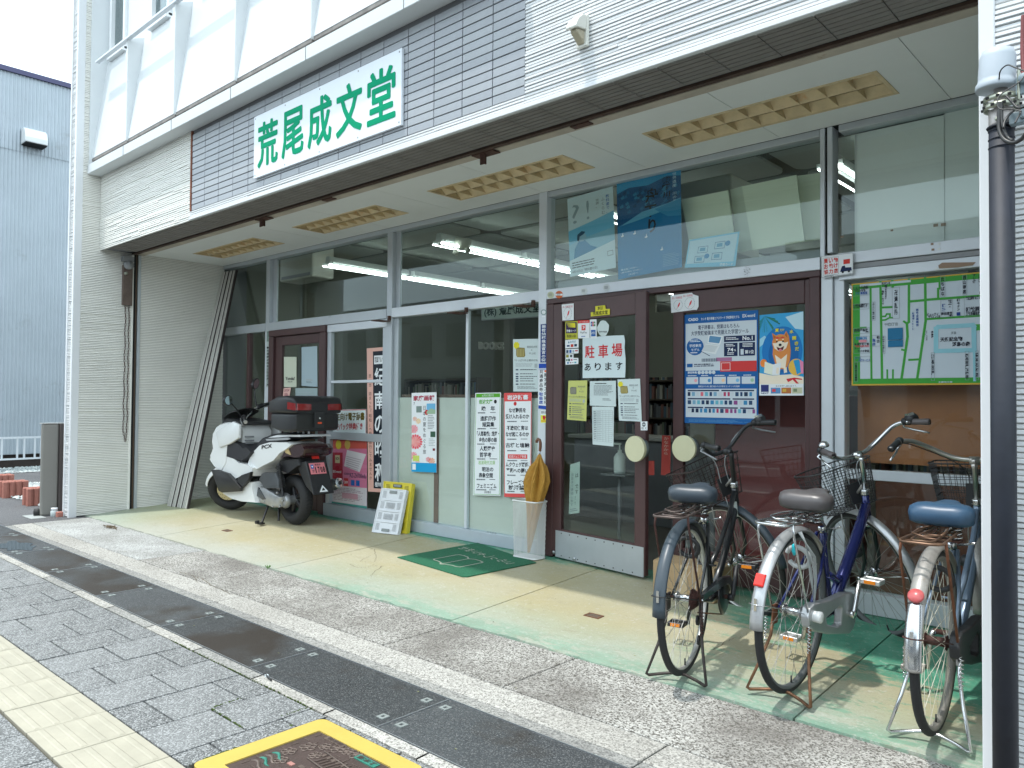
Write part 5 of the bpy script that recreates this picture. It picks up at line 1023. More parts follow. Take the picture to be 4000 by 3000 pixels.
S.rect(.04, .455, .12, .487, BLc, 2); S.lines(.14, .458, .44, .49, 2, NV, .5, 2); S.text('AZ-SX4110edu', .27, .455, .41, .470, NV, 0, 2)
S.rect(.505, .440, .98, .532, paint('#cf3a3a'), 3); S.frame(.52, .452, .64, .520, .005, WH, 4); S.text('高校生', .54, .462, .62, .484, WH, .01, 4); S.text('特別価格', .53, .49, .63, .510, WH, .01, 4); S.text('¥29,000', .665, .460, .93, .512, WH, .035, 4)
S.text('限定特典', .05, .525, .18, .548, WH, .02, 2)
for k, ch in enumerate('学校パック'): ellip(S, .215+.05*k, .537, .024, .016, PW, 2); S.text(ch, .202+.05*k, .528, .228+.05*k, .546, NV, .01, 3)
for k in range(5):
    S.lines(.05+.19*k, .562, .18+.19*k, .572, 1, WH, .7, 2, seed=k); S.rect(.03+.19*k, .578, .20+.19*k, .642, PW, 2); S.lines(.045+.19*k, .588, .12+.19*k, .635, 3, NV, .5, 3, seed=k+9); ellip(S, .165+.19*k, .61, .022, .016, paint(('#e8a0a8', '#4c8fc4', '#f0c8a0', '#7ab4d8', '#9ac4a0')[k]), 3)
S.text('高校生のために選び抜かれた多彩なコンテンツを収録', .20, .655, .76, .672, WH, .005, 2)
S.rect(.02, .685, .98, .945, PW, 2); rg = random.Random(12); bc = [paint(c) for c in ('#1e3f66', '#2c4a6c', '#7aa6c0', '#b23a62', '#8c4a86', '#c6ccd2', '#3a86b4', '#d86a7a', '#1b2e4c', '#6ab0c4')]
for (a, b, v) in ((.05, .49, .695), (.52, .95, .695), (.05, .64, .77), (.67, .95, .77), (.05, .27, .85), (.29, .74, .85), (.77, .95, .85)): S.rect(a, v, b, v+.012, NV, 3)
for v in (.715, .79, .865):
    u = .05
    while u < .93:
        wd = rg.uniform(.028, .05); S.rect(u, v, u+wd, v+.036, rg.choice(bc), 3); S.lines(u, v+.042, u+wd, v+.052, 2, LG, .4, 3, seed=int(u*99)); u += wd+.022
S.rect(.045, .955, .95, .958, paint('#3f80ba'), 2); S.lines(.06, .965, .93, .992, 4, paint('#5b97c8'), .4, 2, brk=.5)
S.done('dictionary_poster', 'tall blue electronic dictionary poster on the right maroon door', 'poster')
# dog poster
S = Sheet(quad_y(.038, (2967, 1231), (3138, 1216), (3140, 1545), (2967, 1545))); SKY = paint('#3aa0d4'); S.paper(paint('#4aa8d6')); S.rect(0, 0, 1, .8, SKY); S.poly([(.6, .05), (1, 0), (1, .22), (.82, .2), (.7, .12)], paint('#bcdde9'), 1); S.poly([(0, .3), (.12, .26), (.2, .3), (.1, .36), (0, .4)], paint('#9fd0e4'), 1)
ellip(S, .52, .46, .46, .30, paint('#1476bd'), 1, 36); ellip(S, .55, .50, .34, .22, paint('#0c62a6'), 2, 36)
for k in range(16): a = .2+.17*k; S.poly([(.12, .02), (.12+.42*math.cos(a)*(.6+.4*((k*7) % 3)/2), .02+.2*math.sin(a)), (.14+.40*math.cos(a+.07)*(.6+.4*((k*7) % 3)/2), .02+.2*math.sin(a+.07))], paint(('#1d6a3a', '#2d8a4a')[k % 2]), 3)
FU = paint('#d98a45'); FL = paint('#f0e2cc'); FD = paint('#b8642c')
S.poly([(.33, .30), (.31, .50), (.36, .60), (.42, .68), (.62, .68), (.70, .58), (.72, .46), (.68, .28)], FU, 3)
S.poly([(.36, .5), (.42, .66), (.60, .67), (.64, .5), (.5, .56)], FL, 4)
ellip(S, .49, .36, .19, .105, FU, 5, 26); S.poly([(.30, .235), (.33, .33), (.42, .28)], FU, 5); S.poly([(.62, .22), (.57, .27), (.66, .32), (.68, .28)], FU, 5); S.poly([(.315, .255), (.335, .315), (.39, .285)], FD, 6); S.poly([(.625, .24), (.59, .27), (.65, .305)], FD, 6)
ellip(S, .49, .40, .125, .062, FL, 6, 22); S.poly([(.31, .36), (.36, .43), (.44, .45), (.38, .36)], FL, 6); S.poly([(.67, .35), (.62, .43), (.54, .45), (.60, .36)], FL, 6)
for e in (.41, .55): ellip(S, e, .345, .020, .010, BK, 7); ellip(S, e, .320, .022, .007, FL, 7)
ellip(S, .485, .385, .034, .016, BK, 8); S.poly([(.40, .405), (.485, .425), (.58, .40), (.55, .445), (.49, .465), (.43, .445)], paint('#5c2426'), 8); ellip(S, .49, .448, .034, .016, paint('#e07a86'), 9)
S.poly([(.36, .30), (.42, .285), (.48, .30), (.54, .285), (.60, .298), (.54, .305), (.42, .308)], paint('#d8423a'), 8)
S.poly([(.40, .66), (.46, .66), (.44, .74), (.39, .73)], FL, 6); S.poly([(.56, .66), (.63, .66), (.64, .72), (.57, .73)], FL, 6)
S.poly([(.13, .58), (.32, .62), (.30, .75), (.11, .72)], paint('#e6ead8'), 5); S.poly([(.32, .62), (.50, .60), (.47, .75), (.30, .75)], WH, 5)
S.poly([(0, .72), (.3, .755), (.75, .745), (1, .78), (1, .86), (0, .86)], paint('#f0e3cd'), 4); ellip(S, .10, .60, .08, .05, paint('#f08a3a'), 4); ellip(S, .84, .66, .17, .10, paint('#e8b84a'), 5, 24); S.poly([(.78, .58), (.9, .57), (.97, .64), (.96, .72), (.86, .75)], paint('#2a96cc'), 6); S.poly([(.92, .58), (1, .6), (1, .74), (.95, .74)], paint('#e888ae'), 6)
S.poly([(.62, .80), (.80, .785), (.96, .80), (.98, .815), (.82, .805), (.90, .86), (.84, .855), (.76, .81), (.66, .84)], paint('#cf2f38'), 6)
S.text('夏', .37, .185, .46, .225, YL, .03, 8); S.text('だけ', .48, .19, .58, .22, YL, .02, 8)
for k, (ch, u, v) in enumerate((('水', .70, .21), ('開', .76, .29), ('き', .81, .355), ('だ', .82, .42))): S.text(ch, u, v, u+.085, v+.045, YL, .03, 8)
S.rect(0, .86, 1, 1, WH, 5); S.rect(.04, .868, .22, .955, paint('#2a3272'), 6); S.text('図書', .06, .875, .20, .905, WH, .02, 7); S.text('カード', .06, .915, .20, .945, WH, .02, 7); S.text('NEXT', .04, .962, .22, .982, paint('#2a3272'), .03, 7); S.text('本の世界へ連れ出そう。', .38, .875, .86, .895, BK, 0, 7)
for k, c in enumerate(('#5a8fc0', '#b8703c', '#c6c8a8')): S.rect(.27+.24*k, .905, .49+.24*k, .975, paint(c), 7); S.rect(.30+.24*k, .92, .38+.24*k, .955, paint(('#d84a52', '#d8b04a', '#7a8a6a')[k]), 8)
S.done('dog_poster', 'bright blue poster of a smiling tan dog on the right maroon door', 'poster')
# --- upper window of bay C
def paperb(y, pts): return Sheet(quad_y(y, *pts))
S = paperb(.055, [(2216, 778), (2394, 726), (2406, 1045), (2228, 1082)]); PB = paint('#c9d6da'); S.paper(PB); S.poly([(0, .42), (.55, .36), (1, .30), (1, .66), (.6, .72), (0, .80)], paint('#6fb4d0'), 1); S.poly([(0, .60), (.3, .55), (1, .50), (1, .66), (.5, .73), (0, .80)], paint('#87b6c8'), 2); S.poly([(.13, .66), (.22, .58), (.34, .56), (.48, .66), (.62, .70), (.5, .75), (.1, .79)], paint('#2d7ea8'), 3)
ellip(S, .30, .535, .10, .05, paint('#8fb4c4'), 4); S.poly([(.19, .56), (.20, .49), (.30, .455), (.38, .475), (.34, .50), (.25, .52), (.23, .58)], paint('#16455f'), 5)
S.poly([(0, .80), (1, .66), (1, 1), (0, 1)], PB, 4)
S.vtext('教科書で、', .84, .08, .92, .32, BL, 0); S.vtext('ふくらむ', .74, .10, .82, .32, GY, 0); S.vtext('世界。', .62, .10, .70, .22, GY, 0)
for t, u, v in (('?', .10, .10), ('!', .42, .09)): S.text(t, u, v, u+.16 if t == '?' else u+.06, v+.24, paint('#8fa0a6'), -.005, 3)
S.lines(.06, .83, .7, .92, 3, BK, .4, 6, seed=3); S.text('4月10日は「教科書の日」', .06, .93, .62, .965, BK, 0, 6); S.frame(.84, .78, .96, .84, .008, GY, 6); S.done('textbook_poster', 'pale blue poster of a child at a desk in the upper window', 'poster')
S = paperb(.060, [(2409, 715), (2659, 654), (2664, 1044), (2415, 1092)]); S.paper(paint('#0e73a4')); S.rect(0, 0, 1, .25, paint('#2a8fbc')); rg = random.Random(31)
S.poly([(0, .12), (.2, .08), (.5, .10), (.8, .05), (1, .08), (1, .3), (.75, .34), (.45, .36), (.2, .42), (0, .46)], paint('#0e5484'), 1)
for k in range(60): u = rg.random(); v = rg.uniform(.12, .33); S.poly([(u, v), (u+.05, v-.02), (u+.07, v+.01), (u+.02, v+.02)], paint(rg.choice(['#1a6a98', '#0b466f', '#2b7fa8'])), 2)
S.poly([(.05, .46), (.4, .36), (.8, .33), (1, .30), (1, .35), (.7, .40), (.3, .44)], paint('#5fa6c4'), 3); S.poly([(.6, .36), (1, .31), (1, .48), (.8, .46)], paint('#3a8cb4'), 3)
for (u, v) in ((.08, .56), (.28, .56), (.46, .62), (.70, .78)): S.poly([(u-.02, v), (u+.03, v), (u+.02, v+.012), (u-.01, v+.012)], WH, 4); S.poly([(u, v), (u+.012, v-.03), (u+.02, v)], WH, 4)
BR = paint('#0a1620')
for ch, u, v, w_, h_ in (('熊', .72, .06, .13, .065), ('野', .72, .135, .13, .065), ('川', .73, .21, .11, .055), ('舟', .46, .14, .20, .14), ('下', .45, .31, .18, .12), ('り', .50, .45, .12, .14)): S.text(ch, u, v, u+w_, v+h_, BR, .03, 5)
S.vtext('世界遺産　川の参詣道', .875, .03, .94, .42, paint('#b8d4e0'), 0, 5); S.text('乗合船 10:00〜', .05, .90, .32, .92, paint('#c8dde6'), 0, 5); S.text('(貸切船) 12:00〜', .05, .93, .40, .95, paint('#c8dde6'), 0, 5); S.text('14:30〜', .18, .96, .33, .98, paint('#c8dde6'), 0, 5); S.lines(.72, .84, .97, .97, 8, paint('#8fbcd0'), .2, 5)
S.done('river_poster', 'deep blue river boat poster with brush lettering in the upper window', 'poster')
S = paperb(.075, [(2692, 937), (2889, 904), (2873, 1039), (2674, 1046)]); S.paper(paint('#80c2dc')); S.poly([(.03, .06), (.97, .05), (.95, .86), (.03, .87)], paint('#bcd4de'), 1)
for (a, b) in ((.22, .30), (.55, .22), (.18, .62), (.52, .56)): S.frame(a, b, a+.20, b+.22, .008, paint('#1f6a96'), 3); S.rect(a+.04, b+.05, a+.15, b+.16, paint('#5c9dbd'), 2)
ellip(S, .80, .30, .05, .08, paint('#2f84b4'), 3); ellip(S, .42, .64, .05, .08, paint('#2f84b4'), 3); S.text('図書カード', .70, .90, .95, .98, WH, .01, 3); S.done('card_leaflet', 'light blue card leaflet leaning on the inner ledge', 'leaflet')
mb2 = paint('#dfe6cf'); mb3 = paint('#ccd4c0')
for i, (pts, y, lb) in enumerate([([(2661, 780), (2843, 743), (2867, 912), (2690, 936)], .16, 'blank cream board left of the stack, behind the card leaflet'), ([(2853, 741), (2902, 726), (2941, 976), (2882, 985)], .21, 'blank cream board showing only its left strip'), ([(2898, 728), (3111, 683), (3143, 943), (2940, 977)], .17, 'largest blank cream board leaning in the upper window'), ([(3111, 687), (3204, 675), (3204, 936), (3143, 943)], .25, 'blank cream board beside the double post')]):
    S = paperb(y, pts); S.th = .012; S.paper(mb2 if i != 1 else mb3); S.done('blank_board', lb, 'board', 'blank boards leaning in the upper window')
M().box(-3.15, -2.62, .42, .9, 2.35, 2.93, mat('duct_cream', (.40, .42, .34), .6)).build('ceiling_duct', label='cream boxed duct at the ceiling behind the blue poster', cat='duct', loc=(-2.9, .6, 2.35), bevel=.01)
# --- double post plate and town map
S = Sheet(quad_y(-.03, (3207, 1001), (3333, 986), (3333, 1069), (3209, 1087))); S.paper(WH); S.frame(.005, .01, .995, .99, .01, GY, 1); S.frame(.06, .10, .55, .92, .006, GY, 2)
for r, row in enumerate(('買い物', 'お助け', '協力店')):
    for c, ch in enumerate(row): S.text(ch, .09+.155*c, .14+.25*r, .22+.155*c, .36+.25*r, paint('#cf3b30'), .03)
S.poly([(.62, .70), (.66, .58), (.74, .56), (.76, .66), (.94, .68), (.96, .84), (.60, .84)], NV, 2); S.disc(.68, .86, .035, BK, 3); S.disc(.87, .86, .035, BK, 3); S.rect(.70, .28, .90, .5, paint('#cf3b30'), 1); S.lines(.10, .93, .5, .96, 1, GY, .8); S.done('helper_plate', 'small white metal plate with red characters and a truck on the double post', 'sign')
S = Sheet(quad_y(.040, (3317, 1106), (3960, 1037), (3960, 1502), (3325, 1506))); 
S = Sheet([Vector((-1.638, .038, 1.972)), Vector((-.22, .038, 1.972)), Vector((-.22, .038, 1.352)), Vector((-1.638, .038, 1.352))], thick=.004); MW = paint('#c3ced6'); GR = paint('#3f9c3a'); S.paper(MW); LBc = paint('#8fc6d2')
def mu(a, b):     # position in the close-up view of the map -> map sheet (u, v)
    v = oy(.038, 3200+a*.36166, 950+b*.36166); return ((v.x+1.638)/1.418, (1.972-v.z)/.62)
def mpoly(pts, m, l=1): S.poly([mu(*p) for p in pts], m, l)
def mline(pts, wd, m, l=1):
    for (p0, p1) in zip(pts, pts[1:]):
        a = Vector(mu(*p0)); b = Vector(mu(*p1)); a.x *= 1.418; b.x *= 1.418; a.y *= .62; b.y *= .62; d = (b-a).normalized(); n = Vector((-d.y, d.x))*wd/2; d = d*wd*.4
        S.poly([((q.x)/1.418, (q.y)/.62) for q in (a-d+n, b+d+n, b+d-n, a-d-n)], m, l)
S.rect(0, 0, 1, .012, paint('#c9a23c'), 1); S.rect(0, .012, 1, .06, GR, 1); S.rect(0, .935, 1, .985, GR, 1); S.rect(0, .985, 1, 1, paint('#c9a23c'), 1); S.rect(0, .012, .006, .985, paint('#c9a23c'), 2); S.rect(.006, .012, .035, .985, GR, 1); S.rect(.035, .013, .235, .035, MW, 2)
for pts, wd in (([(360, 465), (655, 435)], .012), ([(555, 455), (565, 1500)], .012), ([(662, 410), (680, 1500)], .014), ([(790, 400), (795, 470)], .014), ([(970, 380), (968, 850), (948, 870), (955, 1010), (885, 1495)], .014), ([(915, 845), (948, 868)], .012), ([(895, 1150), (935, 1160)], .012), ([(1145, 370), (1150, 840), (1055, 1490)], .014), ([(975, 630), (1140, 615)], .014), ([(1150, 612), (1785, 565)], .014), ([(1160, 820), (1785, 780)], .012), ([(1300, 370), (1302, 490), (1285, 492), (1285, 600)], .012), ([(680, 695), (785, 690)], .012), ([(680, 832), (715, 828), (760, 805), (790, 805)], .010), ([(672, 792), (715, 790), (730, 765), (765, 765), (765, 800)], .010), ([(370, 915), (505, 910)], .010), ([(972, 1260), (1085, 1255)], .012), ([(735, 1370), (737, 1495)], .010), ([(797, 1370), (797, 1495)], .010), ([(1678, 910), (1790, 905)], .034)): mline(pts, wd, GR)
for pts, wd in (([(1265, 920), (1285, 905), (1660, 885), (1670, 900), (1675, 1155), (1262, 1165), (1262, 920)], .024), ([(1675, 1155), (1680, 1480)], .014)): mline(pts, wd, LBc, 2)
MK = paint('#252a38'); MB = paint('#3b5fa0'); MG = paint('#8d979c')
def mt_h(body, a0, b0, a1, b1, m=MK, bold=.03):
    p, q = mu(a0, b0), mu(a1, b1); S.text(body, p[0], p[1], q[0], q[1], m, bold, 4)
def mt_v(body, a0, b0, a1, b1, m=MK, bold=.03):
    p, q = mu(a0, b0), mu(a1, b1); S.vtext(body, p[0], p[1], q[0], q[1], m, bold, 4)
for t in (('しんぐう歯科', 372, 470, 532, 498), ('マルセ金物', 388, 504, 500, 524), ('フサ 美容室', 390, 530, 522, 552, MB), ('㈲紀州葬儀社', 370, 660, 535, 692), ('西垣戸会計', 378, 925, 530, 952), ('(事)', 502, 948, 536, 966), ('KUMON', 400, 1014, 514, 1040, paint('#2a7ab0')), ('新宮千穂教室', 384, 1080, 538, 1100), ('℡090-4280-9652', 382, 1104, 540, 1122, paint('#c24a52')), ('アート', 382, 1128, 450, 1148), ('ラジオ商会', 418, 1152, 542, 1176), ('さくら', 388, 1230, 452, 1250, MB), ('介護サービス', 424, 1252, 550, 1276, MB), ('吉', 706, 448, 736, 480), ('呑み喰い処', 676, 424, 770, 444), ('千穂2丁目', 706, 862, 848, 890, MG), ('ビューティ', 1166, 756, 1288, 780), ('サロン18', 1178, 782, 1306, 806), ('窪田清司', 1316, 746, 1436, 774), ('(事)', 1400, 772, 1440, 794), ('㈱松原組', 1584, 690, 1782, 736), ('三松測量設計(事)', 1584, 746, 1782, 776), ('松原ビル', 1584, 576, 1768, 602), ('浮島', 1422, 955, 1482, 984, MG), ('天然記念物', 1308, 1016, 1548, 1056), ('浮島の森', 1436, 1068, 1632, 1110), ('主要地方道', 1288, 1492, 1440, 1508, MW)): mt_h(*t)
for t in (('佐古', 620, 998, 656, 1078), ('魚店', 574, 1030, 610, 1108, MB), ('卍遍照院', 812, 500, 850, 778), ('上野ミシン電器商会', 574, 640, 600, 824), ('魚群・なぐら', 676, 510, 704, 664), ('旬魚旬菜料理', 710, 490, 730, 608), ('西武企画製作', 1046, 706, 1076, 900, MB), ('新宮市1015', 1004, 746, 1032, 940, MB), ('たちばな', 1314, 365, 1356, 570), ('西山商店', 1552, 348, 1590, 548), ('すし健', 1656, 330, 1694, 432), ('ナガシマ', 1716, 334, 1742, 426), ('お菓子の家', 1752, 318, 1776, 428), ('すし政', 1728, 446, 1768, 552), ('松実', 1392, 610, 1434, 692), ('建築', 1326, 655, 1368, 738, MB), ('㈱キナン', 1486, 600, 1522, 732), ('クリーニング屋', 1150, 945, 1172, 1054), ('浮島屋', 1208, 948, 1236, 1028), ('オカモト総合保険', 684, 1005, 708, 1186), ('㈲長吉屋', 1212, 1195, 1244, 1430), ('尾呂志屋精肉店', 1578, 1192, 1616, 1460), ('橋本石材店', 1690, 1180, 1720, 1448), ('㈲荒尾成文堂書店', 386, 1290, 412, 1488), ('国道42号線', 334, 462, 356, 600, MW)): mt_v(*t)
for a0, b0, a1, b1 in ((362, 466, 542, 560), (366, 660, 540, 710), (372, 918, 545, 972), (374, 1010, 548, 1186), (384, 1224, 552, 1280), (672, 424, 780, 484), (788, 480, 872, 812), (566, 636, 608, 836), (572, 996, 662, 1112), (684, 1002, 716, 1192), (1310, 356, 1362, 578), (1550, 344, 1598, 558), (1312, 612, 1446, 796), (1566, 590, 1788, 780), (1210, 1180, 1250, 1484), (1576, 1166, 1622, 1478), (1686, 1162, 1726, 1478), (380, 1284, 420, 1500)):
    p, q = mu(a0, b0), mu(a1, b1); t = .0012; S.rect(p[0], p[1], q[0], p[1]+t*2, MG, 3); S.rect(p[0], q[1]-t*2, q[0], q[1], MG, 3); S.rect(p[0], p[1], p[0]+t, q[1], MG, 3); S.rect(q[0]-t, p[1], q[0], q[1], MG, 3)
p, q = mu(742, 920), mu(906, 1040); S.rect(p[0], p[1], q[0], q[1], paint('#1f6f98'), 4); S.lines(p[0]+.005, p[1]+.02, q[0]-.01, q[1]-.01, 6, MW, .3, 5); p, q = mu(744, 1052), mu(908, 1118); S.rect(p[0], p[1], q[0], q[1], paint('#1f6f98'), 4); S.lines(p[0]+.005, p[1]+.01, q[0]-.01, q[1]-.01, 4, MW, .3, 5)
p, q = mu(1486, 748), mu(1526, 782); S.rect(p[0], p[1], q[0], q[1], paint('#24418a'), 4); S.text('P', p[0]+.006, p[1]+.008, q[0]-.006, q[1]-.008, MW, .05, 6); p, q = mu(430, 1046), mu(514, 1070); S.rect(p[0], p[1], q[0], q[1], paint('#cf8a94'), 4); S.done('town_map', 'white town map with green streets behind the right window', 'map')
# --- left windows
S = Sheet(quad_y(.034, (1109, 1394), (1158, 1394), (1158, 1512), (1109, 1512))); S.paper(paint('#cfd4bf')); S.text('Yonda?', .13, .66, .87, .77, BK, .03); S.text('新潮文庫', .32, .80, .68, .85, BK, 0); S.done('paper_notice', 'small cream paper reading Yonda on the side door glass', 'notice')
S = Sheet(quad_y(.034, (1178, 1356), (1239, 1352), (1240, 1511), (1178, 1507))); S.paper(paint('#a9bcc2')); S.rect(.3, .82, .7, .86, LG); S.lines(.3, .88, .7, .93, 2, GY, .4); S.done('paper_notice', 'plain pale blue paper right of the cream paper on the side door', 'notice')
S = Sheet(quad_y(.034, (1108, 1516), (1136, 1514), (1130, 1556), (1104, 1556))); S.paper(PK); S.text('2024', .1, .1, .85, .35, paint('#9a3a52'), .01); S.lines(.2, .5, .8, .8, 3, paint('#9a3a52'), .5); S.done('calendar_sheet', 'small pink 2024 sheet low on the side door glass', 'calendar')
S = Sheet(quad_y(.034, (1154, 1516), (1240, 1516), (1240, 1600), (1154, 1600))); S.paper(paint('#9fb0b0')); S.poly([(.33, 0), (.55, -.3), (.72, 0)], paint('#b9c6c6'), 2); S.lines(.1, .2, .9, .8, 6, LG, .3); S.done('paper_notice', 'wide pale paper on the side door glass behind the top case', 'notice')
S = Sheet(quad_y(-.005, (1041, 1290), (1052, 1290), (1051, 1512), (1040, 1512))); S.paper(paint('#b7c2bd')); S.rect(.1, .02, .9, .20, paint('#7f9088')); S.vtext('●共通商品券参加取扱店発売', .1, .28, .95, .99, BK, .02); S.done('post_strip', 'narrow pale strip with black characters left of the side door', 'sticker')
S = Sheet(quad_y(.030, (1433, 1361), (1509, 1355), (1507, 1924), (1438, 1920))); S.paper(paint('#dfb0a2')); S.rect(.32, .025, 1, .975, paint('#16202b')); S.rect(.38, .055, .95, .115, WH, 2); S.text('写真アルバム', .42, .065, .93, .105, BK, .01, 4)
for k, ch in enumerate('紀南の昭和'): S.text(ch, .40, .14+.165*k, .93, .265+.165*k, WH, .02, 3)
S.vtext('思い出　詰まった「昭和」へ時間旅行してみませんか', .08, .18, .24, .92, paint('#5a3a34'), 0, 2); S.text('樹林舎', .40, .93, .93, .965, WH, .01, 4); S.done('photo_album_poster', 'tall pink and black poster with large white characters in the sliding window', 'poster')
S = Sheet(quad_y(.052, (1296, 1600), (1431, 1598), (1431, 1712), (1296, 1716))); S.paper(WH); S.text('学生向け電子辞書', .02, .10, .95, .38, paint('#6b5a1e'), .03); S.text('学校パック特典付き', .02, .46, .9, .70, paint('#c2333e'), .03); S.frame(.005, .01, .995, .99, .012, RD, 1); S.done('dictionary_banner', 'white banner with red outlined characters in the sliding window', 'poster')
S = Sheet(quad_y(.054, (1296, 1717), (1431, 1713), (1431, 1930), (1296, 1990))); S = Sheet(quad_y(.054, (1296, 1717), (1433, 1714), (1434, 1990), (1297, 1970))); PKK = paint('#d77a9a'); S.paper(PKK); S.rect(0, 0, 1, .14, paint('#d25a4e')); S.disc(.2, .08, .08, paint('#d8c03c')); S.disc(.46, .08, .08, paint('#d8b45a')); S.rect(.02, .20, .32, .62, paint('#b2283c')); S.rect(.10, .24, .24, .36, paint('#d9c7a0'), 2); S.text('BCN', .12, .27, .22, .31, BK, .03, 4); S.text('EX-word', .04, .47, .28, .51, WH, .02, 4)
S.poly([(.45, .16), (.98, .22), (.8, .48), (.36, .40)], paint('#e4d8dc'), 2)
for k in range(6): S.poly([(.43+.0*k, .25+.03*k), (.85-.02*k, .30+.03*k), (.85-.02*k, .31+.03*k), (.43, .26+.03*k)], paint('#b9a4ae'), 3)
S.text('CASIO', .36, .50, .54, .53, NV, .02, 3); S.text('AZ-Z4700edu', .52, .50, .98, .565, NV, .01, 3); S.rect(.36, .58, .48, .70, RD, 3); S.text('209', .37, .62, .47, .66, WH, .02, 4); S.rect(.56, .60, .66, .68, BL, 3); S.rect(.70, .60, .80, .68, BL, 3); S.rect(.0, .70, 1, .96, paint('#d9ccd2'), 2); S.lines(.05, .73, .9, .93, 9, paint('#a07a8c'), .4, 3); S.rect(.3, .80, .75, .88, paint('#c98a9c'), 4); S.rect(0, .955, 1, 1, paint('#4a9a90'), 3)
S.done('dictionary_poster', 'pink electronic dictionary poster low in the sliding window beside the scooter', 'poster')
# ================================================================ BICYCLES
m_rub = mat('tyre_rubber', (.018, .018, .019), .75, bump=.15, bs=120); m_chr = mat('chrome', (.62, .63, .64), .18, metal=.95, var=.12, vs=30); m_spk = mat('spoke_steel', (.42, .41, .38), .35, metal=.7, var=.3, vs=20)
m_blk = mat('black_paint', (.012, .013, .015), .28, coat=.4); m_bpl = mat('black_plastic', (.02, .021, .023), .5); m_fgr = mat('fender_slate', (.045, .062, .078), .38, var=.2, vs=6, dirt=((.12, .14, .15), 14, .66)); m_nav = mat('navy_metallic', (.014, .022, .125), .22, metal=.35, coat=.6)
m_slv = mat('silver_fender', (.50, .51, .52), .36, metal=.6, var=.14, vs=5, dirt=((.34, .34, .33), 11, .62)); m_dslv = mat('dull_silver', (.40, .385, .36), .5, metal=.4, var=.3, vs=7, dirt=((.26, .22, .18), 16, .6)); m_rim = mat('alloy_rim', (.52, .52, .50), .38, metal=.6, var=.15, vs=12)
m_rust = mat('rusted_steel', (.20, .075, .035), .7, metal=.2, var=.5, vs=30, dirt=((.36, .24, .14), 22, .6)); m_rstd = mat('dark_rust', (.085, .035, .028), .75, metal=.2, var=.4, vs=40); m_cab = mat('cable_grey', (.36, .38, .39), .4); m_cabk = mat('cable_black', (.02, .02, .02), .4)
m_org = mat('amber_reflector', (.80, .25, .02), .25); m_red = mat('red_reflector', (.72, .03, .02), .2); m_redf = mat('faded_reflector', (.50, .10, .10), .3, var=.15, vs=60); m_lens = mat('lamp_lens', (.5, .52, .52), .1)
WR = .360
def arc_shell(q, c, Rf, wd, a0, a1, m, y0=0, n=26, dr=.018, T=None):
    secs = []
    for i in range(n+1):
        a = R(a0+(a1-a0)*i/n); d = Vector((math.cos(a), 0, math.sin(a))); s_ = []
        for t in (-1, -.8, -.4, 0, .4, .8, 1): s_.append(Vector(c)+d*(Rf-dr*t*t)+Vector((0, y0+wd*t, 0)))
        for t in (1, .8, .4, 0, -.4, -.8, -1): s_.append(Vector(c)+d*(Rf-.0025-dr*t*t)+Vector((0, y0+wd*t*.96, 0)))
        secs.append(s_)
    if T: secs = [[T @ p for p in s_] for s_ in secs]
    q.loft(secs, m)
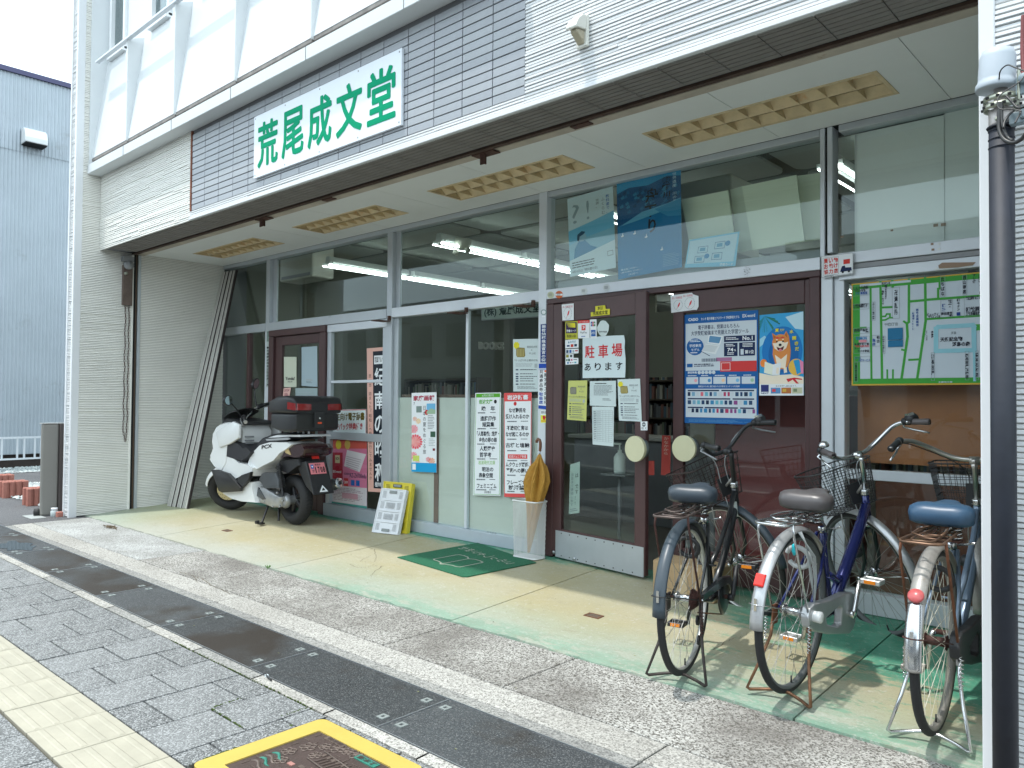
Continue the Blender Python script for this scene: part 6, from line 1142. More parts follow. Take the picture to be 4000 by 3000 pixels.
def bicycle(label, x, y, zoff, heading, steer, c):
    t = thing('bicycle', label, 'bicycle', (x, y, fz(y)+zoff), rot=(R(c.get('roll', 0)), 0, R(heading)), group='city bicycles parked before the shop')
    B = lambda q, n, par=None, **k: q.build(n, parent=par or t, local=True, **k)
    ax0 = Vector((.955, 0, .65)); axd = Vector((-.34, 0, .94)).normalized(); ST = Matrix.Translation(ax0) @ Matrix.Rotation(R(steer), 4, axd) @ Matrix.Translation(-ax0)
    def wheel(cx, T, hub_w, hubm, nm):
        q = M(T); q.ring((cx, 0, WR), (0, 1, 0), WR-.031, .007, m_rim, 56, 8, rv=.0125); w_ = B(q, 'wheel')
        q = M(T); q.ring((cx, 0, WR), (0, 1, 0), WR-.017, .0175, m_rub, 56, 10); B(q, 'tyre', w_)
        if c.get('wall'): q = M(T); q.ring((cx, 0, WR), (0, 1, 0), WR-.025, .0145, c['wall'], 56, 8, rv=.0165); B(q, 'tyre_wall', w_)
        q = M(T); q.cyl((cx, -hub_w, WR), (cx, hub_w, WR), .018, hubm); [q.cyl((cx, s_*hub_w*.7-.002, WR), (cx, s_*hub_w*.7+.002, WR), .03, hubm) for s_ in (-1, 1)]; q.cyl((cx, -hub_w-.03, WR), (cx, hub_w+.03, WR), .005, m_rstd, 8); q.cyl((cx, -hub_w-.035, WR), (cx, -hub_w-.022, WR), .010, m_chr, 6); q.cyl((cx, hub_w+.022, WR), (cx, hub_w+.035, WR), .010, m_chr, 6); B(q, 'hub', w_)
        q = M(T)
        for k in range(32):
            a = 2*math.pi*k/32; s_ = 1 if k % 2 else -1; b = a+(.55 if (k//2) % 2 else -.55)
            q.tube([(cx+.028*math.cos(b), s_*hub_w*.7, WR+.028*math.sin(b)), (cx+(WR-.036)*math.cos(a), 0, WR+(WR-.036)*math.sin(a))], .0012, c.get('spoke', m_spk), 4)
        q.tube([(cx+.0, .0, WR-(WR-.036)), (cx, 0, WR-(WR-.07))], .004, m_bpl, 6); B(q, 'spokes', w_, kind='stuff'); return w_
    wheel(0, None, .055, c.get('hub', m_chr), 'rear'); FX = 1.10; wheel(FX, ST, .04, m_chr, 'front')
    fr = M(); hd = lambda z: (.955-.3617*(z-.65), 0, z)
    bbp = (.44, 0, .285); fm = c['frame']
    if c['style'] == 'loop':
        fr.tube([hd(.72), (.80, 0, .56), (.62, 0, .40), bbp], [.019, .0195, .02, .022], fm, 12)
        fr.tube([hd(.80), (.78, .0, .66), (.55, 0, .50), (.40, 0, .44)], .0135, fm, 10)
    else:
        fr.tube([hd(.76), (.79, 0, .61), (.56, 0, .39), bbp], [.026, .030, .031, .030], fm, 14); fr.tube([(.585, 0, .42), (.50, 0, .42), (.42, 0, .46), (.39, 0, .455)], [.018, .019, .018, .016], fm, 10)
    fr.tube([bbp, (.385, 0, .46), (.305, 0, .72)], .0155, fm, 12); fr.cyl((.44, -.035, .285), (.44, .035, .285), .024, fm)
    fr.tube([hd(.66), hd(.82)], .019, fm, 14)
    for s_ in (-1, 1):
        fr.tube([(.42, s_*.028, .285), (.30, s_*.038, .288), (0, s_*.068, WR)], [.011, .010, .007], fm, 8); fr.tube([(.31, s_*.022, .68), (.18, s_*.05, .52), (0, s_*.068, WR)], [.009, .008, .007], fm, 8)
    fr.tube([(.355, -.05, .46), (.355, .05, .46)], .006, fm, 6) ; B(fr, 'frame')
    q = M(); q.lathe([(.023, 0), (.026, .006), (.02, .014), (.024, .022), (.018, .03)], hd(.82), axd, m_chr, 16); B(q, 'headset'); q = M(); q.lathe([(.024, 0), (.024, .014)], hd(.645), axd, m_chr, 16); B(q, 'headset')
    q = M(ST)
    for s_ in (-1, 1): q.tube([hd(.64), (.975, s_*.028, .63), (1.0, s_*.046, .58), (1.03, s_*.048, .45), (FX, s_*.050, WR)], [.014, .0135, .0125, .011, .007], c.get('fork', fm), 8)
    B(q, 'fork')
    # mudguards
    q = M(); arc_shell(q, (0, 0, WR), WR+.026, .030, c.get('ra0', 35), c['ra1'], c['fend']); rf = B(q, 'mudguard')
    q = M(ST); arc_shell(q, (FX, 0, WR), WR+.024, .028, 62, 190 if c['style'] == 'u' else 186, c['fend']); B(q, 'mudguard')
    if c.get('tail'): q = M(); arc_shell(q, (0, 0, WR), WR+.0275, .0305, c['ra1']-38, c['ra1']-.5, c['tail']); B(q, 'mudguard_end', rf)
    a = R(c['stay']); p = Vector((math.cos(a)*(WR+.028), 0, WR+math.sin(a)*(WR+.028))); q = M()
    q.tube([(0, -.075, WR), (p.x*.9, -.038, WR+(p.z-WR)*.94), (p.x, -.030, p.z), (p.x-.006, 0, p.z), (p.x, .030, p.z), (p.x*.9, .038, WR+(p.z-WR)*.94), (0, .075, WR)], .0026, c.get('staym', m_chr), 6); q.box(p.x-.006, p.x-.001, -.006, .006, p.z-.026, p.z+.026, m_chr); B(q, 'mudguard_stay')
    q = M(ST); q.tube([(FX, -.06, WR), (FX-.30, -.032, WR+.02), (FX-.36, 0, WR+.0), (FX-.30, .032, WR+.02), (FX, .06, WR)], .0024, m_chr, 6); B(q, 'mudguard_stay')
    if c.get('refl'):
        a = R(c['refl'][1]); px_, pz_ = math.cos(a)*(WR+.032), WR+math.sin(a)*(WR+.032); q = M(); T_ = Matrix.Translation((px_, 0, pz_)) @ Matrix.Rotation(-a, 4, 'Y')
        if c['refl'][0] == 'sq': q.T = T_; q.hexa([(0, -.024, -.03), (.012, -.02, -.026), (.012, .02, -.026), (0, .024, -.03), (0, -.024, .03), (.012, -.02, .026), (.012, .02, .026), (0, .024, .03)], m_red); B(q, 'reflector', bevel=.004, seg=2)
        else: q.T = T_; q.lathe([(.027, -.002), (.029, .004), (.025, .012)], (0, 0, 0), (1, 0, 0), c['refl'][2], 24); q.v = [tuple(v) for v in q.v]; B(q, 'reflector')
    # saddle with springs
    sc_ = c['saddle']; secs = []
    for (sx, w_, top, bot) in ((-.02, .070, .845, .795), (-.005, .098, .868, .785), (.03, .112, .878, .775), (.075, .110, .878, .775), (.12, .085, .872, .795), (.16, .055, .868, .82), (.21, .036, .868, .835), (.255, .027, .862, .838), (.275, .012, .852, .842)):
        s_ = []
        for k in range(16):
            a = 2*math.pi*k/16; ca, sa = math.cos(a), math.sin(a); yy = w_*math.copysign(abs(ca)**.7, ca); zz = (top+bot)/2+(top-bot)/2*(math.copysign(abs(sa)**.75, sa) if sa > 0 else -abs(sa)**.35); s_.append((sx+.065, yy*1.1, .03+ zz-(.010*(1-abs(ca)) if sa > 0 and w_ > .05 else 0)))
        secs.append(s_)
    q = M(); q.loft(secs, sc_); sd_ = B(q, 'saddle')
    q = M()
    for s_ in (-1, 1):
        q.tube([(.10+.016*math.cos(k*.9), s_*.062+.016*math.sin(k*.9), .755+.0024*k) for k in range(22)], .003, c.get('spring', m_chr), 6); q.tube([(.10, s_*.05, .755), (.16, s_*.03, .765), (.265, s_*.016, .83)], .004, m_chr, 6)
    q.box(.07, .13, -.075, .075, .748, .755, m_rstd); B(q, 'saddle_springs', sd_)
    q = M(); q.tube([(.31, 0, .70), (.258, 0, .85)], .013, m_chr, 12); q.tube([(.318, 0, .685), (.309, 0, .715)], .020, m_chr, 12); q.tube([(.33, -.02, .70), (.33, -.05, .705), (.30, -.09, .72)], .005, m_chr, 6); B(q, 'seat_post')
    # carrier
    q = M(); cm = c['carr']; zc = .785
    def loop(w_, x0, x1, z): return [(x0, w_, z), (x0-.0, -w_, z)] and [(x1, w_*.75, z), (x0+.04, w_, z), (x0+.01, w_*.85, z), (x0, w_*.5, z), (x0, -w_*.5, z), (x0+.01, -w_*.85, z), (x0+.04, -w_, z), (x1, -w_*.75, z)]
    q.tube(loop(.075, -.27, .22, zc), .0055, cm, 8); q.tube(loop(.04, -.24, .26, zc+.004), .0045, cm, 8)
    for k in range(4): xx = -.19+.10*k; q.tube([(xx, -.074, zc-.006), (xx, .074, zc-.006)], .004, cm, 6)
    q.tube([(-.15, -.05, zc+.018), (-.05, -.05, zc+.022), (.10, -.03, zc+.02), (.10, .03, zc+.02), (-.05, .05, zc+.022), (-.15, .05, zc+.018), (-.20, 0, zc+.016), (-.15, -.05, zc+.018)], .004, cm, 6)
    q.tube([(.18, -.03, zc), (.30, -.018, .72)], .005, cm, 6); q.tube([(.18, .03, zc), (.30, .018, .72)], .005, cm, 6); B(q, 'carrier')
    q = M(); sm_ = c.get('carrstay', cm)
    for s_ in (-1, 1): q.tube([(-.20, s_*.076, zc), (-.20, s_*.082, zc-.05), (-.03, s_*.085, WR)], .0055, sm_, 8)
    B(q, 'carrier_stay')
    # stand
    q = M(); sm_ = c['stand']
    q.tube([(-.01, -.085, WR), (-.03, -.088, WR-.12), (-.075, -.11, WR-.22), (-.135, -.145, .012), (-.128, -.135, .004), (-.10, -.09, .010), (-.085, -.03, .022), (-.085, .03, .022), (-.10, .09, .010), (-.128, .135, .004), (-.135, .145, .012), (-.075, .11, WR-.22), (-.03, .088, WR-.12), (-.01, .085, WR)], .0075, sm_, 8)
    for s_ in (-1, 1): q.box(-.035, .015, s_*.08-.003, s_*.08+.003, WR-.07, WR+.02, c.get('standp', sm_))
    std = B(q, 'stand')
    for s_ in (-1, 1): B(M().tube([(-.055+.008*math.cos(k*1.1), s_*.10+.008*math.sin(k*1.1), WR-.03-.0028*k) for k in range(44)], .0022, c.get('sprg', m_chr), 5), 'stand_spring', std)
    # drive: chain case, cranks, pedals
    q = M(); cc = c['case']
    if c['ctype'] == 'full':
        P = [(-.055, .36), (-.035, .40), (.01, .412), (.20, .395), (.38, .395), (.48, .38), (.535, .33), (.545, .27), (.51, .205), (.45, .185), (.20, .235), (.02, .285), (-.04, .315)]; H = [(.15, .325), (.31, .35), (.345, .33), (.335, .255), (.29, .25), (.16, .29)]
        f0 = lambda a, z: (a, -.055, z); f1 = lambda a, z: (a, -.095, z)
        n_, k_ = len(P), len(H); V = [f0(*p) for p in P]+[f1(*p) for p in P]+[f0(*p) for p in H]+[f1(*p) for p in H]; me_ = []
        import mathutils.geometry as mg_
        tri = mg_.tessellate_polygon([[Vector((a, z, 0)) for a, z in P], [Vector((a, z, 0)) for a, z in H]])
        ix = lambda i, off: (i if i < n_ else 2*n_+(i-n_))+(off*(n_ if i < n_ else k_))
        F = [tuple(ix(i, 0) for i in t3) for t3 in tri]+[tuple(ix(i, 1) for i in reversed(t3)) for t3 in tri]+[(i, (i+1) % n_, n_+(i+1) % n_, n_+i) for i in range(n_)]+[(2*n_+i, 2*n_+k_+i, 2*n_+k_+(i+1) % k_, 2*n_+(i+1) % k_) for i in range(k_)]
        q.add(V, F, cc); B(q, 'chain_case', bevel=.008, seg=3)
    else:
        q.prism([(.02, .385), (.36, .40), (.50, .385), (.56, .33), (.56, .27), (.52, .30), (.47, .345), (.35, .355), (.02, .35)], lambda a, z: (a, -.06, z), lambda a, z: (a, -.085, z), cc); q.lathe([(.0, 0), (.09, 0), (.098, .006), (.085, .014)], (.44, -.058, .285), (0, -1, 0), cc, 28); B(q, 'chain_case', bevel=.003)
        q = M(); q.tube([(.0, -.062, .30), (.44, -.062, .19)], .0035, m_rust, 5); q.tube([(.0, -.062, .375), (.44, -.062, .378)], .0035, m_rust, 5); B(q, 'chain')
    if c.get('gears'):
        q = M()
        for k in range(6):
            r_ = .050-.0045*k; q.lathe([(r_, 0), (r_, .0022)], (0, -.034-.0052*k, WR), (0, -1, 0), m_rstd, 20)
            for j in range(18): a = 2*math.pi*j/18; q.box(math.cos(a)*r_-.002, math.cos(a)*r_+.002, -.036-.0052*k, -.034-.0052*k, WR+math.sin(a)*(r_+.002)-.003, WR+math.sin(a)*(r_+.002)+.003, m_rstd)
        q.tube([(.0, -.075, WR-.03), (.01, -.08, WR-.12), (.03, -.07, WR-.20)], .008, m_rstd, 8); q.cyl((.01, -.055, WR-.10), (.01, -.065, WR-.10), .024, m_bpl); q.cyl((.03, -.055, WR-.20), (.03, -.065, WR-.20), .024, m_bpl); B(q, 'derailleur')
    q = M(); q.tube([(.44, -.105, .285), (.448, -.112, .30), (.475, -.125, .45)], [.017, .014, .010], c.get('crank', m_chr), 10); q.cyl((.44, -.09, .285), (.44, -.118, .285), .019, c.get('crank', m_chr)); q.tube([(.44, .095, .285), (.432, .105, .27), (.405, .118, .12)], [.017, .013, .010], c.get('crank', m_chr), 10); q.cyl((.44, -.09, .285), (.44, .10, .285), .012, m_rstd, 10); B(q, 'crank')
    for (px_, py_, pz_) in ((.475, -.185, .455), (.405, .175, .115)):
        q = M(); pm = c['pedal']
        for xx in (-.04, .032): q.box(px_+xx, px_+xx+.008, py_-.045, py_+.045, pz_-.012, pz_+.012, pm)
        for yy in (-.045, .037): q.box(px_-.032, px_+.032, py_+yy, py_+yy+.008, pz_-.012, pz_+.012, pm)
        q.box(px_-.032, px_+.032, py_-.012, py_+.012, pz_-.010, pz_+.010, pm); pd = B(q, 'pedal', bevel=.003)
        M().box(px_-.044, px_-.0405, py_-.026, py_+.026, pz_-.008, pz_+.008, m_org).build('pedal_reflector', parent=pd, local=True)
    # bars, stem, grips, levers, bell, cables, basket: all turn with the fork
    hm = c['bar']; q = M(ST); q.tube([hd(.83), hd(1.0), hd(1.02)], [.0125, .0125, .016], hm, 12); q.tube([hd(1.02), (.84, 0, 1.035)], [.017, .018], hm, 12); q.cyl((.845, -.022, 1.035), (.845, .022, 1.035), .019, hm, 14); B(q, 'stem')
    pts = c['bars']; L = [(x_, y_, z_) for x_, y_, z_ in pts]; full = [(a, -b, z_) for a, b, z_ in reversed(L[1:])]+L
    def smooth(P_, it=2):
        for _ in range(it):
            Q = [P_[0]]
            for a, b in zip(P_, P_[1:]): Q += [tuple(.75*a[i]+.25*b[i] for i in range(3)), tuple(.25*a[i]+.75*b[i] for i in range(3))]
            P_ = Q+[P_[-1]]
        return P_
    q = M(ST); q.tube(smooth(full), .0112, hm, 12); hb = B(q, 'handlebar')
    for s_ in (-1, 1):
        e = Vector((L[-1][0], L[-1][1]*s_, L[-1][2])); b_ = Vector((L[-2][0], L[-2][1]*s_, L[-2][2])); d = (e-b_).normalized(); g0 = e-d*.115
        q = M(ST); q.tube([g0, g0+d*.01, g0+d*.06, e-d*.004, e], [.0155, .0165, .0155, .017, .013], c['grip'], 12); B(q, 'grip', hb)
        q = M(ST); q.tube([g0-d*.035, g0-d*.012], .019, c.get('shift', m_bpl), 12); lv = g0-d*.03; q.tube([lv+Vector((.01, 0, -.018)), lv+Vector((.03, s_*.01, -.03)), lv+d*.06+Vector((.035, s_*.006, -.042)), lv+d*.13+Vector((.025, s_*.012, -.060))], [.007, .006, .0055, .005], c['lever'], 8); B(q, 'brake_lever', hb)
        q = M(ST); q.tube(smooth([tuple(lv+Vector((.012, 0, -.012))), tuple(lv+Vector((.10, -.04*s_, -.02))), (.93, s_*.03, 1.0), (.96, s_*.03, .86), (.93 if s_ < 0 else .97, s_*.026, .72)]), .0026, c['cable'], 6); B(q, 'brake_cable', hb)
    if c.get('bell'): p_ = Vector((L[-2][0]+.0, L[-2][1]-.02, L[-2][2]+.02)); q = M(ST); q.lathe([(.026, 0), (.026, .008), (.018, .022), (.002, .028)], p_, (-.3, 0, 1), m_chr, 20); B(q, 'bell', hb)
    if c.get('shifter'): p_ = Vector((L[-2][0]-.02, -L[-2][1]-.012, L[-2][2]+.006)); q = M(ST); q.cyl(p_+Vector((0, .02, 0)), p_+Vector((0, -.03, 0)), .026, m_bpl, 16); q.box(p_.x-.018, p_.x+.012, p_.y-.016, p_.y+.016, p_.z+.02, p_.z+.034, m_chr); B(q, 'shifter', hb)
    q = M(ST); bm_ = c['bask']; z1, z0 = c.get('bz', (.985, .745)); tx, ty, bx_, by_ = c.get('bdim', (.145, .195, .11, .15)); cx = c.get('bx', 1.10); rows = c.get('rows', 7); rd = c.get('bround', .05)
    def ring_(k): f = k/rows; hx, hy = bx_+(tx-bx_)*f, by_+(ty-by_)*f; z = z0+(z1-z0)*f; return [(a, b, z-(.0 if not c.get('slope') else (a-cx)*0)) for a, b in rrect(cx-hx, cx+hx, -hy, hy, rd*(.6+.4*f), 5)]
    for k in range(rows+1): q.tube(ring_(k), .0042 if k == rows else .0020, bm_, 6 if k == rows else 4, closed=True)
    r0_, r1_ = ring_(0), ring_(rows)
    def lerp_loop(P_, f):
        Ls = [(Vector(P_[(i+1) % len(P_)])-Vector(P_[i])).length for i in range(len(P_))]; tot = sum(Ls); s2 = f*tot
        for i, l_ in enumerate(Ls):
            if s2 <= l_: return Vector(P_[i]).lerp(Vector(P_[(i+1) % len(P_)]), s2/l_ if l_ else 0)
            s2 -= l_
        return Vector(P_[0])
    nv_ = c.get('bn', 44)
    for k in range(nv_): q.tube([lerp_loop(r0_, k/nv_), lerp_loop(r1_, k/nv_)], .0018, bm_, 4)
    for k in range(9): yy = -by_+.012+(2*by_-.024)*k/8; q.tube([(cx-bx_, yy, z0), (cx+bx_, yy, z0)], .0018, bm_, 4)
    for k in range(6): xx = cx-bx_+.012+(2*bx_-.024)*k/5; q.tube([(xx, -by_, z0), (xx, by_, z0)], .0018, bm_, 4)
    bk_ = B(q, 'basket'); q = M(ST); q.box(cx-tx-.004, cx-tx+.002, -.05, .05, z0+.03, z0+.14, c.get('plate', m_bpl)); q.tube([hd(.88), (cx-bx_, 0, z0+.06)], .008, m_dslv, 6); B(q, 'basket_bracket', bk_)
    q = M(ST)
    for s_ in (-1, 1): q.tube([(cx-.02, s_*.05, z0), (cx+.0, s_*.06, z0-.12), (FX, s_*.055, WR)], .0036, m_spk, 6)
    B(q, 'basket_stay')
    # lock and front lamp
    q = M(); q.ring((.045, 0, .60), (.93, 0, .36), .052, .011, c.get('lock', m_bpl), 24, 8, a0=20, a1=330, up=(0, 1, 0)); B(q, 'ring_lock')
    q = M(ST); q.lathe([(.012, 0), (.03, .02), (.034, .05), (.032, .056)], (1.0, .07, .52), (1, 0, -.15), c.get('lamp', m_bpl), 18); B(q, 'front_lamp')
    return t, B, ST, hd
UPB = [(.845, 0, 1.035), (.86, .06, 1.035), (.86, .115, 1.05), (.82, .19, 1.10), (.785, .235, 1.13), (.735, .27, 1.13), (.61, .30, 1.105)]
FLB = [(.845, 0, 1.035), (.85, .08, 1.045), (.83, .17, 1.10), (.78, .23, 1.135), (.69, .27, 1.13), (.57, .285, 1.10)]
b1, B1, ST1, hd1 = bicycle('black city bicycle with slate mudguard and crooked wire basket, beside the maroon doors', -1.915, -1.462, .012, 101.5, 62, dict(style='loop', frame=m_blk, fend=m_fgr, ra1=181, stay=167, staym=m_bpl, saddle=mat('saddle_slate', (.035, .048, .062), .38, var=.1, vs=10), carr=mat('carrier_brown', (.13, .10, .09), .45, metal=.5, var=.3, vs=20), carrstay=m_rstd, stand=mat('stand_dark', (.06, .05, .045), .55, metal=.4, var=.4, vs=18), case=m_blk, ctype='half', gears=True, crank=m_bpl, pedal=m_bpl, bar=m_bpl, bars=[(a+.03, b*.77, c) for a, b, c in UPB], grip=m_bpl, lever=mat('lever_grey', (.25, .26, .27), .4, metal=.5), cable=m_cab, bask=mat('basket_rust', (.035, .02, .018), .6, var=.4, vs=40), rows=6, bn=38, bdim=(.14, .19, .10, .15), bround=.02, shifter=True, wall=None, sprg=m_rstd, hub=m_chr))
q = M(); q.T = None
B1(M().box(-.002, .002, -.009, .009, -.05, .05, paint('#aab4b4')).box(-.0028, -.0021, -.006, .006, -.042, .042, BK) if False else M(Matrix.Translation((.91, 0, .70)) @ Matrix.Rotation(-.36, 4, 'Y') @ Matrix.Translation((-.0215, -.012, 0))).box(-.001, .001, -.008, .012, -.045, .045, paint('#aab4b4')), 'name_label')
b2, B2_, ST2, hd2 = bicycle('navy blue city bicycle with silver mudguards and silver chain case, between the other two', -1.438, -1.352, .012, 89, 60, dict(style='u', roll=1.5, frame=m_nav, fend=m_slv, ra1=181, stay=165, refl=('sq', 150), saddle=mat('saddle_brown_grey', (.085, .078, .08), .35, var=.12, vs=10), carr=m_chr, stand=mat('stand_rusty', (.26, .13, .07), .5, metal=.5, var=.55, vs=12), standp=m_rust, case=m_slv, ctype='full', crank=m_chr, pedal=mat('pedal_silver', (.60, .62, .62), .35, metal=.3, var=.15, vs=20), bar=m_chr, bars=UPB, grip=mat('grip_taupe', (.10, .085, .085), .4), lever=m_chr, cable=m_cab, bask=mat('basket_grey', (.055, .056, .058), .45, metal=.3), rows=8, bn=52, bround=.09, bell=True, shifter=True, lock=mat('lock_white', (.5, .52, .52), .4), fork=m_blk, wall=mat('wall_grey', (.10, .11, .11), .6)))
q = M(); q.lathe([(.006, 0), (.012, .006), (.009, .02), (.012, .032), (.005, .05)], (-.12, -.05, .69), (0, 0, -1), mat('tag_cyan', (.02, .45, .52), .4), 10); q.tube([(-.12, -.05, .74), (-.12, -.05, .69)], .001, m_cabk, 4); B2_(q, 'key_tag')
q = M(); q.ring((0, 0, 0), (1, 0, 0), .0, .0, m_cab, 3, 3) if False else None
for k in range(4): q.tube([(-.05-.01*k, -.05, .735), (.02, -.07-.006*k, .62), (.05+.008*k, -.075, .50), (.06, -.07, .42-.02*k), (.03+.01*k, -.062, .52), (.0, -.055, .66), (-.04, -.045, .73)], .0022, mat('wire_clear', (.42, .45, .45), .3), 5)
B2_(q, 'wire_lock'); q = M(); q.lathe([(.016, 0), (.024, .01), (.026, .05), (.018, .056)], (-.0, -.078, WR), (0, -1, 0), mat('cap_white', (.72, .73, .72), .35), 16); B2_(q, 'axle_cap')
b3, B3_, ST3, hd3 = bicycle('silver blue city bicycle with blue saddle and rusty carrier, partly behind the white corner trim', -.838, -1.378, .012, 92, 6, dict(style='loop', frame=mat('steel_blue', (.16, .22, .30), .3, metal=.4, coat=.3), fend=m_dslv, tail=m_chr, ra1=184, stay=166, staym=m_rstd, refl=('round', 143, m_redf), saddle=mat('saddle_blue', (.035, .085, .155), .38, var=.15, vs=8, dirt=((.10, .15, .20), 18, .68)), carr=mat('carrier_rusty', (.24, .14, .09), .4, metal=.6, var=.5, vs=14), carrstay=m_rust, stand=m_chr, case=m_bpl, ctype='full', crank=m_chr, pedal=m_dslv, bar=mat('bar_dull', (.46, .44, .40), .3, metal=.8, var=.2, vs=14), bars=[(a, b*1.14, c) for a, b, c in FLB], grip=m_bpl, lever=m_chr, cable=m_cabk, bask=m_bpl, rows=7, bn=50, bround=.03, bdim=(.15, .215, .12, .175), bz=(1.01, .775), wall=mat('wall_beige', (.20, .19, .17), .7), spoke=mat('spoke_pale', (.55, .52, .42), .5), hub=m_rstd))
# ================================================================ SCOOTER
m_wht = mat('scooter_white', (.74, .75, .74), .22, var=.03, vs=2, coat=.5); m_sbk = mat('scooter_black', (.014, .014, .016), .45); m_sea = mat('seat_black', (.022, .022, .026), .55, bump=.15, bs=140); m_gun = mat('engine_grey', (.075, .08, .085), .42, metal=.3); m_cas = mat('cast_silver', (.42, .43, .44), .38, metal=.7, var=.2, vs=20); m_disc = mat('brake_disc', (.50, .44, .28), .35, metal=.6); m_tlr = mat('tail_red', (.22, .010, .010), .2, coat=.5); m_tdk = mat('tail_dark', (.03, .012, .014), .15, coat=.5)
sct = thing('scooter', 'white motor scooter with black top case and pink number plate', 'scooter', (-6.93, -.475, fz(-.475)), rz=R(180+1.5))
SB = lambda q, n, par=None, **k: q.build(n, parent=par or sct, local=True, sharp=48, **k)
D = .05
def P2(*pts): return [(a+D, b) for a, b in pts]
RW = .252
SS = Matrix.Translation((1.10, 0, .80)) @ Matrix.Rotation(R(38), 4, Vector((-.45, 0, .89))) @ Matrix.Translation((-1.10, 0, -.80))
FXS = 1.335
q = M(); q.ring((0, 0, RW), (0, 1, 0), RW-.062, .062, m_rub, 48, 14, rv=.066); q.ring((0, 0, RW), (0, 1, 0), .175, .012, m_sbk, 40, 8, rv=.045); w_ = SB(q, 'wheel')
q = M(); q.cyl((0, -.06, RW), (0, .10, RW), .045, m_cas); [q.tube([(0, 0, RW), (.165*math.cos(a), 0, RW+.165*math.sin(a))], [.03, .016], m_sbk, 8) for a in [2*math.pi*k/5 for k in range(5)]]; SB(q, 'rim', w_)
q = M()
for k in range(44):
    a = 2*math.pi*k/44
    for s_ in (-1, 1): q.tube([((RW+.0005)*math.cos(a), s_*.006, RW+(RW+.0005)*math.sin(a)), ((RW-.006)*math.cos(a+.06), s_*.035, RW+(RW-.006)*math.sin(a+.06))], .0022, m_sbk, 4)
SB(q, 'tread', w_, kind='stuff')
q = M(SS); q.ring((FXS, 0, RW), (0, 1, 0), RW-.055, .055, m_rub, 48, 14, rv=.056); q.ring((FXS, 0, RW), (0, 1, 0), .185, .012, m_sbk, 40, 8, rv=.035); w_ = SB(q, 'wheel')
q = M(SS); q.cyl((FXS, -.05, RW), (FXS, .07, RW), .03, m_cas); [q.tube([(FXS, 0, RW), (FXS+.175*math.cos(a), 0, RW+.175*math.sin(a))], [.026, .012], m_sbk, 8) for a in [2*math.pi*k/5+.3 for k in range(5)]]; SB(q, 'rim', w_)
q = M(SS); q.lathe([(.060, 0), (.112, 0), (.112, .004), (.060, .004)], (FXS, .066, RW), (0, 1, 0), m_disc, 36)
for k in range(30): a = 2*math.pi*k/30; rr2 = .075+.014*(k % 3); q.cyl((FXS+rr2*math.cos(a), .0702, RW+rr2*math.sin(a)), (FXS+rr2*math.cos(a), .0712, RW+rr2*math.sin(a)), .0045, m_sbk, 8)
SB(q, 'brake_disc', w_)
q = M(SS); [q.tube([(1.16, s_*.085, .62), (FXS, s_*.085, RW)], .018, m_sbk, 10) for s_ in (-1, 1)]; q.box(FXS-.13, FXS-.07, .075, .10, RW-.06, RW+.02, m_sbk); SB(q, 'fork')
q = M(SS); secs = []
for i in range(15):
    a = R(16+i*8.6); d = Vector((math.cos(a), 0, math.sin(a))); w2 = .075*(.55+.45*math.sin(math.pi*min(1, (i+3)/14))); secs.append([Vector((FXS, 0, RW))+d*(RW+.028-.045*t*t)+Vector((0, w2*t, 0)) for t in (-1, -.7, -.35, 0, .35, .7, 1)]+[Vector((FXS, 0, RW))+d*(RW+.022-.045*t*t)+Vector((0, w2*t*.94, 0)) for t in (1, .7, .35, 0, -.35, -.7, -1)])
q.loft(secs, m_wht); SB(q, 'front_mudguard')
# body panels
q = M(); q.pillow(P2((1.033, 1.02), (1.13, .985), (1.215, .90), (1.235, .80), (1.21, .72), (1.24, .67), (1.28, .62), (1.18, .50), (1.00, .46), (.90, .55), (.88, .70), (.86, .84), (.80, .99), (.90, 1.03)), .235, m_wht, .12); SB(q, 'front_fairing')
for s_ in (-1, 1): SB(M().pillow(P2((1.10, .90), (.92, .975), (.74, 1.03), (.62, 1.0), (.62, .86), (.80, .79), (1.02, .74)), .020, m_wht, .06, cy=s_*.240), 'leg_shield')
q = M(); q.pillow(P2((.86, .98), (.75, 1.0), (.68, .93), (.69, .72), (.80, .66), (.92, .80)), .17, m_wht, .08); q.box(.715, .735, .05, .15, .86, .875, m_gray); q.box(.713, .733, .05, .15, .82, .835, m_gray); q.box(.711, .731, .05, .15, .785, .80, m_gray); SB(q, 'inner_panel')
q = M(); q.loft([[(1.26, s_*.11, .99+.0*abs(s_)) for s_ in (-1, -.5, 0, .5, 1)]+[(1.25, s_*.11, .985) for s_ in (1, .5, 0, -.5, -1)], [(1.17, s_*.16, 1.09-.02*s_*s_) for s_ in (-1, -.5, 0, .5, 1)]+[(1.16, s_*.16, 1.085-.02*s_*s_) for s_ in (1, .5, 0, -.5, -1)], [(1.02, s_*.165, 1.155-.03*s_*s_) for s_ in (-1, -.5, 0, .5, 1)]+[(1.01, s_*.165, 1.15-.03*s_*s_) for s_ in (1, .5, 0, -.5, -1)], [(.93, s_*.13, 1.175-.03*s_*s_) for s_ in (-1, -.5, 0, .5, 1)]+[(.92, s_*.13, 1.17-.03*s_*s_) for s_ in (1, .5, 0, -.5, -1)]], m_sbk); q.pillow(P2((1.10, 1.015), (1.0, 1.06), (.80, 1.04), (.62, 1.03), (.70, .99), (.95, .98)), .19, m_sbk, .1); SB(q, 'windscreen')
q = M(); q.pillow(P2((1.25, .69), (1.10, .675), (.80, .655), (.66, .595), (.50, .59), (.36, .56), (.40, .47), (.60, .455), (.70, .42), (.93, .44), (1.20, .53), (1.30, .60)), .228, m_wht, .06); SB(q, 'underbody')
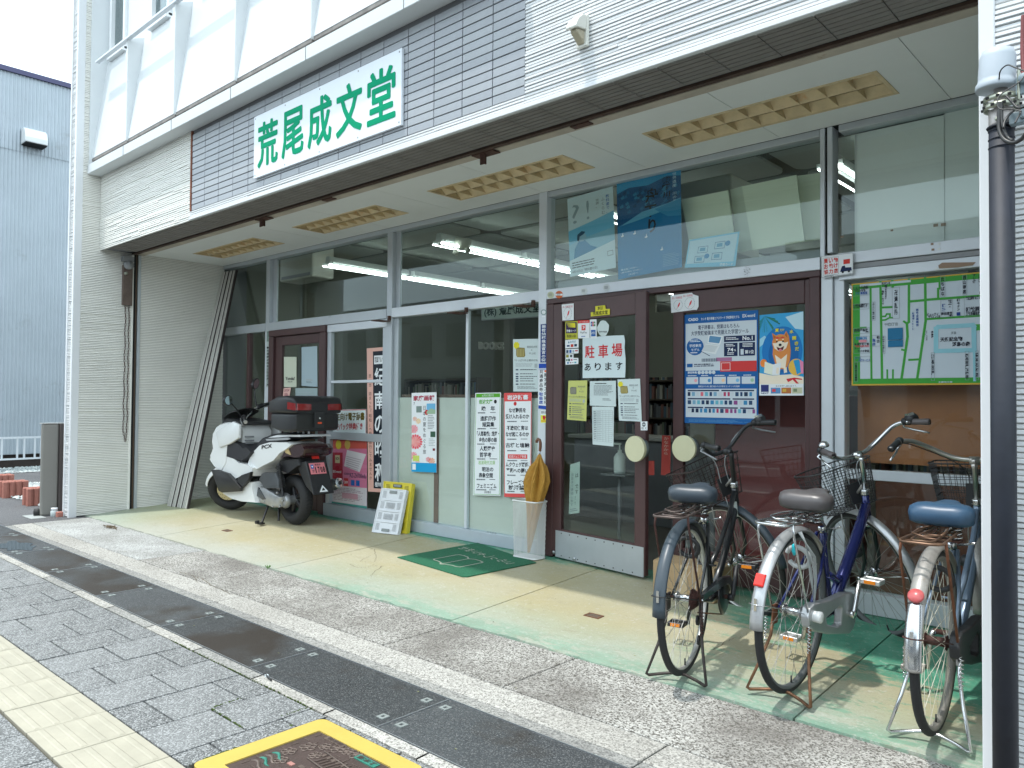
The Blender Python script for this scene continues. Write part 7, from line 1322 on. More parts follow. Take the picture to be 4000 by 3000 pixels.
for s_ in (-1, 1): SB(M().pillow(P2((1.17, .49), (1.06, .50), (.82, .475), (.65, .40), (.54, .345), (.57, .305), (.93, .262), (1.0, .275)), .020, m_sbk, .03, cy=s_*.248), 'floor_skirt'); SB(M().pillow(P2((.65, .41), (.555, .475), (.38, .52), (.41, .44), (.53, .352)), .018, m_sbk, .03, cy=s_*.240), 'floor_skirt')
q = M(); q.pillow(P2((1.07, .27), (.65, .305), (.54, .36), (.51, .41), (.40, .415), (.40, .35), (.33, .20), (.62, .185), (.85, .20), (1.00, .235)), .215, m_wht, .06); SB(q, 'belly_panel'); q = M(); q.pillow([(1.15, .485), (1.20, .47), (1.05, .26), (1.0, .27)], .245, m_wht, .05); SB(q, 'lower_trim')
q = M(); q.pillow(P2((1.16, .735), (1.05, .80), (.90, .825), (.70, .81), (.56, .75), (.50, .77), (.40, .72), (.48, .66), (.60, .615), (.74, .625), (1.05, .66), (1.12, .69)), .232, m_sea, .07); q.pillow(P2((.56, .70), (.50, .80), (.38, .87), (.20, .915), (.02, .935), (-.20, .935), (-.22, .89), (.15, .83), (.36, .79), (.45, .68)), .135, m_sea, .16); SB(q, 'seat')
q = M(); q.pillow(P2((.54, .62), (.46, .715), (.32, .80), (.12, .84), (-.20, .85), (-.28, .83), (-.19, .785), (-.06, .73), (.05, .65), (.26, .58), (.50, .49), (.60, .50)), .195, m_wht, .05); sp_ = SB(q, 'side_cover')
q = M(); [q.pillow(P2((.20, .862), (-.20, .892), (-.24, .878), (-.18, .868), (.18, .846)), .006, m_slv, 0, cy=s_*.192) for s_ in (-1, 1)]; q.pillow(P2((.20, .875), (.02, .91), (-.38, .925), (-.40, .905), (-.20, .90), (.0, .885)), .18, m_wht, .05); SB(q, 'grab_rail')
q = M(); q.pillow(P2((-.16, .835), (-.42, .835), (-.47, .79), (-.44, .73), (-.36, .70), (-.28, .69), (-.14, .70), (.0, .67), (-.06, .73)), .17, m_tdk, .14); q.pillow(P2((.05, .65), (-.28, .69), (-.30, .62), (-.1, .52), (.15, .56)), .13, m_sbk, .1); tl = SB(q, 'tail_lamp')
[SB(M().pillow(P2((-.06, .80), (-.14, .735), (-.22, .72), (-.17, .795)), .006, mat('signal_amber', (.45, .34, .16), .15), 0, cy=s_*.172), 'indicator', tl) for s_ in (-1, 1)]
# plate, rear fender, reflector
TP = Matrix.Translation((-.36, 0, .60)) @ Matrix.Rotation(R(24), 4, 'Y')
q = M(TP); q.box(-.012, .0, -.12, .12, -.28, .07, m_sbk); q.hexa([(0, -.11, -.28), (.12, -.09, -.15), (.12, .09, -.15), (0, .11, -.28), (0, -.12, .07), (.2, -.09, .12), (.2, .09, .12), (0, .12, .07)], m_sbk); rfd = SB(q, 'rear_fender', bevel=.01, seg=2)
def spanel(corners, base, name, draw, par):
    S = Sheet([Vector(c_) for c_ in corners], step=.0008, thick=.002); nrm = (S.c[1]-S.c[0]).cross(S.c[3]-S.c[0]).normalized(); S.n = nrm if nrm.x < 0 else -nrm
    S.paper(base); draw(S); o = SB(S.base, name, par)
    S.m.build('print', parent=par, local=True, kind='stuff') if False else None
    if S.m.f: SB(S.m, 'lettering', par, kind='stuff')
    return o
def plate_draw(S):
    S.text('新宮市', .36, .08, .72, .26, BK, .01); S.rect(.08, .14, .26, .5, BL); S.disc(.17, .32, .05, WH, 3); S.text('か', .12, .60, .26, .84, BK, .02)
    for k, ch in enumerate('1708'): S.text(ch, .32+.165*k, .36, .32+.165*k+(.06 if ch == '1' else .13), .90, BK, .035)
Tm = lambda p: TP @ Vector(p)
spanel([Tm((-.022, .10, .04)), Tm((-.022, -.08, .04)), Tm((-.022, -.08, -.075)), Tm((-.022, .10, -.075))], mat('plate_pink', (.72, .22, .25), .4), 'number_plate', plate_draw, rfd)
spanel([Tm((-.016, .05, -.19)), Tm((-.016, -.05, -.19)), Tm((-.016, -.05, -.26)), Tm((-.016, .05, -.26))], m_sbk, 'warning_mark', lambda S: (S.poly([(.5, 0), (1, 1), (.0, 1)], WH, 2), S.poly([(.5, .35), (.72, .8), (.28, .8)], m_sbk, 4)), rfd)
q = M(TP); q.box(-.018, -.0125, -.04, .04, .085, .12, m_red); SB(q, 'rear_reflector', rfd)
# the model letters on the side cover
S = Sheet([Vector((.32, .193, .80)), Vector((.13, .193, .825)), Vector((.13, .193, .775)), Vector((.32, .193, .75))]); S.n = Vector((0, 1, 0)); S.st = .003; S.text('PCX', 0, .1, 1, .9, m_sbk, .03); SB(S.m, 'badge', sp_)
# engine, muffler, shock, stand
q = M(); q.pillow(P2((.30, .445), (.25, .51), (.20, .525), (.0, .535), (-.05, .47), (-.06, .38), (.20, .36)), .045, m_gun, .06, cy=.165); SB(q, 'air_cleaner')
S = Sheet([Vector((.27, .192, .44)), Vector((.19, .192, .44)), Vector((.19, .192, .405)), Vector((.27, .192, .405))]); S.n = Vector((0, 1, 0)); S.st = .001; S.rect(0, .1, 1, .9, WH); S.text('eSP', .1, .2, .9, .8, BL, .03, 3); SB(S.m, 'engine_label')
q = M(); q.pillow(P2((.40, .28), (.33, .37), (.18, .36), (.02, .31), (-.07, .29), (-.05, .19), (.08, .17), (.34, .205)), .055, m_cas, .16, cy=.13); q.pillow(P2((.34, .36), (.29, .33), (.20, .25), (.25, .24), (.36, .27)), .008, m_gun, .05, cy=.186); q.lathe([(.075, 0), (.078, .02), (.06, .05), (.03, .055)], (0, .10, RW), (0, 1, 0), m_cas, 20); [q.cyl((x_, .17, z_), (x_, .19, z_), .012, m_cas, 8) for x_, z_ in ((.0, .2), (.05, .33), (-.05, .26), (.12, .19), (.28, .22))]; SB(q, 'engine_case', bevel=.003)
q = M(); q.tube([(.06, .16, .62), (-.03, .165, .30)], .016, m_sbk, 10); [q.ring((.06-.09*k/11*.8, .161+.005*k/11, .60-.20*k/11), (-.09, .005, -.32), .024, .005, m_sbk, 14, 6) for k in range(12)]; SB(q, 'shock_absorber')
q = M(); q.lathe([(.035, 0), (.055, .03), (.06, .30), (.052, .36), (.048, .375)], (.0, -.235, .33), (-1, -.05, .26), m_gun, 22); q.lathe([(.050, .376), (.056, .39), (.05, .40), (.022, .405)], (.0, -.235, .33), (-1, -.05, .26), m_chr, 22); q.lathe([(.020, .406), (.020, .412)], (.0, -.235, .33), (-1, -.05, .26), m_sbk, 14); SB(q, 'muffler')
q = M(); q.tube([(.30, .12, .19), (.28, .17, .10), (.24, .23, .02)], .011, m_sbk, 8); q.box(.21, .27, .215, .265, .0, .02, m_sbk); q.cyl((.26, .255, .025), (.26, .29, .025), .018, m_sbk); SB(q, 'side_stand'); q = M(); q.tube([(.22, .05, .17), (.16, .09, .03)], .012, m_sbk, 8); q.tube([(.22, -.05, .17), (.16, -.09, .03)], .012, m_sbk, 8); q.tube([(.22, -.05, .17), (.22, .05, .17)], .012, m_sbk, 8); SB(q, 'centre_stand')
# bars and mirrors
q = M(SS); q.tube([(1.0, 0, 1.0), (.99, .06, 1.06), (.93, .16, 1.12), (.86, .25, 1.13), (.80, .36, 1.12)], .0125, m_chr, 10); q.tube([(1.0, 0, 1.0), (.99, -.06, 1.06), (.93, -.16, 1.12), (.86, -.25, 1.13), (.80, -.36, 1.12)], .0125, m_chr, 10); hb_ = SB(q, 'handlebar')
for s_ in (-1, 1):
    q = M(SS); q.tube([(.86, s_*.25, 1.13), (.80, s_*.36, 1.12)], .018, m_sbk, 12); q.tube([(.80, s_*.36, 1.12), (.793, s_*.375, 1.118)], .02, m_cas, 12); q.tube([(.90, s_*.18, 1.125), (.87, s_*.24, 1.13)], .026, m_sbk, 12); SB(q, 'grip', hb_)
    q = M(SS); q.tube([(.93, s_*.20, 1.115), (.90, s_*.26, 1.10), (.83, s_*.37, 1.085)], .007, m_cas, 8); SB(q, 'brake_lever', hb_)
    q = M(SS); q.tube([(.92, s_*.20, 1.14), (.94, s_*.24, 1.24), (.95, s_*.30, 1.32)], .007, m_sbk, 8); c0 = Vector((.955, s_*.345, 1.36)); V = [c0+Vector((.012*k2, .088*math.cos(a), .054*math.sin(a)+.012*math.cos(a)*s_)) for k2 in (-1, 1) for a in [2*math.pi*k/14 for k in range(14)]]; q.add(V, [tuple(range(14)), tuple(range(27, 13, -1))]+[(i, (i+1) % 14, 14+(i+1) % 14, 14+i) for i in range(14)], m_sbk, False)
    V = [c0+Vector((-.0135, .080*math.cos(a), .047*math.sin(a)+.012*math.cos(a)*s_)) for a in [2*math.pi*k/14 for k in range(14)]]; mi = SB(q, 'mirror', hb_); q = M(SS); q.add(V, [tuple(range(14))], mat('mirror_glass', (.75, .8, .82), .03, metal=1)); SB(q, 'mirror_glass', mi)
q = M(); q.tube([(.16, -.02, .88), (-.0, -.02, .93)], .02, m_sbk, 8); q.box(-.32, .02, -.12, .12, .955, .975, m_sbk); [q.cyl((-.30+.09*k, .06, .93), (-.30+.09*k, .06, .956), .012, m_cas, 8) for k in range(4)]; SB(q, 'rack')
# top case
tc_ = M(); lo = M(); hi = M()
def sec(x_, w2, z0, z1, r_): return [(x_, y_, z_) for y_, z_ in rrect(-w2, w2, z0, z1, r_, 4)]
lo.loft([sec(.11, .17, 1.0, 1.133, .03), sec(.09, .235, .98, 1.133, .03), sec(-.10, .270, .955, 1.133, .03), sec(-.26, .275, .955, 1.133, .03), sec(-.34, .262, .965, 1.133, .03), sec(-.362, .24, .98, 1.133, .02)], m_bpl); cse = SB(lo, 'top_case')
hi.loft([sec(.135, .17, 1.135, 1.21, .02), sec(.11, .25, 1.134, 1.255, .03), sec(-.08, .292, 1.134, 1.30, .04), sec(-.26, .302, 1.134, 1.305, .04), sec(-.35, .285, 1.134, 1.285, .03), sec(-.385, .262, 1.136, 1.24, .02)], m_sbk); SB(hi, 'lid', cse)
for s_ in (-1, 1): SB(M().loft([[(-.395, s_*.10, 1.165), (-.395, s_*.10, 1.225), (-.37, s_*.10, 1.225), (-.37, s_*.10, 1.165)], [(-.396, s_*.24, 1.165), (-.394, s_*.24, 1.228), (-.36, s_*.24, 1.228), (-.36, s_*.24, 1.165)], [(-.372, s_*.285, 1.165), (-.368, s_*.283, 1.232), (-.34, s_*.27, 1.232), (-.34, s_*.27, 1.165)], [(-.30, s_*.308, 1.175), (-.30, s_*.306, 1.245), (-.29, s_*.29, 1.245), (-.29, s_*.29, 1.175)]], m_tlr, False), 'case_reflector', cse)
q = M(); q.box(-.395, -.36, -.055, .055, .99, 1.15, m_bpl); q.cyl((-.395, 0, 1.085), (-.401, 0, 1.085), .010, m_chr, 12); q.box(-.4005, -.3955, -.024, .024, 1.030, 1.048, mat('orange_tab', (.7, .08, .02), .4)); SB(q, 'latch', cse, bevel=.002)
# ================================================================ SMALL THINGS BEFORE THE SHOP
# utility pole beside the right wall
pc = oy(-1.845, 3907, 600); px0, py0 = pc.x+.004, -1.845; RP = .037
pole = thing('utility_pole', 'black wrapped pole with grey cap and cables at the right edge', 'pole', (px0, py0, GZ)); m_pblk = mat('pole_wrap', (.014, .018, .030), .6, var=.3, vs=6, bump=.1, bs=30); m_galv = mat('zinc_band', (.42, .44, .36), .35, metal=.8, var=.3, vs=25); m_pinkp = mat('pale_zinc', (.50, .46, .44), .4, metal=.3, var=.2, vs=9)
zt = oy(-1.845, 3900, 500).z; z_ = lambda p: oy(-1.845, 3900, p).z
M().lathe([(RP, 0), (RP, zt-GZ)], (px0, py0, GZ), (0, 0, 1), m_pblk, 28).build('pole_wrap', parent=pole)
q = M(); [q.ring((px0, py0, zt-.012-k*.028), (0, 0, 1), RP, .0022, m_pblk, 28, 6) for k in range(3)]; q.ring((px0, py0, zt), (0, 0, 1), RP+.003, .004, m_pblk, 28, 6); q.build('wrap_tape', parent=pole)
q = M(); q.lathe([(.036, 0), (.037, .01), (.037, z_(430)-zt-.004), (.028, z_(430)-zt)], (px0, py0, zt+.001), (0, 0, 1), m_pinkp, 24); q.cyl((px0-.005, py0-.036, z_(478)), (px0-.005, py0-.044, z_(478)), .007, m_galv, 8); q.build('pole_sleeve', parent=pole)
q = M(); q.cyl((px0, py0, z_(430)), (px0, py0, z_(340)), .021, m_pinkp, 20); q.build('pole_top', parent=pole)
for k, z0_ in enumerate((z_(422), z_(392))):
    q = M(); q.ring((px0, py0, z0_), (0, 0, 1), .050, .003, m_galv, 28, 6, rv=.011)
    for j in range(10): a = 2*math.pi*j/10+k*.3; q.box(px0+.0535*math.cos(a)-.005, px0+.0535*math.cos(a)+.005, py0+.0535*math.sin(a)-.003, py0+.0535*math.sin(a)+.003, z0_-.004, z0_+.004, m_dark)
    q.build('steel_band', parent=pole)
zc_ = z_(350)
M().lathe([(.060, 0), (.062, .004), (.061, .018), (.056, .026), (.055, .034), (.0535, z_(212)-zc_-.012), (.046, z_(200)-zc_), (.02, z_(192)-zc_), (.002, z_(190)-zc_)], (px0-.014, py0, zc_), (.04, 0, 1), mat('cap_grey', (.42, .47, .52), .5, var=.05, vs=4), 36).build('pole_cap', parent=pole)
q = M(); m_clp = mat('clamp_grey', (.20, .26, .29), .5)
q.box(px0+.03, px0+.075, py0-.05, py0-.02, z_(515), z_(470), m_clp); q.box(px0+.06, px0+.085, py0-.06, py0-.03, z_(500), z_(455), m_clp); [q.cyl((px0+.07+.03*k, py0-.05, z_(345-60*0)), (px0+.07+.03*k, py0-.02, z_(345)), .016, m_clp) for k in range(2)]; q.box(px0+.045, px0+.13, py0-.03, py0-.018, z_(330), z_(400), m_clp); q.box(px0+.05, px0+.058, py0-.035, py0-.02, z_(300), z_(420), m_galv); q.build('cable_clamp', parent=pole, bevel=.003)
def wire(P_, r, m, n=3): 
    for _ in range(n):
        Q = [P_[0]]
        for a, b in zip(P_, P_[1:]): Q += [tuple(.75*a[i]+.25*b[i] for i in range(3)), tuple(.25*a[i]+.75*b[i] for i in range(3))]
        P_ = Q+[P_[-1]]
    return M().tube(P_, r, m, 7)
def wp_(px, py, dy=0): v = oy(-1.905+dy, px, py); return (v.x, v.y, v.z)
for P_, r in (([(3903, 310), (3905, 275), (3935, 250), (3960, 262), (4010, 280)], .0022), ([(4010, 285), (3985, 320), (3945, 345), (3905, 370), (3893, 395), (3900, 430), (3960, 425), (3990, 435)], .0022), ([(3905, 400), (3900, 480), (3905, 520), (3925, 550), (3960, 560), (3990, 545), (4010, 520)], .0065), ([(3912, 400), (3912, 470), (3922, 510), (3938, 540), (3955, 548)], .005), ([(3930, 375), (3955, 400), (3975, 425), (4010, 415)], .004), ([(3960, 430), (3935, 455), (3922, 480), (3920, 500)], .004), ([(3975, 410), (3990, 440), (3975, 460), (3965, 480)], .003)):
    wire([wp_(a, b, -.012*k) for k, (a, b) in enumerate(P_)], r, m_cabk).build('cable', parent=pole)
wire([wp_(3996, 60, .08), wp_(3992, 200, .08), wp_(3998, 290, .06), wp_(3990, 320, .04)], .006, mat('red_sheath', (.20, .05, .05), .6)).build('cable', parent=pole)
# outdoor heat lamp box on the fascia
v = oy(-1.505, 2262, 130); lx, lz_ = v.x+.01, v.z
ob = thing('wall_sensor', 'small white sensor hood on the ribbed white fascia', 'sensor', (lx, -1.51, lz_)); m_pw = mat('plastic_ivory', (.66, .66, .60), .4)
M().box(lx-.012, lx+.062, -1.53, -1.505, lz_-.095, lz_+.075, m_pw).build('back_plate', parent=ob, bevel=.006, seg=2)
M().prism([(-1.531, lz_+.07), (-1.56, lz_+.065), (-1.60, lz_+.03), (-1.625, lz_-.015), (-1.622, lz_-.028), (-1.60, lz_-.02), (-1.531, lz_-.01)], lambda y, z: (lx-.01, y, z), lambda y, z: (lx+.06, y, z), m_pw).build('hood', parent=ob, bevel=.005, seg=2)
M().prism([(-1.531, lz_-.012), (-1.60, lz_-.022), (-1.595, lz_-.04), (-1.531, lz_-.085)], lambda y, z: (lx+.002, y, z), lambda y, z: (lx+.048, y, z), mat('lens_beige', (.40, .36, .26), .3)).build('sensor_lens', parent=ob, bevel=.004)
# hoist chain and bracket at the shutter channel
ob = thing('shutter_hoist', 'rusty chain hoist hanging beside the shutter channel', 'chain hoist', (WX+.03, -1.2, .7)); hx = WX+.035
M().box(WX+.016, WX+.05, -1.245, -1.135, 2.33, 2.80, mat('hoist_plate', (.16, .12, .10), .6, metal=.3, var=.3, vs=10)).build('hoist_plate', parent=ob, bevel=.003)
q = M(); q.cyl((WX+.02, -1.19, 2.80), (WX+.10, -1.19, 2.80), .05, m_gray); q.box(WX+.018, WX+.09, -1.26, -1.14, 2.84, 2.90, m_gray); q.cyl((WX+.05, -1.22, 2.70), (WX+.085, -1.22, 2.70), .018, m_galv); q.build('hoist_wheel', parent=ob)
q = M()
for s_, yy in ((0, -1.205), (1, -1.165)):
    n_ = 58
    for k in range(n_):
        z = 2.78-(2.78-.72)*k/n_; t_ = k/n_; y = yy+(-1.185-yy)*max(0, (t_-.93)/.07)+.004*math.sin(k*.8); ax = (1, 0, 0) if k % 2 else (0, 1, 0)
        u_ = Vector((0, 0, 1)); w_ = Vector(ax).cross(u_); q.tube([Vector((hx, y, z))+u_*.021*math.sin(a)+w_*.0075*math.cos(a) for a in [2*math.pi*j/8 for j in range(8)]], .0027, m_rstd, 4, closed=True)
q.build('chain_links', parent=ob, kind='stuff')
# long boards leaning in the corner
m_slat = mat('weathered_board', (.58, .57, .53), .75, var=.14, vs=3, bump=.2, bs=30, dirt=((.22, .20, .17), 5, .58))
def fpt(px, py): v = onp(px, py, (0, 0, 0), (0, -.055, 1)); return v
gt_ = [(652, 666, 869, 881), (670, 683, 884, 893), (690, 706, 899, 908), (710, 727, 911, 919)]
lbs = ['outermost left board of the four leaning in the corner', 'second leaning board from the left, dark grooved edge', 'third leaning board from the left', 'leaning board nearest the scooter']
for i, (a, b, c, d) in enumerate(gt_):
    fy = -.745+.012*i; p0, p1 = oy(fy, a, 1978), oy(fy, b, 1982); t0, t1 = oy(-.055+.01*i, c, 1058), oy(-.055+.01*i, d, 1054); zf = fz(fy)+.001; dep = .03
    q = M(); q.hexa([(p0.x, fy, zf), (p1.x, fy, zf), (p1.x, fy+dep, zf), (p0.x, fy+dep, zf), (t0.x, -.06+.01*i, 2.86), (t1.x, -.06+.01*i, 2.86), (t1.x, -.03+.01*i, 2.86), (t0.x, -.03+.01*i, 2.86)], m_slat)
    w3 = (p1.x-p0.x)
    for f in (.30, .62):
        gx0, gx1 = p0.x+w3*f, p0.x+w3*(f+.07); hx0 = t0.x+(t1.x-t0.x)*f; hx1 = t0.x+(t1.x-t0.x)*(f+.07); q.add([(gx0, fy-.0015, zf), (gx1, fy-.0015, zf), (hx1, -.0615+.01*i, 2.86), (hx0, -.0615+.01*i, 2.86)], [(0, 1, 2, 3)], mat('board_groove', (.20, .19, .17), .8))
    bq = M(); bq.hexa([(p1.x, fy+.004, zf), (p1.x+(.020 if i % 2 else .008), fy+.004, zf), (p1.x+(.020 if i % 2 else .008), fy+dep, zf), (p1.x, fy+dep, zf), (t1.x, -.056+.01*i, 2.86), (t1.x+(.022 if i % 2 else .008), -.056+.01*i, 2.86), (t1.x+(.022 if i % 2 else .008), -.03+.01*i, 2.86), (t1.x, -.03+.01*i, 2.86)], mat('board_gap_shade', (.03, .022, .022), .8))  # dark strip standing in for the shaded gap beside each board
    lbo = q.build('leaning_board', label=lbs[i], cat='board', group='long boards leaning in the left corner', loc=(p0.x, fy, zf), bevel=.002)
    bq.build('gap_shade', parent=lbo)
# green door mat
A_ = [fpt(*p) for p in ((1552, 2179), (1866, 2123), (2095, 2200), (1815, 2258))]; up_ = Vector((0, -.055, 1)).normalized()
S = Sheet([A_[2]+up_*.007, A_[3]+up_*.007, A_[0]+up_*.007, A_[1]+up_*.007], thick=.006, step=.0006); S.n = up_
# text runs so that people leaving the shop can read it
S = Sheet([A_[2]+up_*.007, A_[1]+up_*.007, A_[0]+up_*.007, A_[3]+up_*.007], thick=.006, step=.0008); S.n = up_
S.c = [A_[3]+up_*.007, A_[2]+up_*.007, A_[1]+up_*.007, A_[0]+up_*.007]
S.c = [A_[2]+up_*.007, A_[1]+up_*.007, A_[0]+up_*.007, A_[3]+up_*.007]; S.W = (S.c[1]-S.c[0]).length; S.H = (S.c[3]-S.c[0]).length
m_mat = mat('mat_green', (.012, .135, .065), .8, var=.2, vs=60, bump=.5, bs=400, dirt=((.03, .16, .09), 5, .62)); m_mtx = mat('mat_letters', (.30, .33, .27), .85)
S.paper(m_mat, [(0, 0), (1, 0), (1, 1), (.03, 1), (0, .96)])
S.text('いらっしゃいませ', .10, .20, .93, .33, m_mtx, .012)
def matline(pts, wd):
    for (a, b) in zip(pts, pts[1:]):
        p, q_ = Vector(a), Vector(b); d = (q_-p).normalized(); n = Vector((-d.y, d.x))*wd/2; S.poly([tuple(p-d*wd*.3+n), tuple(q_+d*wd*.3+n), tuple(q_+d*wd*.3-n), tuple(p-d*wd*.3-n)], m_mtx, 2)
for sg in (-1, 1): matline([(.5, .50), (.5+sg*.06, .46), (.5+sg*.13, .455), (.5+sg*.19, .47), (.5+sg*.20, .50), (.5+sg*.20, .78), (.5+sg*.17, .80), (.5+sg*.10, .80), (.5+sg*.04, .82), (.5, .86)], .016)
matline([(.5, .50), (.5, .86)], .014)
S.done('door_mat', 'green door mat with pale welcome writing and open book outline', 'mat')
# mesh bin with folded umbrella
b0 = oy(-.10, 2011, 1960); bxa, bxb, bya, byb = -4.21, -3.945, -.205, -.055; zb0, zb1 = fz(-.13)+.002, .445
bn = thing('mesh_bin', 'tall white wire mesh bin against the post', 'bin', ((bxa+bxb)/2, -.13, zb0)); m_mesh = mat('mesh_white', (.76, .77, .76), .4)
def bl(z, s_=1.0): cx, cy = (bxa+bxb)/2, (bya+byb)/2; f = .92+.08*(z-zb0)/(zb1-zb0); return [(a, b, z) for a, b in rrect(cx-(bxb-bxa)/2*f*s_, cx+(bxb-bxa)/2*f*s_, cy-(byb-bya)/2*f*s_, cy+(byb-bya)/2*f*s_, .03, 5)]
q = M(); q.tube(bl(zb1), .006, m_mesh, 8, closed=True); q.tube(bl(zb0+.004), .005, m_mesh, 8, closed=True); q.build('rim', parent=bn)
def per(P_, f):
    Ls = [(Vector(P_[(i+1) % len(P_)])-Vector(P_[i])).length for i in range(len(P_))]; s2 = (f % 1)*sum(Ls)
    for i, l_ in enumerate(Ls):
        if s2 <= l_: return Vector(P_[i]).lerp(Vector(P_[(i+1) % len(P_)]), s2/l_ if l_ else 0)
        s2 -= l_
    return Vector(P_[0])
q = M(); NV_ = 58; T1, T0 = bl(zb1), bl(zb0+.004); Tz = [bl(zb0+.004+(zb1-zb0-.004)*k/12) for k in range(13)]
for k in range(NV_):
    for sg in (-1, 1): q.tube([per(Tz[j], k/NV_+sg*.5*j/12) for j in range(13)], .001, m_mesh, 4, caps=False)
q.build('mesh', parent=bn, kind='stuff'); q = M(); q.prism(bl(zb0+.006, .98), lambda a, b, c=0: (a, b, zb0+.004), lambda a, b, c=0: (a, b, zb0+.007), m_mesh) if False else q.prism([(a, b) for a, b, _ in bl(zb0+.006, .97)], lambda a, b: (a, b, zb0+.004), lambda a, b: (a, b, zb0+.007), m_mesh); q.build('bottom_plate', parent=bn)
um = thing('umbrella', 'mustard yellow folded umbrella with curved brown handle, standing in the mesh bin', 'umbrella', (-4.07, -.13, .02)); m_umb = mat('umbrella_mustard', (.46, .24, .035), .75, var=.15, vs=25, bump=.25, bs=30); m_hnd = mat('umbrella_handle', (.20, .085, .045), .35, var=.2, vs=20)
def ux(z): return (-4.085+.105*(z-.02)/.88, -.13+.02*z, z)
secs = []; rg = random.Random(6)
for z, r, am in ((.03, .010, .1), (.20, .035, .2), (.40, .062, .25), (.46, .074, .28), (.52, .094, .34), (.58, .100, .42), (.64, .088, .48), (.70, .064, .5), (.76, .036, .4), (.80, .020, .2), (.82, .012, .1)):
    c_ = ux(z); s_ = []
    for k in range(48):
        a = 2*math.pi*k/48; f = abs(math.sin(3.5*a+z*5)); s_.append((c_[0]+r*(1-am+am*1.5*f**1.6)*math.cos(a+z*1.6), c_[1]+r*(1-am+am*1.5*f**1.6)*.8*math.sin(a+z*1.6), z+(.05*(f-.5) if .5 < z < .75 else 0)))
    secs.append(s_)
q = M(); q.loft(secs, m_umb, False); q.build('canopy', parent=um)
q = M(); q.tube([ux(.80), ux(.86)], .006, m_chr, 8); q.build('shaft', parent=um); e = Vector(ux(.845)); q = M(); q.tube([e, e+Vector((.004, 0, .035)), e+Vector((.004, 0, .065)), e+Vector((-.004, 0, .088)), e+Vector((-.02, 0, .096)), e+Vector((-.034, 0, .084)), e+Vector((-.036, 0, .066))], [.011, .012, .012, .012, .012, .012, .011], m_hnd, 10); q.build('handle', parent=um)
# folding crates leaning on the post
def crate(TL, TR, BR, BL_, mcol, mdark, label, thick, inner=None):
    S = Sheet([TL, TR, BR, BL_], thick=thick, step=.0008); nrm = S.n; S.base = M(); S.paper(mcol); cr_ = thing('folding_crate', label, 'crate', tuple((BL_+BR)/2), group='folded plastic crates leaning by the window')
    for f_ in (0,):
        o = S.base.build('crate_body', parent=cr_, bevel=.005, seg=2)
    P_ = lambda u, v, h: S.P(u, v, h); q = M()
    def rib(u0, v0, u1, v1, h=.006): q.hexa([P_(u0, v1, 0), P_(u1, v1, 0), P_(u1, v1, h), P_(u0, v1, h), P_(u0, v0, 0), P_(u1, v0, 0), P_(u1, v0, h), P_(u0, v0, h)], mcol)
    for v in (0.0, .245, .49, .735, .975): rib(0.0, v, 1, v+.022)
    rib(0, .022, .03, .975); rib(.97, .022, 1, .975); q.build('ribs', parent=cr_, kind='stuff')
    for (v0, v1) in ((.06, .22), (.30, .46), (.545, .70), (.79, .94)):
        for (u0, u1) in ((.10, .25), (.76, .90)):
            for i in range(5):
                for j in range(6): a = u0+(u1-u0)*i/5; b = v0+(v1-v0)*j/6; S.rect(a, b, a+.013, b+.016, mdark)
    for (v0, v1) in ((.31, .44), (.56, .69)):
        for i in range(10): a = .33+.036*i; S.rect(a, v0, a+.014, v1, mdark)
    for v0 in (.045, .895): S.rect(.36, v0, .66, v0+.06, mdark, 2); S.rect(.38, v0+.008, .64, v0+.05, paint('#8d9492'), 3)
    S.m.build('slots', parent=cr_, kind='stuff'); return cr_
mcw = mat('crate_white', (.70, .72, .74), .45, var=.05, vs=8); mcy = mat('crate_yellow', (.70, .58, .04), .4, var=.06, vs=8)
crate(oy(-.115, 1492, 1906), oy(-.085, 1589, 1915), fpt(1554, 2091)+Vector((0, 0, .002)), fpt(1453, 2080)+Vector((0, 0, .002)), mcw, mat('slot_grey', (.22, .23, .24), .8), 'white folded plastic crate leaning before the yellow one', .035)
A2, B2c = oy(-.062, 1500, 1879), oy(-.035, 1611, 1889)
crate(A2, B2c, fpt(1578, 2088)+Vector((.0, .03, .002)), fpt(1470, 2080)+Vector((0, .055, .002)), mcy, m_sbk, 'yellow and black folded plastic crate behind the white one', .045)
q = M(); S = Sheet([A2+(B2c-A2)*.06-Vector((0, .002, .012)), B2c-(B2c-A2)*.14-Vector((0, .002, .012)), B2c-(B2c-A2)*.16-Vector((-0, .012, .085)), A2+(B2c-A2)*.05-Vector((0, .012, .085))], thick=.004); S.paper(m_sbk); S.rect(.42, .28, .66, .66, mcy, 2); S.disc(.30, .42, .05, m_gray, 2); S.done('crate_panel', 'black handle panel showing at the top of the yellow crate', 'crate panel')
# cardboard box behind the black bicycle
m_card = mat('cardboard', (.42, .29, .16), .8, var=.08, vs=5); cb = thing('cardboard_box', 'brown cardboard box on the floor behind the black bicycle wheel', 'box', (-2.56, -.28, -.02))
M().box(-2.785, -2.34, -.36, -.10, fz(-.36), .19, m_card).build('box_body', parent=cb, bevel=.003); q = M(); q.hexa([(-2.78, -.355, .191), (-2.345, -.355, .191), (-2.345, -.235, .205), (-2.78, -.235, .205), (-2.78, -.355, .194), (-2.345, -.355, .194), (-2.345, -.235, .208), (-2.78, -.235, .208)], m_card); q.build('box_flap', parent=cb); M().box(-2.58, -2.53, -.362, -.3605, fz(-.3), .19, mat('box_tape', (.52, .40, .25), .4)).build('box_tape', parent=cb)
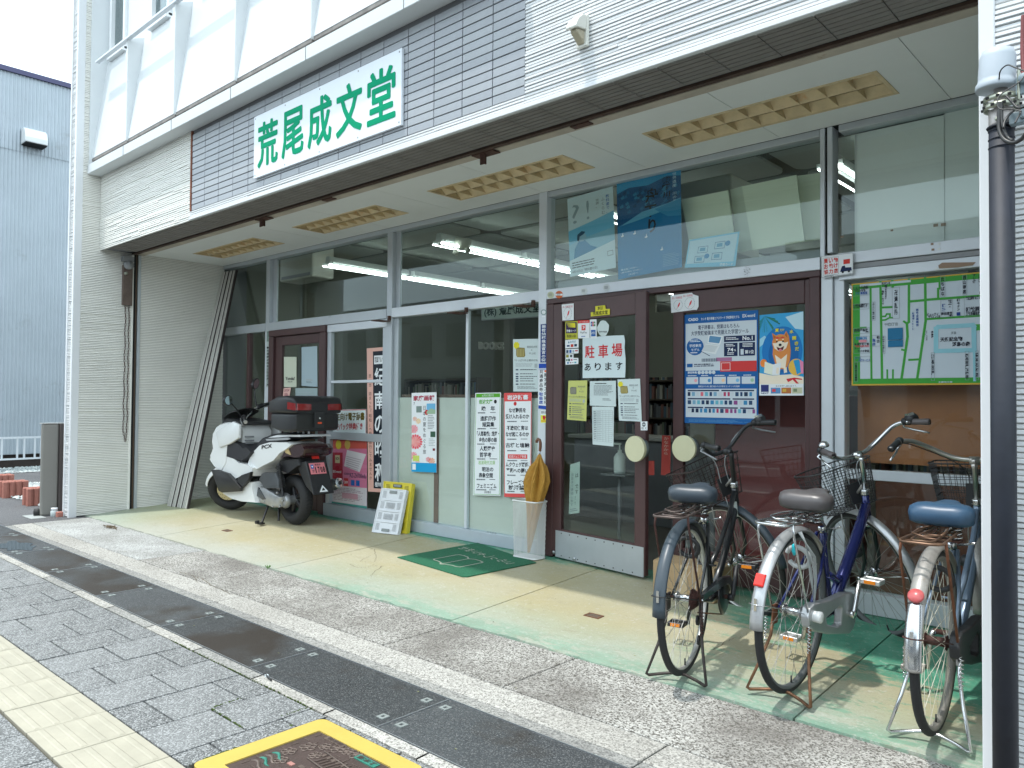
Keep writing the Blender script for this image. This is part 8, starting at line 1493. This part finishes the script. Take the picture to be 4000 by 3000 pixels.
# small loose things
q = M(); rg = random.Random(3); pm_ = mat('crumpled_white', (.62, .68, .70), .7)
v = oy(.05, 1715, 2045)
for k in range(7): a = v.x-.09+.028*k; q.add([(a, .062, .105), (a+.035, .060, .105), (a+.03, .075, .112+rg.uniform(0, .03)), (a+.004, .08, .12+rg.uniform(0, .02))], [(0, 1, 2, 3)], pm_)
q.build('crumpled_paper', label='crumpled white paper lying on the window sill behind the glass', cat='paper')
q = M(); v = oy(.03, 1925, 2050); q.ring((v.x-.012, .012, .112), (0, 1, .3), .030, .0035, m_gray, 20, 6, a0=0, a1=180, up=(1, 0, 0)); q.ring((v.x+.02, .012, .112), (0, 1, .3), .030, .0035, m_gray, 20, 6, a0=0, a1=180, up=(1, 0, 0)); q.build('wire_loops', label='two small grey wire loops on the right sliding window sill', cat='wire')
q = M(); v = oz(GZ, 1042, 2652); q.tube([(v.x-.05, v.y+.012, GZ+.012), (v.x-.02, v.y+.006, GZ+.014), (v.x+.02, v.y-.004, GZ+.012), (v.x+.055, v.y-.008, GZ+.010)], .004, m_sbk, 6); q.box(v.x-.02, v.x-.002, v.y+.0, v.y+.012, GZ+.006, GZ+.016, pm_); q.build('cable_tie_litter', label='scrap of black strip with white tag on the kerb strip', cat='litter')
q = M(); rg = random.Random(77); lf = mat('leaf_bits', (.35, .36, .16), .8, var=.4, vs=30)
for k in range(60):
    x = rg.uniform(-7.5, -2.0); y = rg.uniform(-2.8, -1.9) if k % 2 else rg.uniform(-1.5, -.3); z = (GZ+.004 if y < -2.41 else ZA+.002) if y < EY else fz(y)+.002; r = rg.uniform(.003, .008); a = rg.uniform(0, 6)
    q.add([(x+r*math.cos(a), y+r*math.sin(a), z), (x+.4*r*math.cos(a+1.6), y+.4*r*math.sin(a+1.6), z+.002), (x-r*math.cos(a), y-r*math.sin(a), z), (x-.4*r*math.cos(a+1.6), y-.4*r*math.sin(a+1.6), z+.002)], [(0, 1, 2, 3)], lf if k % 3 else m_dark)
q.build('grit', label='specks of grit and leaf scraps on the ground', cat='litter', kind='stuff')
